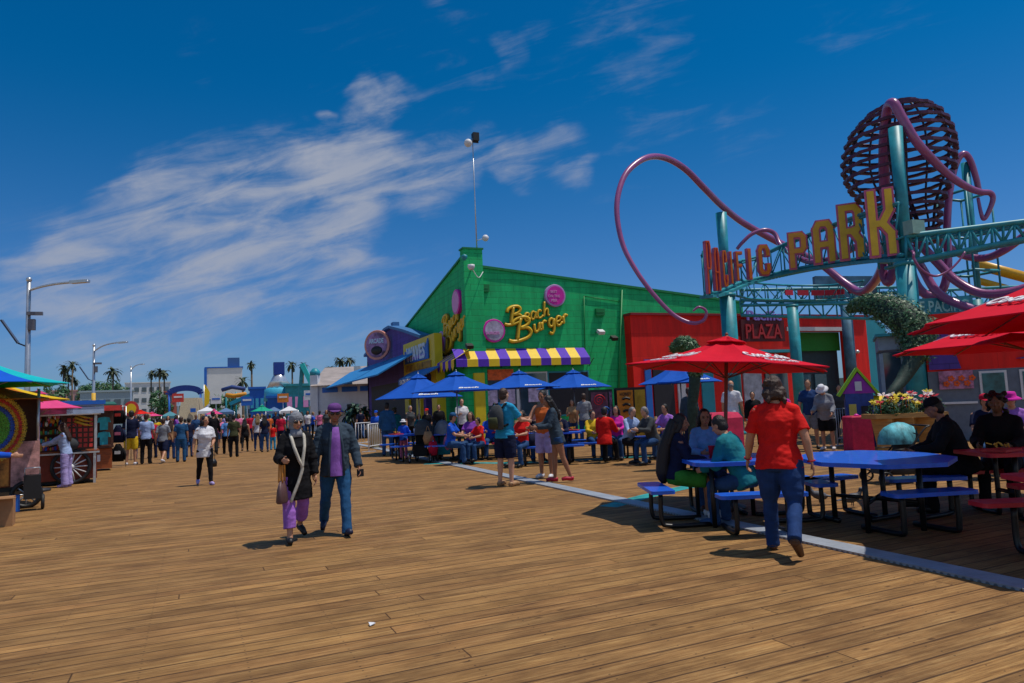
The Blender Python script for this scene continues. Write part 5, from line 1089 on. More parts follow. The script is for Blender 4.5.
for x in(-.6,.3,1.2): part(t,'window',MB().box((x,.43,1.45),(.62,.05,.8)),whitem); part(t,'pane',MB().box((x,.40,1.45),(.5,.02,.68)),mat('pane_teal',(.02,.12,.14),rough=.2,var=.5,scale=3))
# toy playhouse
p=DP(862,430,18.5); t=PH=thing('playhouse','small purple and blue toy playhouse with a lime green roof edge','playhouse',(p.x,p.y,0),D2R(-44)); part(t,'wall',MB().box((0,.35,.62),(.85,.7,1.25)),mat('play_blue',(.03,.07,.3),var=.2)); part(t,'gable',MB().prism([(-.5,0,1.25),(.5,0,1.25),(0,0,1.75)],(0,.7,0)),mat('play_purple',(.3,.03,.4)))
mb=MB(); mb.prism([(-.58,-.06,1.18),(0,-.06,1.78),(0,-.06,1.87),(-.64,-.06,1.22)],(0,.82,0)); mb.prism([(.58,-.06,1.18),(.64,-.06,1.22),(0,-.06,1.87),(0,-.06,1.78)],(0,.82,0)); part(t,'roof',mb,mat('play_lime',(.3,.6,.02)))
f=part(t,'window',MB().box((0,-.02,1.42),(.2,.04,.22)),whitem); part(t,'window',MB().box((-.22,-.02,.85),(.22,.04,.3)),mat('play_yellow',(.6,.5,.1))); part(t,'door',MB().box((.18,-.02,.5),(.3,.04,.9)),dark)
p=DP(886,430,18.2); t=TS=thing('toy_stall','little pink and yellow toy stall right of the purple playhouse','stall',(p.x,p.y,0),D2R(-46)); part(t,'counter',MB().box((0,.2,.5),(.8,.5,1.0)),mag); part(t,'canopy',MB().prism([(-.5,-.2,1.35),(.5,-.2,1.35),(.5,.5,1.6),(-.5,.5,1.6)],(0,0,.06)),yelb)
for sx in(-.4,.4): part(t,'post',MB().cyl((sx,-.1,0),(sx,-.1,1.4),.02),whitem)
PH.scale=(.8,.8,1.12)
TS.scale=(.6,.6,.8)
# barriers
def barrier(lab,a,b_,h_=1.0,n=9,grp='crowd barriers'):
    a,b_=Vector(a),Vector(b_); t=thing('crowd_barrier',lab,'barrier',(a.x,a.y,0),0,grp); mb=MB(); mb.tube([(a.x,a.y,.03),(a.x,a.y,h_),(b_.x,b_.y,h_),(b_.x,b_.y,.03)],.022,6); mb.tube([(a.x,a.y,.2),(b_.x,b_.y,.2)],.018,6); part(t,'frame',mb,whitem,world=True); mb=MB()
    for i in range(1,n): p=a.lerp(b_,i/n); mb.tube([(p.x,p.y,.2),(p.x,p.y,h_)],.010,5)
    part(t,'bars',mb,whitem,world=True)
    for p in(a,b_): part(t,'foot',MB().bar((p.x-.25,p.y,.02),(p.x+.25,p.y,.02),.05,.03),whitem,world=True)
barrier('white crowd barrier left of the people in blue',G(356,448),G(382,446)); barrier('second white crowd barrier nearer the blue jackets',G(369,452),G(385,449))
p=G(376,449); t=thing('litter_bin','beige round litter bin behind the white barriers','bin',(p.x+.2,p.y+.8,0)); part(t,'drum',MB().lathe([(.28,0),(.3,.8),(.31,.85)],n=18),mat('bin_beige',(.45,.36,.2))); part(t,'lid',MB().lathe([(.32,.85),(.3,.95),(.1,1.05)],n=18),mat('bin_lid',(.1,.1,.1)))
barrier('grey railing beside the sun-hatted woman and playhouse',G(838,446),G(860,444)); barrier('pale railing far right behind the magenta sun hat',G(975,436),G(1030,432))
# green posted sign by cafe
# ================= LAMPS =================
def lamp_post(lab,px,ptop,pend,dep,solar=True,paint=None,grp='tall double street lamps along the pier'):
    top=DP(px,ptop,dep); t=thing('street_lamp',lab,'street lamp',(top.x,top.y,0),0,grp); z=top.z; e=DP(*pend,dep*.985); e=Vector((e.x-top.x,e.y-top.y,e.z))
    part(t,'pole',MB().tube([(0,0,0),(0,0,z*.4),(0,0,z)],[.12,.10,.07],10),silver)
    if paint: part(t,'painted_base',MB().cyl((0,0,0),(0,0,z*.52),.125),paint)
    q=Vector((0,0,z-.35)); d=Vector((e.x,e.y,0))
    part(t,'arm',MB().tube(smooth_path([q,q+d*.25+Vector((0,0,(e.z-q.z)*.65)),q+d*.55+Vector((0,0,(e.z-q.z)*.98)),Vector((e.x,e.y,e.z))],5),.045,7),silver)
    part(t,'lamp_head',MB().bar(Vector((e.x*.72,e.y*.72,e.z)),e,.22,.1),silver)
    if solar:
        part(t,'speaker_box',MB().box((.12,-.05,z*.76),(.22,.2,.4)).box((.22,-.1,z*.82),(.5,.15,.12)),mat('box_grey',(.12,.12,.15),rough=.5))
        a=Vector((-.3,0,z*.66)); part(t,'solar_panel',MB().bar(a+Vector((-.0,0,.0)),a+Vector((-.5,-.1,.85)),.35,.05,up=(.8,0,.5)).tube([(0,0,z*.64),a],.03,6),mat('panel_dark',(.02,.025,.05),rough=.2))
    part(t,'cap',MB().ell((0,0,z+.05),.1),silver); return t
lamp_post('nearest tall grey street lamp with a solar panel above the kite stall',29,281,(88,281),26)
lamp_post('second tall street lamp with a yellow painted base behind the gift carts',94,346,(127,342),47,True,mat('post_yellow',(.6,.35,.03)))
lamp_post('farthest street lamp by the far crowd',131,367,(144,364),80,False)
# ================= STALLS, LEFT =================
random.seed(5)
wd_or=mat('stall_wood',(.30,.07,.015),rough=.5,var=.3,scale=4,stretch=(1,1,6),bump=.2); wd_dk=mat('stall_wood_dark',(.08,.025,.012),rough=.5,var=.3,scale=4)
goods=[mat('goods_%s'%n_,c_,rough=.5,var=.2,scale=8) for n_,c_ in (('gold',(.6,.36,.03)),('red',(.55,.04,.03)),('teal',(.02,.36,.4)),('pink',(.6,.15,.25)),('green',(.12,.4,.05)),('white',(.6,.6,.6)),('blue',(.03,.1,.5)),('orange',(.65,.2,.02)))]
def cart_at(px0,px1,pyg,pcol=None):
    dep=CH*FPX/(pyg-hz((px0+px1)/2)); a=DP(px0,pyg,dep); b_=DP(px1,pyg,dep); return Vector((a.x,a.y,0)),Vector((b_.x,b_.y,0)),dep
# kite cart: local x to the right, front faces the walkers
a,b_,dA=cart_at(-28,39,508); rzA=.2; wA=(b_-a).length*1.25
t=thing('kite_cart','orange wooden cart hung with fans of rainbow windmills at the left edge','cart',b_,rzA)
part(t,'body',MB().box((-wA/2,.55,.72),(wA,1.1,.62)),wd_or)
part(t,'banner',MB().box((-.22,-.02,.82),(.44,.03,.82)),mat('banner_multi',(.45,.22,.2),var=.9,scale=4))
part(t,'banner',MB().box((-.68,-.02,.78),(.42,.03,.7)),mat('banner_orange',(.55,.2,.03),var=.7,scale=4))
part(t,'back_board',MB().box((-wA/2,1.0,1.6),(wA,.05,1.2)),wd_dk)
for x in(-.03,-wA+.03): part(t,'post',MB().cyl((x,.02,1.0),(x,.02,2.2),.025),silver)
part(t,'side_net',MB().box((-.02,.5,1.55),(.03,1.0,1.0)),mat('net_lilac',(.3,.2,.35),var=.8,scale=8))
cf=Vector((-.80,.0,1.50))
for i,(cc_,r_) in enumerate(((goods[7],.08),(goods[7],.15),(goods[4],.22),(goods[4],.28),(goods[4],.34),(goods[6],.41),(goods[0],.49),(goods[1],.55),(goods[0],.61))):
    mb=MB(); n=max(6,int(r_*44))
    for k in range(n):
        an_=D2R(-80+k*170/n); c=cf+Vector((math.cos(an_)*r_*.92,-.05-.015*i,math.sin(an_)*r_*1.0))
        for j in range(5):
            b2=j*1.257+k; mb.add([c,c+Vector((math.cos(b2),-.25,math.sin(b2)))*.042,c+Vector((math.cos(b2+.9),.2,math.sin(b2+.9)))*.048],[(0,1,2)])
        mb.ell(c,.022,seg=6,rg=4)
    part(t,'windmill_fan',mb,cc_)
for x in(-.2,-wA+.25):
    o=part(t,'wheel',MB().tube([(x,-.02+0*1,.26)]*1+[(x,-.02,.26)],.01,4) if False else MB().tube([(x+math.cos(q)*.22,-.03,.25+math.sin(q)*.22) for q in [i*math.pi/12 for i in range(24)]],.045,8,closed=True),blackm); mb=MB()
    for i in range(8): q=i*math.pi/4; mb.tube([(x,-.03,.25),(x+math.cos(q)*.2,-.03,.25+math.sin(q)*.2)],.015,5)
    part(o,'spokes',mb,silver)
part(t,'underframe',MB().box((-wA/2,.5,.36),(wA-.1,.9,.08)),blackm)
p=G(34,509); t=thing('generator','small dark generator on wheels at the corner of the kite cart','generator',(p.x,p.y-.15,0),.2); part(t,'housing',MB().box((0,0,.42),(.26,.34,.42)),blackm); part(t,'handle',MB().tube([(-.11,-.12,.62),(-.11,-.12,.76),(.11,-.12,.76),(.11,-.12,.62)],.012,6),silver); part(t,'wheel',MB().tube([(.16,math.cos(q)*.11,.14+math.sin(q)*.11) for q in [i*math.pi/8 for i in range(16)]],.03,7,closed=True),mat('tyre',(.02,.02,.02)))
part(t,'fuel_can',MB().box((-.26,-.02,.15),(.16,.2,.28)),bluep)
p=G(2,526); t=thing('cardboard_box','plain brown cardboard box on the boards in front of the kite cart','box',(p.x,p.y,0),.1); part(t,'carton',MB().box((0,0,.22),(.3,.3,.44)),mat('cardboard',(.35,.18,.08))); part(t,'flap',MB().box((.05,-.2,.43),(.28,.14,.01)),mat('cardboard'))
def cpar(lab,px,py_top,py_e,hw,dep,cols,rot=0):
    Rr=hw/FPX*dep; a=DP(px,py_top,dep); e=DP(px,py_e,dep); t=parasol(lab,(a.x,a.y),Rr,a.z,e.z,cols,'bright parasols over the gift carts',None,8,rot); return t
C_=lambda n_,c: clothpanel('fabric_'+n_,c)
cy_,bl_,rd_,or_,gn_,ye_,pk_=C_('cyan',(.01,.5,.55)),C_('royal',(.01,.12,.65)),C_('scarlet',(.75,.02,.01)),C_('orange',(.65,.2,.02)),C_('green',(.02,.35,.05)),C_('yellow',(.75,.5,.02)),C_('pink',(.75,.08,.25))
cpar('rainbow parasol with cyan and royal blue panels over the kite cart',-22,358,385,78,12.3,[cy_,gn_,rd_,gn_,or_,bl_,bl_,cy_],.05)
cpar('orange and yellow parasol beneath the rainbow one',-8,380,401,66,13.6,[or_,ye_,rd_,or_,or_,or_,or_,ye_],.25)
cpar('pink parasol over the near end of the long gift cart',38,391,409,38,16.2,[pk_,pk_,rd_,pk_,pk_,ye_,pk_,pk_],.2)
# gift cart with the wagon wheel
a,b_,dB=cart_at(8,97,484); rzB=.2; wB=(b_-a).length*1.2
t=thing('gift_cart','red-brown gift cart with a white-spoked wagon wheel and shelves of souvenirs','cart',b_,rzB,'gift carts along the left railing')
part(t,'body',MB().box((-wB/2,.6,.44),(wB,1.15,.66)),mat('cart_redbrown',(.24,.035,.015),rough=.5,var=.25,scale=3))
part(t,'counter',MB().box((-wB/2,.55,.80),(wB+.08,1.3,.06)),wd_or); part(t,'counter_edge',MB().box((-wB/2,-.13,.775),(wB+.08,.03,.04)),silver)
part(t,'back_board',MB().box((-wB/2,1.1,1.4),(wB,.05,1.2)),wd_dk)
for x,mm in((-.04,silver),(-.72,wd_dk),(-wB+.04,wd_dk)): part(t,'post',MB().box((x,-.02,1.35),(.06,.06,1.1)),mm)
part(t,'side_panel',MB().box((-.38,.02,1.35),(.6,.04,1.0)),wd_dk)
part(t,'canopy',MB().prism([(-wB-.1,-.35,1.93),(.12,-.35,1.93),(.12,1.3,2.05),(-wB-.1,1.3,2.05)],(0,0,.05)),mat('canopy_paleblue',(.3,.42,.6),rough=.7))
part(t,'valance',MB().box((-wB/2-.3,-.36,1.84),(wB-.5,.03,.16)),mat('valance_maroon',(.24,.02,.07),rough=.7,var=.4)); part(t,'valance',MB().box((-.28,-.36,1.83),(.8,.03,.17)),mat('valance_pale',(.35,.45,.6),rough=.7)); part(t,'roof_trim',MB().box((-.35,-.37,2.02),(1.0,.06,.10)),bluep); part(t,'light_tube',MB().cyl((-wB,-.33,1.74),(.05,-.33,1.74),.025),whitem)
for sh in range(4):
    z=.86+sh*.2; part(t,'shelf',MB().box((-wB/2-.35,.25+.15*sh,z-.015),(wB-.8,.16,.02)),wd_dk)
    for ci in range(4):
        x=-wB+.12+ci*.05
        while x<-.78:
            h_=random.uniform(.07,.15); w2=random.uniform(.03,.06)
            if x>-1.75: part(t,'souvenir',MB().lathe([(w2*.4,0),(w2*.55,h_*.3),(w2*.4,h_*.75),(w2*.2,h_)],(x,.25+.15*sh,z),7) if ci%2 else MB().box((x,.25+.15*sh,z+h_/2),(w2,w2*1.2,h_)),goods[(ci*3+sh*2)%8])
            x+=.2
for ci in range(5):
    for i in range(6): x=-1.7+random.uniform(0,.95); z=1.78-random.uniform(.0,.22); part(t,'hanging_toy',MB().tube([(x,.05,1.9),(x,.05,z)],.003,4).ell((x,.05,z-.05),(.035,.035,.06),seg=8,rg=5),goods[[0,1,3,7,5][ci]])
mb=MB()
for r_ in range(6):
    for k in range(5): mb.box((-.62+k*.12,-.015,.95+r_*.13),(.08,.02,.09))
part(t,'hanging_cards',mb,goods[1]); mb=MB()
for r_ in range(3): mb.tube([(-.5,-.05,1.75-r_*.09),(-.3,-.08,1.66-r_*.09),(-.12,-.05,1.62-r_*.09)],[.035,.03,.008],7)
part(t,'hanging_bananas',mb,goods[0])
xw=-((97-80)/FPX*dB)*1.2-.05; wr_=.40
o=part(t,'wheel',MB().tube([(xw+math.cos(q)*wr_,-.09,.44+math.sin(q)*wr_) for q in [i*math.pi/16 for i in range(32)]],.045,8,closed=True),blackm); mb=MB().cyl((xw,-.14,.44),(xw,-.04,.44),.07)
for i in range(14): q=i*2*math.pi/14; mb.tube([(xw,-.09,.44),(xw+math.cos(q)*.37,-.09,.44+math.sin(q)*.37)],.016,5)
part(o,'spokes',mb,whitem); part(t,'jack_leg',MB().box((-.06,-.05,.38),(.06,.06,.76)),silver)
part(t,'foot_plate',MB().box((-wB/2,.5,.08),(wB-.3,.8,.06)),blackm)
# clothes cart
a,b_,dC=cart_at(72,112,471); rzC=.18; wC=(b_-a).length*1.2
t=thing('clothes_cart','orange cart with turquoise shirts beside a rack of dark hooded tops','cart',b_,rzC,'gift carts along the left railing')
part(t,'body',MB().box((-wC/2,.5,.38),(wC,1.0,.62)),wd_or); part(t,'counter',MB().box((-wC/2,.45,.74),(wC+.08,1.1,.07)),wd_dk)
for x in(0,-wC): part(t,'post',MB().box((x,0,1.35),(.06,.06,1.2)),wd_dk)
part(t,'back_board',MB().box((-wC/2,.6,1.35),(wC,.05,1.15)),wd_dk); part(t,'canopy',MB().prism([(-wC-.1,-.3,2.0),(.1,-.3,2.0),(.1,1.1,2.1),(-wC-.1,1.1,2.1)],(0,0,.06)),mat('canopy_dkgreen',(.02,.12,.08)))
part(t,'bunting',MB().box((.0,-.32,1.93),(.5,.03,.16)),goods[1])
for i in range(4):
    x=-.22-(i%2)*.5; z=.98+(i//2)*.46; part(t,'hanging_shirt',MB().prism([(x-.11,.1,z-.18),(x+.11,.1,z-.18),(x+.11,.1,z+.06),(x+.19,.1,z+.05),(x+.15,.1,z+.2),(x,.1,z+.23),(x-.15,.1,z+.2),(x-.19,.1,z+.05),(x-.11,.1,z+.06)],(0,.05,0)),goods[2] if i!=1 else goods[5])
part(t,'sign_card',MB().box((-.4,-.02,.4),(.16,.03,.2)),whitem)
c=G(118,467); hr=thing('clothes_rack','tall rack of black hooded tops with red and white prints beside the clothes cart','clothes rack',(c.x,c.y,0),-.1); mb=MB()
for sx in(-.22,.22): mb.tube([(sx,.05,0),(sx,.05,2.0)],.015,6)
mb.tube([(-.22,.05,2.0),(.22,.05,2.0)],.015,6); part(hr,'frame',mb,silver)
for r_,z0 in enumerate((1.42,.8,.18)):
    for k in range(1):
        x=0; g_=MB(); g_.loft([((x,0,z0),(.17,0,0),(0,.07,0)),((x,0,z0+.36),(.18,0,0),(0,.08,0)),((x,0,z0+.48),(.12,0,0),(0,.07,0)),((x,0,z0+.58),(.07,0,0),(0,.07,0))],12)
        for sx in(-1,1): g_.tube([(x+sx*.13,0,z0+.43),(x+sx*.21,0,z0+.22),(x+sx*.19,-.03,z0+.05)],[.05,.04,.035],7)
        o=part(hr,'hooded_top',g_,cloth('navy' if (k+r_)%2 else 'black')); part(o,'print',MB().box((x,-.09,z0+.3),(.17,.02,.1)),goods[[1,3,5][r_]])
p=G(126,463); t=thing('balloon_stand','yellow and orange sun-shaped display above the crowd near the clothes rack','display',(p.x,p.y+1.5,0)); part(t,'pole',MB().cyl((0,0,0),(0,0,1.9),.02),silver); o=part(t,'disc',MB().loft([((0,0,1.95),(.26,0,0),(0,0,.3)),((0,.05,1.95),(.26,0,0),(0,0,.3))],20,False),goods[1]); part(o,'centre',MB().loft([((0,-.02,1.95),(.17,0,0),(0,0,.2)),((0,.0,1.95),(.17,0,0),(0,0,.2))],18,False),yelb)
# small parasols among the crowd
for px,pt_,pe,hw,dep,mt,lb in((262,405,411,11,48,C_('mint',(.02,.4,.25)),'small green parasol above the far crowd'),(214,409,414,8,60,pk_,'small pink parasol above the far crowd'),(140,410,414,14,50,rd_,'low red parasol over the far left stalls'),(152,412,416,10,60,pk_,'small rose parasol among the far left stalls'),(335,407,412,12,55,bl_,'small blue parasol behind the man in the purple cap')):
    a=DP(px,pt_,dep); e=DP(px,pe,dep); parasol(lb,(a.x,a.y),hw/FPX*dep,a.z,e.z,mt,'small parasols above the far crowd')
# ================= FAR BACKGROUND =================
palm_t=mat('palm_trunk',(.12,.09,.06),rough=.9,var=.3,scale=3); palm_l=mat('palm_leaf',(.04,.06,.025),rough=.6,var=.4,scale=2)
def palm_mesh(seed,h_,cr_):
    rn=random.Random(seed); tr=MB().tube([(0,0,0),(rn.uniform(-.2,.2),0,h_*.5),(rn.uniform(-.3,.3),0,h_)],[.32,.22,.18],8); lf=MB()
    for i in range(34):
        a=rn.uniform(0,6.3); el=rn.uniform(-.9,1.1); L_=cr_*rn.uniform(.8,1.1); p=Vector((0,0,h_)); d=Vector((math.cos(a)*math.cos(el),math.sin(a)*math.cos(el),math.sin(el))); prev=None; w0=.32
        side=Vector((-math.sin(a),math.cos(a),0))
        for k in range(5):
            ww=w0*(1-k/5)**.6*(.5 if k==0 else 1); ww=ww*min(1,cr_/2.0); row=(p+side*ww,p-side*ww)
            if prev: lf.quad(prev[0],row[0],row[1],prev[1])
            prev=row; p=p+d*L_/4; d=(d+Vector((0,0,-.42))).normalized()
    return tr,lf
protos=[]
def palm(px,ptop,dep,lab,cr_=2.2):
    h_=DP(px,ptop,dep).z-.3*cr_; p=DP(px,400,dep); t=thing('palm_tree',lab,'palm tree',(p.x,p.y,-6),0,'far palm trees beyond the pier'); tr,lf=palm_mesh(int(px*7),h_+6,cr_); part(t,'trunk',tr,palm_t); part(t,'crown',lf,palm_l)
for px,pt_,dep,lb,cr_ in ((64,366,190,'leftmost far palm of the tight group behind the gift cart',2.4),(72,362,190,'tallest palm of the tight group behind the gift cart',2.4),(68,374,200,'short palm between two taller ones behind the gift cart',2.2),(74,378,205,'low palm right of the tight group',2.2),(112,368,170,'lone far palm right of the yellow lamp base',2.6),(152,371,200,'left palm of the trio beside the pale hotel',2.3),(160,369,200,'middle palm of the trio beside the pale hotel',2.3),(164,370,195,'right palm of the trio beside the pale hotel',2.4),
    (251,362,150,'tall thin palm right of the big white block',1.5),(243,378,140,'short palm by the lower corner of the big white block',2.0),(292,362,170,'far palm behind the teal slide frame, left',2.0),(304,363,180,'far palm behind the teal slide frame, right',1.8),(341,358,160,'left palm above the taupe roof',2.0),(350,357,160,'right palm above the taupe roof',2.0),(331,366,170,'low palm above the left end of the taupe roof',1.8)): palm(px,pt_,dep,lb,cr_)
def tree(px,ptop,hw,dep,lab,seed=0):
    rn=random.Random(seed+5); p=DP(px,400,dep); z=DP(px,ptop,dep).z+6; w2=hw/FPX*dep; t=thing('leafy_tree',lab,'tree',(p.x,p.y,-6),0,'far leafy trees'); part(t,'trunk',MB().tube([(0,0,0),(0,0,z*.7)],[.5,.2],7).tube([(0,0,z*.4),(w2*.5,0,z*.7)],[.2,.08],5).tube([(0,0,z*.45),(-w2*.5,0,z*.75)],[.2,.08],5),palm_t)
    mb=MB(); cl=[((rn.uniform(-w2,w2),rn.uniform(-w2,w2)*.6,z*.72+rn.uniform(-.22,.2)*z),rn.uniform(.25,.45)*min(w2,z*.4)) for _ in range(26)]; leafball(mb,cl,60,.9,rn,1); part(t,'crown',mb,leafs)
tree(97,377,14,185,'dark leafy tree behind the yellow lamp base',1); tree(112,381,12,180,'leafy tree beneath the lone palm',2); tree(62,383,14,180,'dark tree below the tight group of palms',3); tree(163,388,9,190,'bushy tree at the foot of the palm trio',4); tree(286,378,8,150,'brownish-green tree left of the teal slide frame',5); tree(224,394,10,120,'small tree in front of the big white block',6)
def bldg(lab,px0,px1,ptop,dep,depth_,mt,floors=0,wm=None,name='distant_building',roofm=None,z0=-6,cat='building',bays=6,label2=None):
    a=DP(px0,ptop,dep); b_=DP(px1,ptop,dep); wd=(b_-a).length; c=(a+b_)/2; rz=-math.atan2(c.x,c.y) if dep>80 else math.atan2(b_.y-a.y,b_.x-a.x); t=thing(name,lab,cat,(c.x,c.y,z0),rz); h_=c.z-z0
    part(t,'wall',MB().box((0,depth_/2,h_/2),(wd,depth_,h_)),mt); part(t,'roof',MB().box((0,depth_/2,h_+.15),(wd+.4,depth_+.4,.3)),roofm or mt)
    for f_ in range(floors):
        z=h_-(f_+.6)*min(3.2,(h_)/max(1,floors)); 
        for k in range(bays): part(t,'window',MB().box((-wd/2+wd*(k+.5)/bays,-.06,z),(wd/bays*.62,.12,1.3)),wm or glass)
    return t,wd,h_
pinkw=mat('stucco_pink',(.45,.25,.24),var=.1,scale=.3); cream=mat('stucco_cream',(.5,.46,.36),var=.1,scale=.3); bw=mat('stucco_white',(.62,.62,.62),var=.06,scale=.3)
bldg('pale apartment block with balconies behind the palm trio',128,168,383,210,12,bw,5,glass)
bldg('low pinkish building behind the tight palms',50,84,391,200,10,pinkw,2,glass)
t,wd,h_=bldg('flat pale-roofed shed behind the yellow lamp base',84,130,392,120,10,mat('shed_blue',(.25,.32,.36)),1,glass,bays=5)
t,wd,h_=bldg('big plain white block with blue roof edge and rooftop box',207,241,368,170,14,bw,0,None,roofm=bluep); part(t,'rooftop_box',MB().box((2.2,4,h_+1.4),(wd*.33,5,2.4)),mat('roofbox_blue',(.04,.12,.3))); part(t,'edge_strip',MB().box((-wd/2,-.1,h_/2),(.6,.3,h_)),bluep)
bldg('long low grey building beyond the far crowd',190,330,404,200,8,mat('far_grey',(.25,.3,.33)),1,glass,bays=18)
bldg('reddish roofed low building far left of the palms trio',165,176,392,190,8,mat('far_red',(.4,.1,.08)),1,glass,bays=3)
bldg('blue ride building with signs right of the orange slide',250,264,389,95,8,bluep,1,mat('far_cyan',(.05,.4,.6)),bays=3)
bldg('teal ride hall beside the silver cone',286,317,386,85,8,tealm,1,pkt,bays=4)
bldg('blue low stall under the silver cone',268,290,398,88,6,bluep,1,mat('far_cyan'),bays=4)
bldg('pale grey stall at the end of the white hall',312,372,408,62,3,mat('far_cream',(.45,.4,.3)),1,bluep,z0=0,bays=6)
# ramp tower with blue arch
a=DP(192,398,90); t=thing('ramp_tower','tapered sandy ramp tower with blue curved arch above the crowd','ramp',(a.x,a.y,0),-.1); zt=a.z; w2=1.5; part(t,'wall',MB().loft([((0,0,0),(2.3,0,0),(0,1.5,0)),((0,0,zt),(1.5,0,0),(0,1.0,0))],4,False).xf(Matrix.Rotation(D2R(45),4,'Z')),mat('ramp_sand',(.45,.38,.26))); part(t,'window',MB().box((.3,-1.3,zt*.6),(.6,.3,.5)),bluep)
b_=DP(185,388,110); t=thing('entrance_gate','dark blue curved sign gate above the pier road','gate',(b_.x,b_.y,0),-.2); mb=MB(); pts=[(2.4*math.cos(math.pi*i/12)*-1,0,b_.z-1+1.0*math.sin(math.pi*i/12)) for i in range(13)]; 
for i in range(12): mb.bar(pts[i],pts[i+1],.3,.9)
part(t,'arched_sign',mb,mat('gate_navy',(.01,.04,.25))); 
for sx in(-2.3,2.3): part(t,'post',MB().cyl((sx,0,0),(sx,0,b_.z-.8),.15),bluep)
c=DP(204,391,90); t=thing('flag_banner','yellow feather flag beside the sandy ramp tower','flag',(c.x,c.y,0)); part(t,'pole',MB().cyl((0,0,0),(0,0,c.z+.8),.05),silver); part(t,'flag',MB().prism([(0,0,c.z-2.2),(.6,0,c.z-1.6),(.7,0,c.z-.2),(.2,0,c.z+.8),(0,0,c.z+.8)],(0,.04,0)),yelb)
# slides
t0=DP(227,393,105); t=thing('water_slide','orange and dark blue slide in front of the big white block','slide',(t0.x,t0.y,0)); mb=MB(); mb.tube([DP(226,395,105),DP(234,396,105),DP(246,394,105)],.33,8); part(t,'chute',mb,mat('slide_orange',(.6,.25,.01)),world=True); mb=MB(); mb.tube([DP(222,390,106),DP(232,387,106),DP(245,389,106)],.3,8); part(t,'chute',mb,mat('slide_navy',(.02,.05,.2)),world=True)
for px in(226,236,246): q=DP(px,392,105.5); part(t,'post',MB().tube([q,(q.x,q.y,0)],.15,6),tealm,world=True)
A=DP(232,404,100);B=DP(252,395,100); t=thing('sloping_ramp','bright cyan sloping ramp left of the blue ride building','ramp',(A.x,A.y,0)); part(t,'ramp',MB().bar(A,B,1.6,.5),mat('ramp_cyan',(.02,.4,.55)),world=True); part(t,'support',MB().tube([B,(B.x,B.y,0)],.2,6).tube([A,(A.x,A.y,0)],.2,6),tealm,world=True)
q=DP(279,376,90); t=thing('cone_tower','silver cone topped by a navy box with cyan skirt','ride tower',(q.x,q.y,0)); z=q.z
part(t,'cone',MB().lathe([(1.5,z-1.5),(.75,z),(.6,z+.2)],n=14),mat('cone_silver',(.65,.65,.68),rough=.25,metal=.6)); part(t,'top_box',MB().box((0,0,z+.95),(1.3,1.3,1.6)),mat('gate_navy')); part(t,'skirt',MB().lathe([(1.9,z-3.2),(1.8,z-1.7),(1.3,z-1.4)],n=12),mat('far_cyan')); part(t,'drum',MB().lathe([(1.7,0),(1.7,z-3.2)],n=12),mat('gate_navy'))
A=DP(297,388,80);B=DP(302,364,80);Cc=DP(312,385,80); t=thing('slide_frame','teal A-shaped slide frame beside the white hall','slide',(A.x,A.y,0)); part(t,'leg',MB().bar((A.x,A.y,0),B,.35,.35),tealm,world=True); part(t,'chute',MB().bar(B,Cc,.9,.5).tube([Cc,(Cc.x,Cc.y,0)],.12,6),mat('chute_aqua',(.02,.5,.5)),world=True)
# far palms pots near hall: row of small dark plants
def bush(px,py,dep,lab,s_=1.0):
    p=DP(px,py,dep); t=thing('potted_palm',lab,'plant',(p.x,p.y,0),0,'potted palms by the arcade'); tr,lf=palm_mesh(int(px),max(.6,p.z-.5),.7*s_); lf2=lf; part(t,'trunk',MB().tube([(0,0,.3),(0,0,p.z-.4)],.06,6),palm_t); part(t,'crown',lf2,mat('palm_dark',(.015,.05,.03))); part(t,'pot',MB().lathe([(.25,0),(.32,.45),(.30,.45)],n=12),mat('pot_black',(.03,.03,.03)))
for px,py,lb in((348,407,'leftmost potted palm by the white hall'),(355,400,'tallest potted palm by the arcade awning'),(363,403,'right potted palm next to the purple arcade wall')): bush(px,py,38,lb)
# small litter on the deck
g=G(370,627); single('paper_scrap',MB().prism([(0,0,.006),(.05,.01,.012),(.06,.05,.006),(.01,.04,.02)],(0,0,.004)),whitem,'tiny white paper scrap lying on the boards','litter',g,.3)
g=G(55,507); 

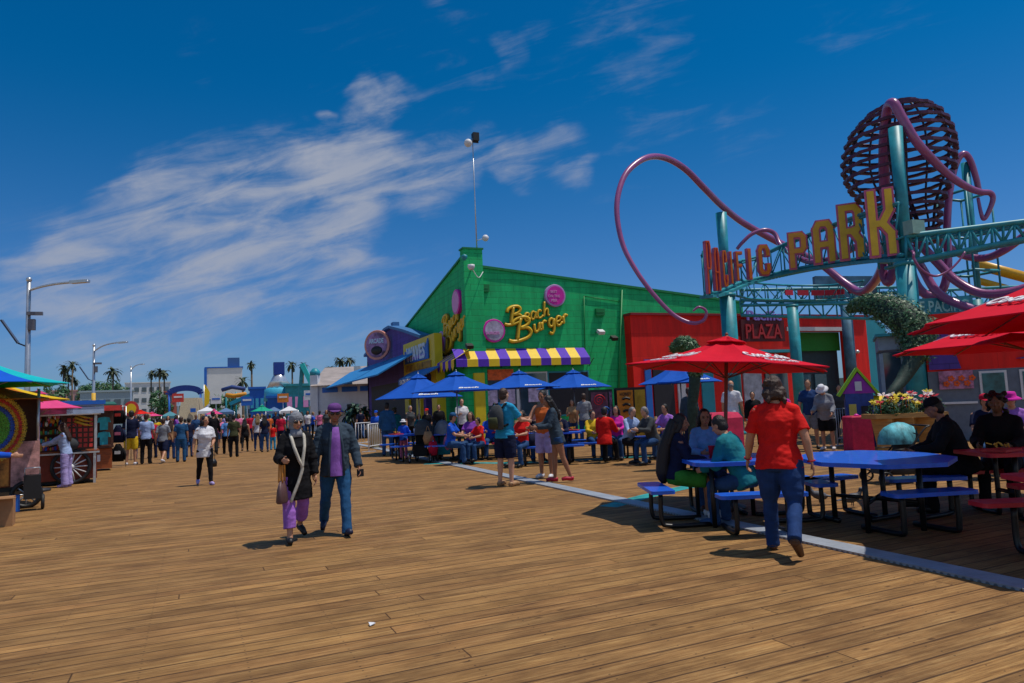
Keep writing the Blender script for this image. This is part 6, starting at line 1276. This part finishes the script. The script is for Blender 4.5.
# market tents and signs that crowd the far end of the pier
tents=[(207,404,9,70,'white','white pitched tent above the far crowd below the big white block'),(226,405,8,72,'blue','blue pitched tent above the far crowd below the orange slide'),(274,404,8,68,'blue','blue pitched tent right of the green parasol'),(289,403,9,64,'white','white pitched tent below the silver cone'),
 (352,407,9,48,'blue','blue pitched tent left of the purple arcade'),(170,408,8,62,'teal','teal pitched tent behind the blue shirted man'),]
gd=dict(white=whitem,blue=bluep,red=goods[1],green=goods[4],orange=goods[7],teal=goods[2],gold=goods[0])
for px,py,hw,dep,c,lb in tents:
    p=DP(px,py,dep); w2=hw/FPX*dep; t=thing('market_tent',lb,'tent',(p.x,p.y,0),-math.atan2(p.x,p.y),'pitched tents at the far end of the pier'); z=p.z-.7
    mb=MB(); q=[Vector((sx*w2,sy*w2,z)) for sx,sy in((-1,-1),(1,-1),(1,1),(-1,1))]; ap=Vector((0,0,z+.42))
    for i in range(4): mb.add([q[i],q[(i+1)%4],ap],[(0,1,2)]); mb.quad(q[i]-Vector((0,0,.25)),q[(i+1)%4]-Vector((0,0,.25)),q[(i+1)%4],q[i])
    part(t,'canopy',mb,dict(white=whitem,blue=mat('tent_slate',(.08,.16,.3)),teal=mat('tent_teal',(.05,.2,.24)))[c])
    for sx,sy in((-1,-1),(1,-1),(1,1),(-1,1)): part(t,'leg',MB().cyl((sx*w2*.97,sy*w2*.97,0),(sx*w2*.97,sy*w2*.97,z),.03,n=6),silver)
    part(t,'counter',MB().box((0,-w2*.7,.45),(w2*1.7,.5,.9)),gd[c])
for px,py,dep,c,lb in((178,396,74,'red','red sign board on a pole left of the sandy ramp'),(216,398,78,'white','white sign board on a pole right of the yellow flag'),(247,399,70,'blue','blue sign board on a pole near the cyan ramp'),(283,396,72,'orange','orange sign board on a pole by the silver cone'),(310,393,66,'white','white sign board on a pole by the slide frame')):
    p=DP(px,py,dep); t=thing('pole_sign',lb,'sign',(p.x,p.y,0),-math.atan2(p.x,p.y),'small signs on poles far down the pier'); part(t,'pole',MB().cyl((0,.05,0),(0,.05,p.z),.05,n=6),silver); part(t,'sign_board',MB().box((0,0,p.z-.2),(1.1,.06,.9)),gd[c]); part(t,'stripe',MB().box((0,-.04,p.z-.1),(.8,.02,.18)),whitem if c!='white' else bluep)
# things on the cafe tables
tabs=[o for o in bpy.data.objects if o.parent is None and o.name.startswith('picnic_table')]
rt=random.Random(11); kinds=[('red food tray',None),('paper cup',None),('paper bag',None)]
for ti,o in enumerate(tabs):
    if 'octag' in o['label'] or 'eight' in o['label'] or 'nearest' in o['label'] or 'under the red' in o['label']: continue
    M=TM(o); short=o['label'].replace('picnic table','table')
    for k in range(3):
        l=M@Vector((-.55+.5*k+rt.uniform(-.1,.1),rt.uniform(-.18,.18),.764)); rz=rt.uniform(0,3)
        w_=short.replace(' where the two older men sit by the yellow menu',' near the yellow food cabinet').replace(' in the shade where the dark-clad people sit',' of the dark-clad people').replace('pale-topped table with a blue bench at the far right','pale-topped table at the far right').replace('beside the red-jacketed diner','by the red-jacketed diner')
        if k==0:
            t=thing('food_tray','red food tray on the '+w_,'tray',l,rz,'food on the cafe tables'); part(t,'tray',MB().box((0,0,.012),(.36,.26,.024)),goods[1]); mb=MB()
            for q in range(14): a=Vector((rt.uniform(-.08,.08),rt.uniform(-.06,.06),.04+rt.uniform(0,.04))); mb.bar(a,a+Vector((rt.uniform(-.05,.05),rt.uniform(-.05,.05),.02)),.012,.012)
            part(t,'fries',mb,goods[0])
        elif k==1: 
            t=thing('paper_cup','white paper cup on the '+w_,'cup',l,rz,'food on the cafe tables'); part(t,'cup',MB().lathe([(.03,0),(.042,.14),(.044,.15),(.01,.155)],n=12),whitem); part(t,'straw',MB().tube([(0,0,.14),(.02,0,.22)],.004,5),goods[1])
        else:
            t=thing('paper_bag','brown paper bag on the '+w_,'bag',l,rz,'food on the cafe tables'); part(t,'bag_body',MB().loft([((0,0,0),(.09,0,0),(0,.06,0)),((0,0,.18),(.085,0,0),(0,.055,0)),((.01,0,.25),(.08,0,0),(0,.03,0))],8,False),mat('kraft',(.35,.2,.09),rough=.8,bump=.4))
# ================= PEOPLE =================
crowd='people strolling down the pier'
# the couple
g,h=at_feet(337,534,401)
walk1=dict(hipL=14,knL=6,ftL=8,hipR=-16,knR=22,ftR=-25,shL=-6,shR=8,elL=22,elR=14,abL=12,abR=16,lean=2,w=1.0)
az=math.degrees(math.atan2(g.x,g.y))
m_root,m_r,m_s=person(g.x,g.y,az+176,'man in open charcoal jacket, purple shirt, blue jeans and purple flat cap',height=h-.02,
   pose=dict(hipL=20,knL=6,ftL=12,hipR=-16,knR=26,ftR=-22,shL=4,shR=6,elL=22,elR=10,abL=15,abR=14,lean=1,w=1.02,hpitch=6,spL=2,spR=5),top='jacket',topc='slate',botc='denimb',hair='short',hairc='dark',sk=1,shoes='navy',hat='cap',hatc='plum',fine=True,face=True,sung=True)
def extra(root,r,name,mb,mt,label=None):
    return part(root,name,mb.xf(Matrix.Translation((0,0,r.off))),mt,label=label)
# purple shirt front showing between the jacket's edges
r=m_r; U=r.up
def panel(r,w0,w1,z0,z1,d,n=8):   # a shirt front standing just proud of the jacket
    mb=MB(); rows=[]
    for i in range(n+1):
        t=i/n; z=z0+(z1-z0)*t; ww=w0+(w1-w0)*t
        base=.155 if z<.0 else (.145 if z<.2 else (.15 if z<.44 else .15-(z-.44)*.45))
        for j in range(7):
            x=ww*(j-3)/3; rows.append(r.up(x,base+d-x*x*3.2+(.003*math.sin(j*2+i*1.7)),z))
    fs=[(i*7+j,i*7+j+1,(i+1)*7+j+1,(i+1)*7+j) for i in range(n) for j in range(6)]
    mb.add(rows,fs,True); k=len(rows)
    mb.add([v-r.LM@Vector((0,.03,0)) for v in rows],[f[::-1] for f in fs],True); return mb
extra(m_root,r,'shirt',panel(r,.105,.04,-.10,.535,.026),cloth('violet'))
b=MB(); b.loft([(r.up(0,0,-.115),(.178,0,0),(0,.152,0)),(r.up(0,0,-.09),(.177,0,0),(0,.153,0))],20); 
extra(m_root,r,'belt',b,mat('leather_black',(.01,.01,.012),rough=.4))
for sx in(-1,1):
    lap=MB(); lap.tube([U(sx*.095,.163,-.10),U(sx*.09,.155,.1),U(sx*.08,.158,.3),U(sx*.055,.14,.45),U(sx*.055,.05,.56),U(sx*.03,-.07,.585)],[.016,.017,.02,.024,.02,.014],7); extra(m_root,r,'lapel',lap,cloth('slate'))
wp=rw(m_root,m_r,m_s,m_r.wr['R']+m_r.fd['R']*.1)
# camera held in the man's left hand
wl=rw(m_root,m_r,m_s,m_r.wr['L']+m_r.fd['L']*.09)
single('camera_case',MB().box((0,0,0),(.07,.05,.09),.4).cyl((0,-.02,0),(0,.04,0),.03),mat('leather_black'),'small black camera case held in the hand of the man in the purple cap','camera case',wl)
# woman
g,h=at_feet(297,541,412); az=math.degrees(math.atan2(g.x,g.y))
w_root,w_r,w_s=person(g.x,g.y,az+168,'woman in black coat with cream trim, grey headscarf and lilac trousers',height=h,
   pose=dict(f=True,w=.96,hipL=-14,knL=26,ftL=-26,hipR=12,knR=3,ftR=4,shR=14,elR=75,inR=8,abR=14,shL=2,elL=12,abL=12,lean=2,hpitch=10,hyaw=8,hem=-.33),top='coat',topc='black',bot='crop',botc='violet',hair='scarf',hairc='grey',sk=0,shoes='black',fine=True,face=True,sung=True)
r=w_r
tr=MB()
tr.tube(smooth_path([r.up(.085,-.05,.56),r.up(.08,.1,.50),r.up(.055,.185,.36),r.up(.0,.205,.2),r.up(-.04,.205,.1),r.up(-.0,.215,-.05),r.up(.06,.22,-.2),r.up(.115,.215,-.34)],4),.022,7)
extra(w_root,r,'coat_trim',tr,cloth('cream'))
tr=MB(); tr.tube(smooth_path([r.up(-.085,-.05,.56),r.up(-.09,.1,.50),r.up(-.075,.18,.36),r.up(-.05,.2,.2),r.up(-.04,.205,.1)],4),.022,7); extra(w_root,r,'coat_trim',tr,cloth('cream'))
ks=MB(); ks.loft([(r.up(0,.06,.5),(.09,0,0),(0,.07,0)),(r.up(0,.03,.56),(.085,0,0),(0,.085,0)),(r.up(0,.01,.6),(.07,0,0),(0,.07,0))],14); extra(w_root,r,'scarf_fold',ks,cloth('grey'))
# handbag on her right forearm
fp=rw(w_root,r,w_s,r.el['R']*.45+r.wr['R']*.55)
bag=thing('handbag','brown handbag with tan handles hanging from the forearm of the woman in the black coat','handbag',(fp.x,fp.y,fp.z-.50),-D2R(az+100))
bm=MB(); bm.loft([((0,0,0),(.15,0,0),(0,.055,0)),((0,0,.02),(.165,0,0),(0,.065,0)),((0,0,.15),(.15,0,0),(0,.05,0)),((0,0,.25),(.115,0,0),(0,.022,0))],18)
part(bag,'bag_body',bm,mat('bag_brown',(.1,.05,.05),rough=.5,bump=.2))
for y in(-.02,.02):
    part(bag,'handle',MB().tube(smooth_path([(-.07,y,.24),(-.065,y,.36),(-.03,y*.8,.50),(.03,y*.8,.50),(.065,y,.36),(.07,y,.24)],4),.011,7),mat('strap_tan',(.5,.2,.03),rough=.5))
# red shirt woman, from behind, mid stride
g,h=at_feet(786,553,375); az=math.degrees(math.atan2(g.x,g.y))
rr,r,s_=person(g.x,g.y,az+6,'woman in a bright red t-shirt and jeans walking away, dark wavy hair',height=h-.01,
   pose=dict(f=True,w=1.25,hipL=12,knL=4,ftL=0,hipR=-14,knR=38,ftR=-50,shL=12,elL=18,abL=17,shR=-12,elR=16,abR=16,lean=5,hpitch=8,hem=-.08,spread=4,twist=4),top='tee',topc='red',botc='denimd',hair='bob',hairc='brown',sk=0,shoes='brown',fine=True)
for n in 'LR':
    e=r.wr[n]; d=r.fd[n]; x=d.cross(Vector((0,1,.2))).normalized(); y=d.cross(x).normalized()
    b=MB(); b.tube([e-d*.01+(x*math.cos(t)+y*math.sin(t))*.035 for t in [i*math.pi/8 for i in range(16)]],.006,6,closed=True); extra(rr,r,'bracelet',b,cloth('crimson'))
# walking woman in white top
PP(205,485,416,172,'woman in a loose white top and dark trousers walking towards the viewer, dark hair blowing',pose=dict(f=True,hipL=12,knL=4,hipR=-12,knR=20,ftR=-16,shL=8,elL=60,inL=20,shR=-4,elR=20,abR=16,hem=-.2,w=1.05,hyaw=25),top='tee',topc='white',bot='slim',botc='black',hair='bob',fine=True,vox=.01,shoes='lavender',face=True)
g=G(207,485); d=DP(212,463,18.1)
single('shoulder_bag',MB().loft([((0,0,0),(.12,0,0),(0,.06,0)),((0,0,.12),(.13,0,0),(0,.06,0)),((0,0,.2),(.08,0,0),(0,.03,0))],14).tube(smooth_path([(-.07,0,.19),(-.06,0,.4),(.06,0,.4),(.07,0,.19)]),.008,6),mat('leather_black'),'small dark bag carried by the woman in the loose white top','bag',(d.x,d.y,d.z-.1),.3)
# standing trio
o,r,s_=PP(507,486,389,38,'man in a teal tee and dark shorts wearing a backpack, hands held out',pose=dict(w=1.08,shR=38,elR=45,inR=5,shL=20,elL=60,lean=1,spread=4,hyaw=-6),top='tee',topc='cyan',bot='shorts',botc='navy',fine=True,vox=.009,shoes='tan',sk=3,hairc='brown')
bp=rw(o,r,s_,r.up(0,-.24,.1)); bt=thing('backpack','dark green and black backpack on the back of the man in the teal t-shirt','backpack',bp,o.rotation_euler.z)
b=MB(); b.loft([((0,0,0),(.14,0,0),(0,.08,0)),((0,0,.03),(.16,0,0),(0,.1,0)),((0,.01,.3),(.155,0,0),(0,.09,0)),((0,.03,.43),(.1,0,0),(0,.06,0)),((0,.04,.46),(.04,0,0),(0,.03,0))],18); part(bt,'pack',b,cloth('dgrey'))
b=MB(); b.loft([((0,-.09,.03),(.11,0,0),(0,.05,0)),((0,-.1,.2),(.11,0,0),(0,.045,0)),((0,-.08,.23),(.08,0,0),(0,.03,0))],14); part(bt,'pocket',b,cloth('olive'))
for sx in(-1,1): part(bt,'strap',MB().tube(smooth_path([(sx*.09,.08,.4),(sx*.1,.17,.47),(sx*.105,.30,.44),(sx*.12,.35,.3),(sx*.14,.25,.12),(sx*.12,.08,.06)]),.02,7),cloth('black'))
PP(547,478,391,205,'man in an orange tank top and pale shorts standing opposite the backpacker',pose=dict(shR=45,elR=50,inR=0,shL=10,elL=30,hipL=4,w=1.05,hpitch=12),top='tank',topc='orange',bot='shorts',botc='lavender',fine=True,vox=.009,shoes='white',sk=1,face=True)
PP(559,482,400,262,'woman in a dark blazer and denim hot pants leaning towards the backpacker',pose=dict(f=True,shR=40,elR=50,shL=30,elL=65,lean=10,hipR=6,hipL=-12,knL=8,ftL=0,hpitch=8),top='blazer',topc='slate',bot='hotpants',botc='denim',hair='long',fine=True,vox=.009,shoes='crimson',sk=1,height=1.66)
d=DP(533,446,14.6); single('shopping_bag',MB().loft([((0,0,0),(.13,0,0),(0,.05,0)),((0,0,.26),(.15,0,0),(0,.045,0))],12).tube(smooth_path([(-.08,0,.25),(-.05,0,.4),(.05,0,.4),(.08,0,.25)]),.006,6),cloth('navy'),'dark cloth bag hanging beside the woman in the blazer','bag',(d.x,d.y,d.z),.6)
# man at far left edge
o,r,_=PP(-24,532,402,80,'person in a bright blue long-sleeved top cut off at the kite cart',pose=dict(shR=30,elR=55,inR=-10),top='long',topc='blue',botc='black',height=1.68)
# woman at the stall
PP(66,487,423,292,'woman in a pale blue long-sleeved top and lavender trousers reaching into the gift cart',pose=dict(f=True,shL=62,elL=20,shR=62,elR=18,abL=5,abR=4,lean=8),top='long',topc='lblue',bot='wide',botc='lavender',hair='long',hairc='brown',fine=True,vox=.011,shoes='lavender')
d=DP(70,444,17.4); single('sling_bag',MB().ell((0,0,0),(.2,.12,.17)).tube(smooth_path([(-.12,0,.1),(-.05,-.08,.42),(.1,-.02,.45),(.14,0,.1)]),.012,6),cloth('dgrey'),'dark grey sling bag at the waist of the woman shopping at the cart','bag',d,.4)
# --- crowd of walkers (px, feet, head, facing, ...)
P0={'s':dict(shL=4,shR=6,elL=15,elR=12),'w':dict(hipL=24,knL=5,ftL=8,hipR=-18,knR=28,ftR=-24,shL=-12,shR=14,elL=20,elR=25),'t':dict(shL=10,shR=25,elL=20,elR=80,inR=15),'c':dict(f=True,hipL=-18,knL=26,hipR=20,knR=4,ftL=-10,shR=6,shL=10,elL=40,elR=20)}
def cr(px,fy,hy,fdir,lab,pose='s',f=False,**k):
    key=pose+('f' if f else 'm')+k.get('top','tee')+k.get('bot','pants')
    p=dict(P0[pose]); 
    if f: p['f']=True
    return PP(px,fy,hy,fdir,lab,pose=p,key=key,group=crowd,**k)
cr(131,465,411,10,'tall dark-topped person in yellow shorts standing by the hooded tops',topc='navy',bot='shorts',botc='yellow',shoes='white')
cr(139,459,416,0,'woman in a mauve top standing behind the man in the pale shirt','s',f=True,topc='lavender',botc='denimd',hair='long')
cr(146,464,414,8,'man in a pale blue shirt and black trousers seen from behind on the left',topc='lblue',botc='black',hairc='brown')
cr(153,458,419,-30,'person in a wine-red top between the pale shirt and the grey tee','s',topc='crimson',botc='navy')
cr(163,463,417,20,'man in a light grey tee and navy shorts with white trainers','w',topc='grey',bot='shorts',botc='navy',shoes='white',hairc='brown')
cr(171,459,420,10,'woman in a tan top and dark jeans beside the man in the blue tee','s',f=True,topc='tan',botc='denimd',hair='long',hairc='brown')
cr(181,462,417,0,'man in a steel blue tee and bright blue jeans seen from behind','s',topc='denimb',botc='denimb',hairc='brown')
cr(189,457,418,-20,'person in a dark navy top behind the woman in the white top','s',topc='navy',botc='denim')
cr(213,455,410,0,'tallest man in black, head above the crowd behind the white-topped woman','w',topc='black',botc='black',top='long')
cr(221,448,418,170,'child-sized figure in a pink top between black-clad man and blue tee','s',f=True,topc='pink',bot='shorts',botc='denim')
cr(227,454,416,0,'man in a bright blue tee and black trousers walking away','w',topc='sky',botc='black')
cr(234,457,415,5,'broad man in an olive tee and black trousers walking away','s',topc='olive',botc='black')
cr(245,452,418,0,'woman in a black vest top and black leggings walking away','c',f=True,top='tank',topc='black',bot='slim',botc='black',hair='long')
cr(258,451,414,4,'woman with light hair in a white top and blue jeans walking away','s',f=True,topc='white',bot='slim',botc='denimd',hair='long',hairc='blond')
cr(265,452,415,0,'woman in a navy top and blue jeans beside the white-topped walker','s',f=True,topc='navy',bot='slim',botc='denim',hair='long')
cr(273,450,424,0,'child in a red top and teal trousers holding close to a parent','s',topc='red',botc='cyan')
cr(281,447,414,5,'man in a maroon top left of the woman in the headscarf','s',topc='crimson',botc='navy')
cr(377,448,411,190,'man in a blue cap and blue jacket behind the white barrier','s',top='jacket',topc='blue',botc='navy',hat='cap',hatc='blue')
cr(388,456,403,12,'big man in a blue jacket with a green waist band standing by the barrier','s',top='jacket',topc='denimb',botc='denim')
cr(396,452,408,340,'person in a dark teal jacket behind the child in the puffer coat','s',top='jacket',topc='teal',botc='navy',hat='cap',hatc='olive')
lab=[('pale pink',0),('lime green',1)]
far=[(128,449,413,'teal','denim'),(136,448,415,'white','black'),(148,446,414,'green','navy'),(157,448,417,'yellow','denim'),(168,447,416,'white','navy'),(176,446,415,'purple','black'),(185,448,418,'white','denim'),(196,446,415,'denim','navy'),(202,444,414,'crimson','black'),
 (209,443,415,'pink','navy'),(217,443,414,'grey','black'),(224,441,415,'lavender','denimd'),(231,442,413,'dgrey','navy'),(239,444,414,'pink','black'),(243,440,415,'white','denim'),(250,442,413,'crimson','navy'),(254,440,415,'cyan','black'),(262,441,414,'white','navy'),(270,441,414,'orange','denim'),
 (276,440,412,'navy','black'),(284,439,413,'white','denim'),(288,440,415,'teal','black'),(292,441,411,'lavender','navy'),(297,438,412,'red','black'),(302,439,411,'grey','denimd'),(308,437,411,'white','denim'),(313,438,412,'blue','black'),(320,438,410,'pink','navy'),(327,439,410,'dgrey','denimd'),(355,438,408,'white','black'),(361,440,408,'navy','denim'),(366,436,407,'orange','navy')]
nmc=dict(dgrey='charcoal',lblue='pale blue',cyan='turquoise',denim='denim blue',denimd='dark denim',crimson='wine red')
seen={}
for i,(x,fy,hy,tc_,bc) in enumerate(far):
    a=nmc.get(tc_,tc_); b_=nmc.get(bc,bc); key_=(a,b_); 
    place='by the left-hand carts' if x<160 else ('by the pale ramp' if x<205 else ('near the green parasol' if x<275 else ('seen behind the couple' if x<330 else 'beyond the white barrier')))
    ff=i%2==0; act=['walking away','strolling closer','standing still'][i%3]
    cr(x,fy,hy,[0,175,90][i%3]+R.uniform(-15,15),'far %s in %s top and %s trousers %s %s'%('woman' if ff else 'man',a,b_,act,place),['w','s','t'][i%3],f=ff,topc=tc_,botc=bc,hair='long' if i//2%2==0 else 'short',hairc=['dark','brown','blond'][i%3] if i%5 else 'dark',sk=[0,1,3,2][i%4])
# --- cafe people
seatg='people seated at the cafe tables'
def st(px,htop,dep,fdir,lab,pose='a',**k):
    k.setdefault('key','sit'+pose+k.get('top','tee')+k.get('bot','pants')); 
    pz={'a':{},'b':dict(lean=18,shL=55,shR=50,elL=60,elR=60),'c':dict(f=True,lean=4)}[pose]
    return SIT(px,htop,dep,fdir,lab,pose=pz,group=seatg,**k)
def cs(px,fy,hy,fdir,lab,pose='s',f=False,**k):
    p=dict(P0[pose]); 
    if f: p['f']=True
    return PP(px,fy,hy,fdir,lab,pose=p,key='c'+pose+('f' if f else 'm')+k.get('top','tee')+k.get('bot','pants'),group='people standing around the cafe',**k)
cs(404,459,420,20,'child in a blue puffer coat, white sun hat and pink trousers beside the pushchair','t',top='jacket',topc='blue',botc='pink',hat='sun',hatc='white')
cs(420,450,414,180,'woman with reddish face and cream scarf standing behind the pushchair','t',f=True,top='long',topc='teal',botc='black',hair='long')
cs(428,446,409,200,'person in a red cap beneath the second blue parasol','s',topc='black',botc='navy',hat='cap',hatc='red')
cs(411,446,406,150,'grey-haired woman in a dark top under the leftmost blue parasol','s',f=True,topc='dgrey',botc='black',hairc='grey')
cs(463,449,399,165,'boy in a white tee with a dark vest standing at a blue table','t',top='tee',topc='white',botc='navy',hairc='brown',sk=3)
st(449,412,18.5,110,'man in a blue top and blue cap seated at the blue table by the pushchair',topc='blue',hat='cap',hatc='denimb')
st(471,416,19,200,'girl in a purple top sitting beside the boy in white','c',topc='purple',hair='long',hairc='brown')
st(480,419,18.5,230,'toddler in a red and white striped top at the blue table',topc='red',height=1.4)
st(490,415,20,180,'person in a dark blue hooded top behind the backpacker','b',top='long',topc='blue')
cs(440,446,405,180,'dark-haired person in a black coat in front of the yellow column','s',top='jacket',topc='black',botc='black')
st(523,414,17.2,215,'woman in a red and white top seated behind the man in teal','c',topc='red',hair='long')
st(531,418,18.5,160,'dark-haired diner in a black top between backpacker and tank top','b',topc='black')
cs(574,445,400,180,'woman in a mustard top standing behind the blazer woman','t',f=True,topc='tan',botc='denimd',hair='long',hairc='brown')
cs(586,446,392,0,'man in a pale grey tee seen from behind under the third blue parasol','s',topc='grey',botc='denimd',hairc='brown',height=1.75)
st(591,408,18.2,160,'child in a yellow jacket seated near the wavy menu board','a',top='jacket',topc='yellow',height=1.5)
st(603,411,17,20,'person in a bright red hooded jacket seated with back turned','a',top='jacket',topc='red',botc='black')
st(616,410,18,190,'woman in a magenta cardigan beside the older man in white','c',top='long',topc='magenta',hair='long')
st(626,407,16.7,140,'older man in a pale checked shirt playing at the blue table',"b",top='long',topc='lblue',botc='black',hairc='grey',sk=3)
st(652,407,16.3,235,'man in a dark jacket facing the older man across the table','b',top='jacket',topc='dgrey',botc='denim',sk=3,hairc='grey')
st(667,412,17.5,215,'person in a violet top at the end of the blue table','a',topc='violet')
st(560,414,18,190,'diner in a navy hooded top behind the tank top man','b',top='long',topc='navy')
cs(538,446,404,185,'woman with a purple top waiting at the burger counter','s',f=True,topc='magenta',botc='black',hair='long')
cs(551,443,402,0,'man in a denim shirt waiting in front of the burger counter','s',top='long',topc='denim',botc='black')
cs(496,443,403,0,'woman in a lavender top at the burger counter window','s',f=True,topc='lavender',botc='navy',hair='long')
# picnic under the red parasol
o,r,_=SIT(671,400,8.9,92,'girl with very long black hair, navy top and green shorts on the blue bench',top='long',topc='navy',bot='shorts',botc='green',hair='long',fine=True,vox=.009,shoes='white',sk=1,height=1.62,pose=dict(f=True,shL=30,shR=34,elL=60,elR=58))
b=MB(); b.tube(smooth_path([r.head+Vector((0,-.09,.05)),r.up(0,-.13,.5),r.up(0,-.17,.3),r.up(0,-.17,.05),r.up(0,-.15,-.12)]),[.06,.07,.08,.085,.09,.095,.1,.1,.1,.1,.1,.1,.1,.1,.1,.1,.1,.1,.1,.1,.09,.08,.07,.05,.03][:25],10); extra(o,r,'long_hair',b,hairm('dark'))
SIT(702,402,9.7,170,'woman in a blue sweater laughing, seated across the blue table under the red parasol',top='long',topc='sky',bot='pants',botc='denim',hair='long',fine=True,vox=.009,sk=1,shoes='brown',height=1.68,face=True,pose=dict(f=True,shL=42,shR=44,elL=55,elR=50,inL=30,inR=26))
SIT(742,412,8.2,-62,'seated person in a dark teal jacket and jeans with one leg off the bench',top='jacket',topc='teal',bot='pants',botc='denim',hair='short',fine=True,vox=.009,shoes='denim',height=1.66,pose=dict(lean=26,hipL=78,hipR=82,knL=82,knR=84,shL=40,shR=40,elL=60,elR=60))
cs(735,449,381,10,'bald man in a pale t-shirt standing beyond the red parasol pole','s',topc='white',botc='denimd',hair='bald',hairc='grey',sk=0)
cs(692,448,388,0,'man in a navy shirt standing by the dark topiary','s',top='long',topc='slate',botc='navy',hairc='brown')
cs(756,446,392,180,'person in a black hooded top under the arch','s',top='jacket',topc='black',botc='black')
cs(787,445,391,170,'woman in a magenta top beside the teal arch column','t',f=True,topc='magenta',botc='black',hair='long')
cs(813,449,380,185,'man in a dark blue shirt and pale shorts beside the sun-hatted woman','s',top='tee',topc='denimd',bot='shorts',botc='grey',hairc='brown')
PP(829,450,384,195,'woman in a white sun hat, grey cardigan and black skirt-trousers looking down',pose=dict(f=True,lean=14,shL=20,elL=50,shR=22,elR=60,hpitch=25,w=1.15,hem=-.1),top='jacket',topc='grey',bot='shorts',botc='black',hair='short',hat='sun',hatc='white',fine=True,vox=.012,shoes='white')
cs(843,442,385,170,'dark-clad person behind the woman in the white sun hat','s',topc='dgrey',botc='black')
# right side shade
SIT(958,411,8.6,255,'dark silhouetted man in a black cap and black jacket leaning at the red table',top='jacket',topc='black',bot='pants',botc='black',hat='cap',hatc='black',fine=True,vox=.01,sk=1,height=1.78,pose=dict(w=1.15,lean=20,shL=50,shR=45,elL=45,elR=50))
SIT(998,405,8.9,190,'person in black with back of head raised, seated at the far red table',top='jacket',topc='black',bot='pants',botc='black',fine=True,vox=.01,height=1.76,hair='curly',sk=2)
SIT(984,400,11.5,170,'diner in a blue and red cap seated behind the two people in black',top='tee',topc='navy',hat='cap',hatc='crimson',key='sita2')
SIT(1012,402,11.8,190,'diner in a magenta sun hat near the right edge of the photo',top='tee',topc='violet',hat='sun',hatc='magenta',key='sita3')
# pigeons
def pigeon(px,py,rz,lab):
    g=G(px,py); t=thing('pigeon',lab,'pigeon',(g.x,g.y,0),rz,'pigeons under the blue table')
    b=MB(); b.ell((0,0,.13),(.055,.11,.058),Matrix.Rotation(.25,3,'X')); b.tube([(0,.07,.15),(0,.105,.2),(0,.115,.235)],[.04,.026,.024],8); b.ell((0,.12,.24),(.024,.03,.024)); b.tube([(0,.14,.238),(0,.168,.232)],[.009,.003],6); b.loft([((0,-.06,.13),(.04,0,0),(0,0,.02)),((0,-.2,.10),(.03,0,0),(0,0,.008))],10)
    for sx in(-.025,.025): b.tube([(sx,0,.09),(sx,0,.01),(sx,.03,.006)],[.009,.006,.005],6)
    me=remesh(b,.006); me.materials.append(mat('pigeon_grey',(.08,.09,.12),var=.3,scale=14)); o=bpy.data.objects.new('body',me); col.objects.link(o); o.parent=t
pigeon(820,505,1.0,'grey pigeon pecking beneath the left bench of the big blue table'); pigeon(853,508,-2.0,'grey pigeon beside the centre legs of the big blue table')
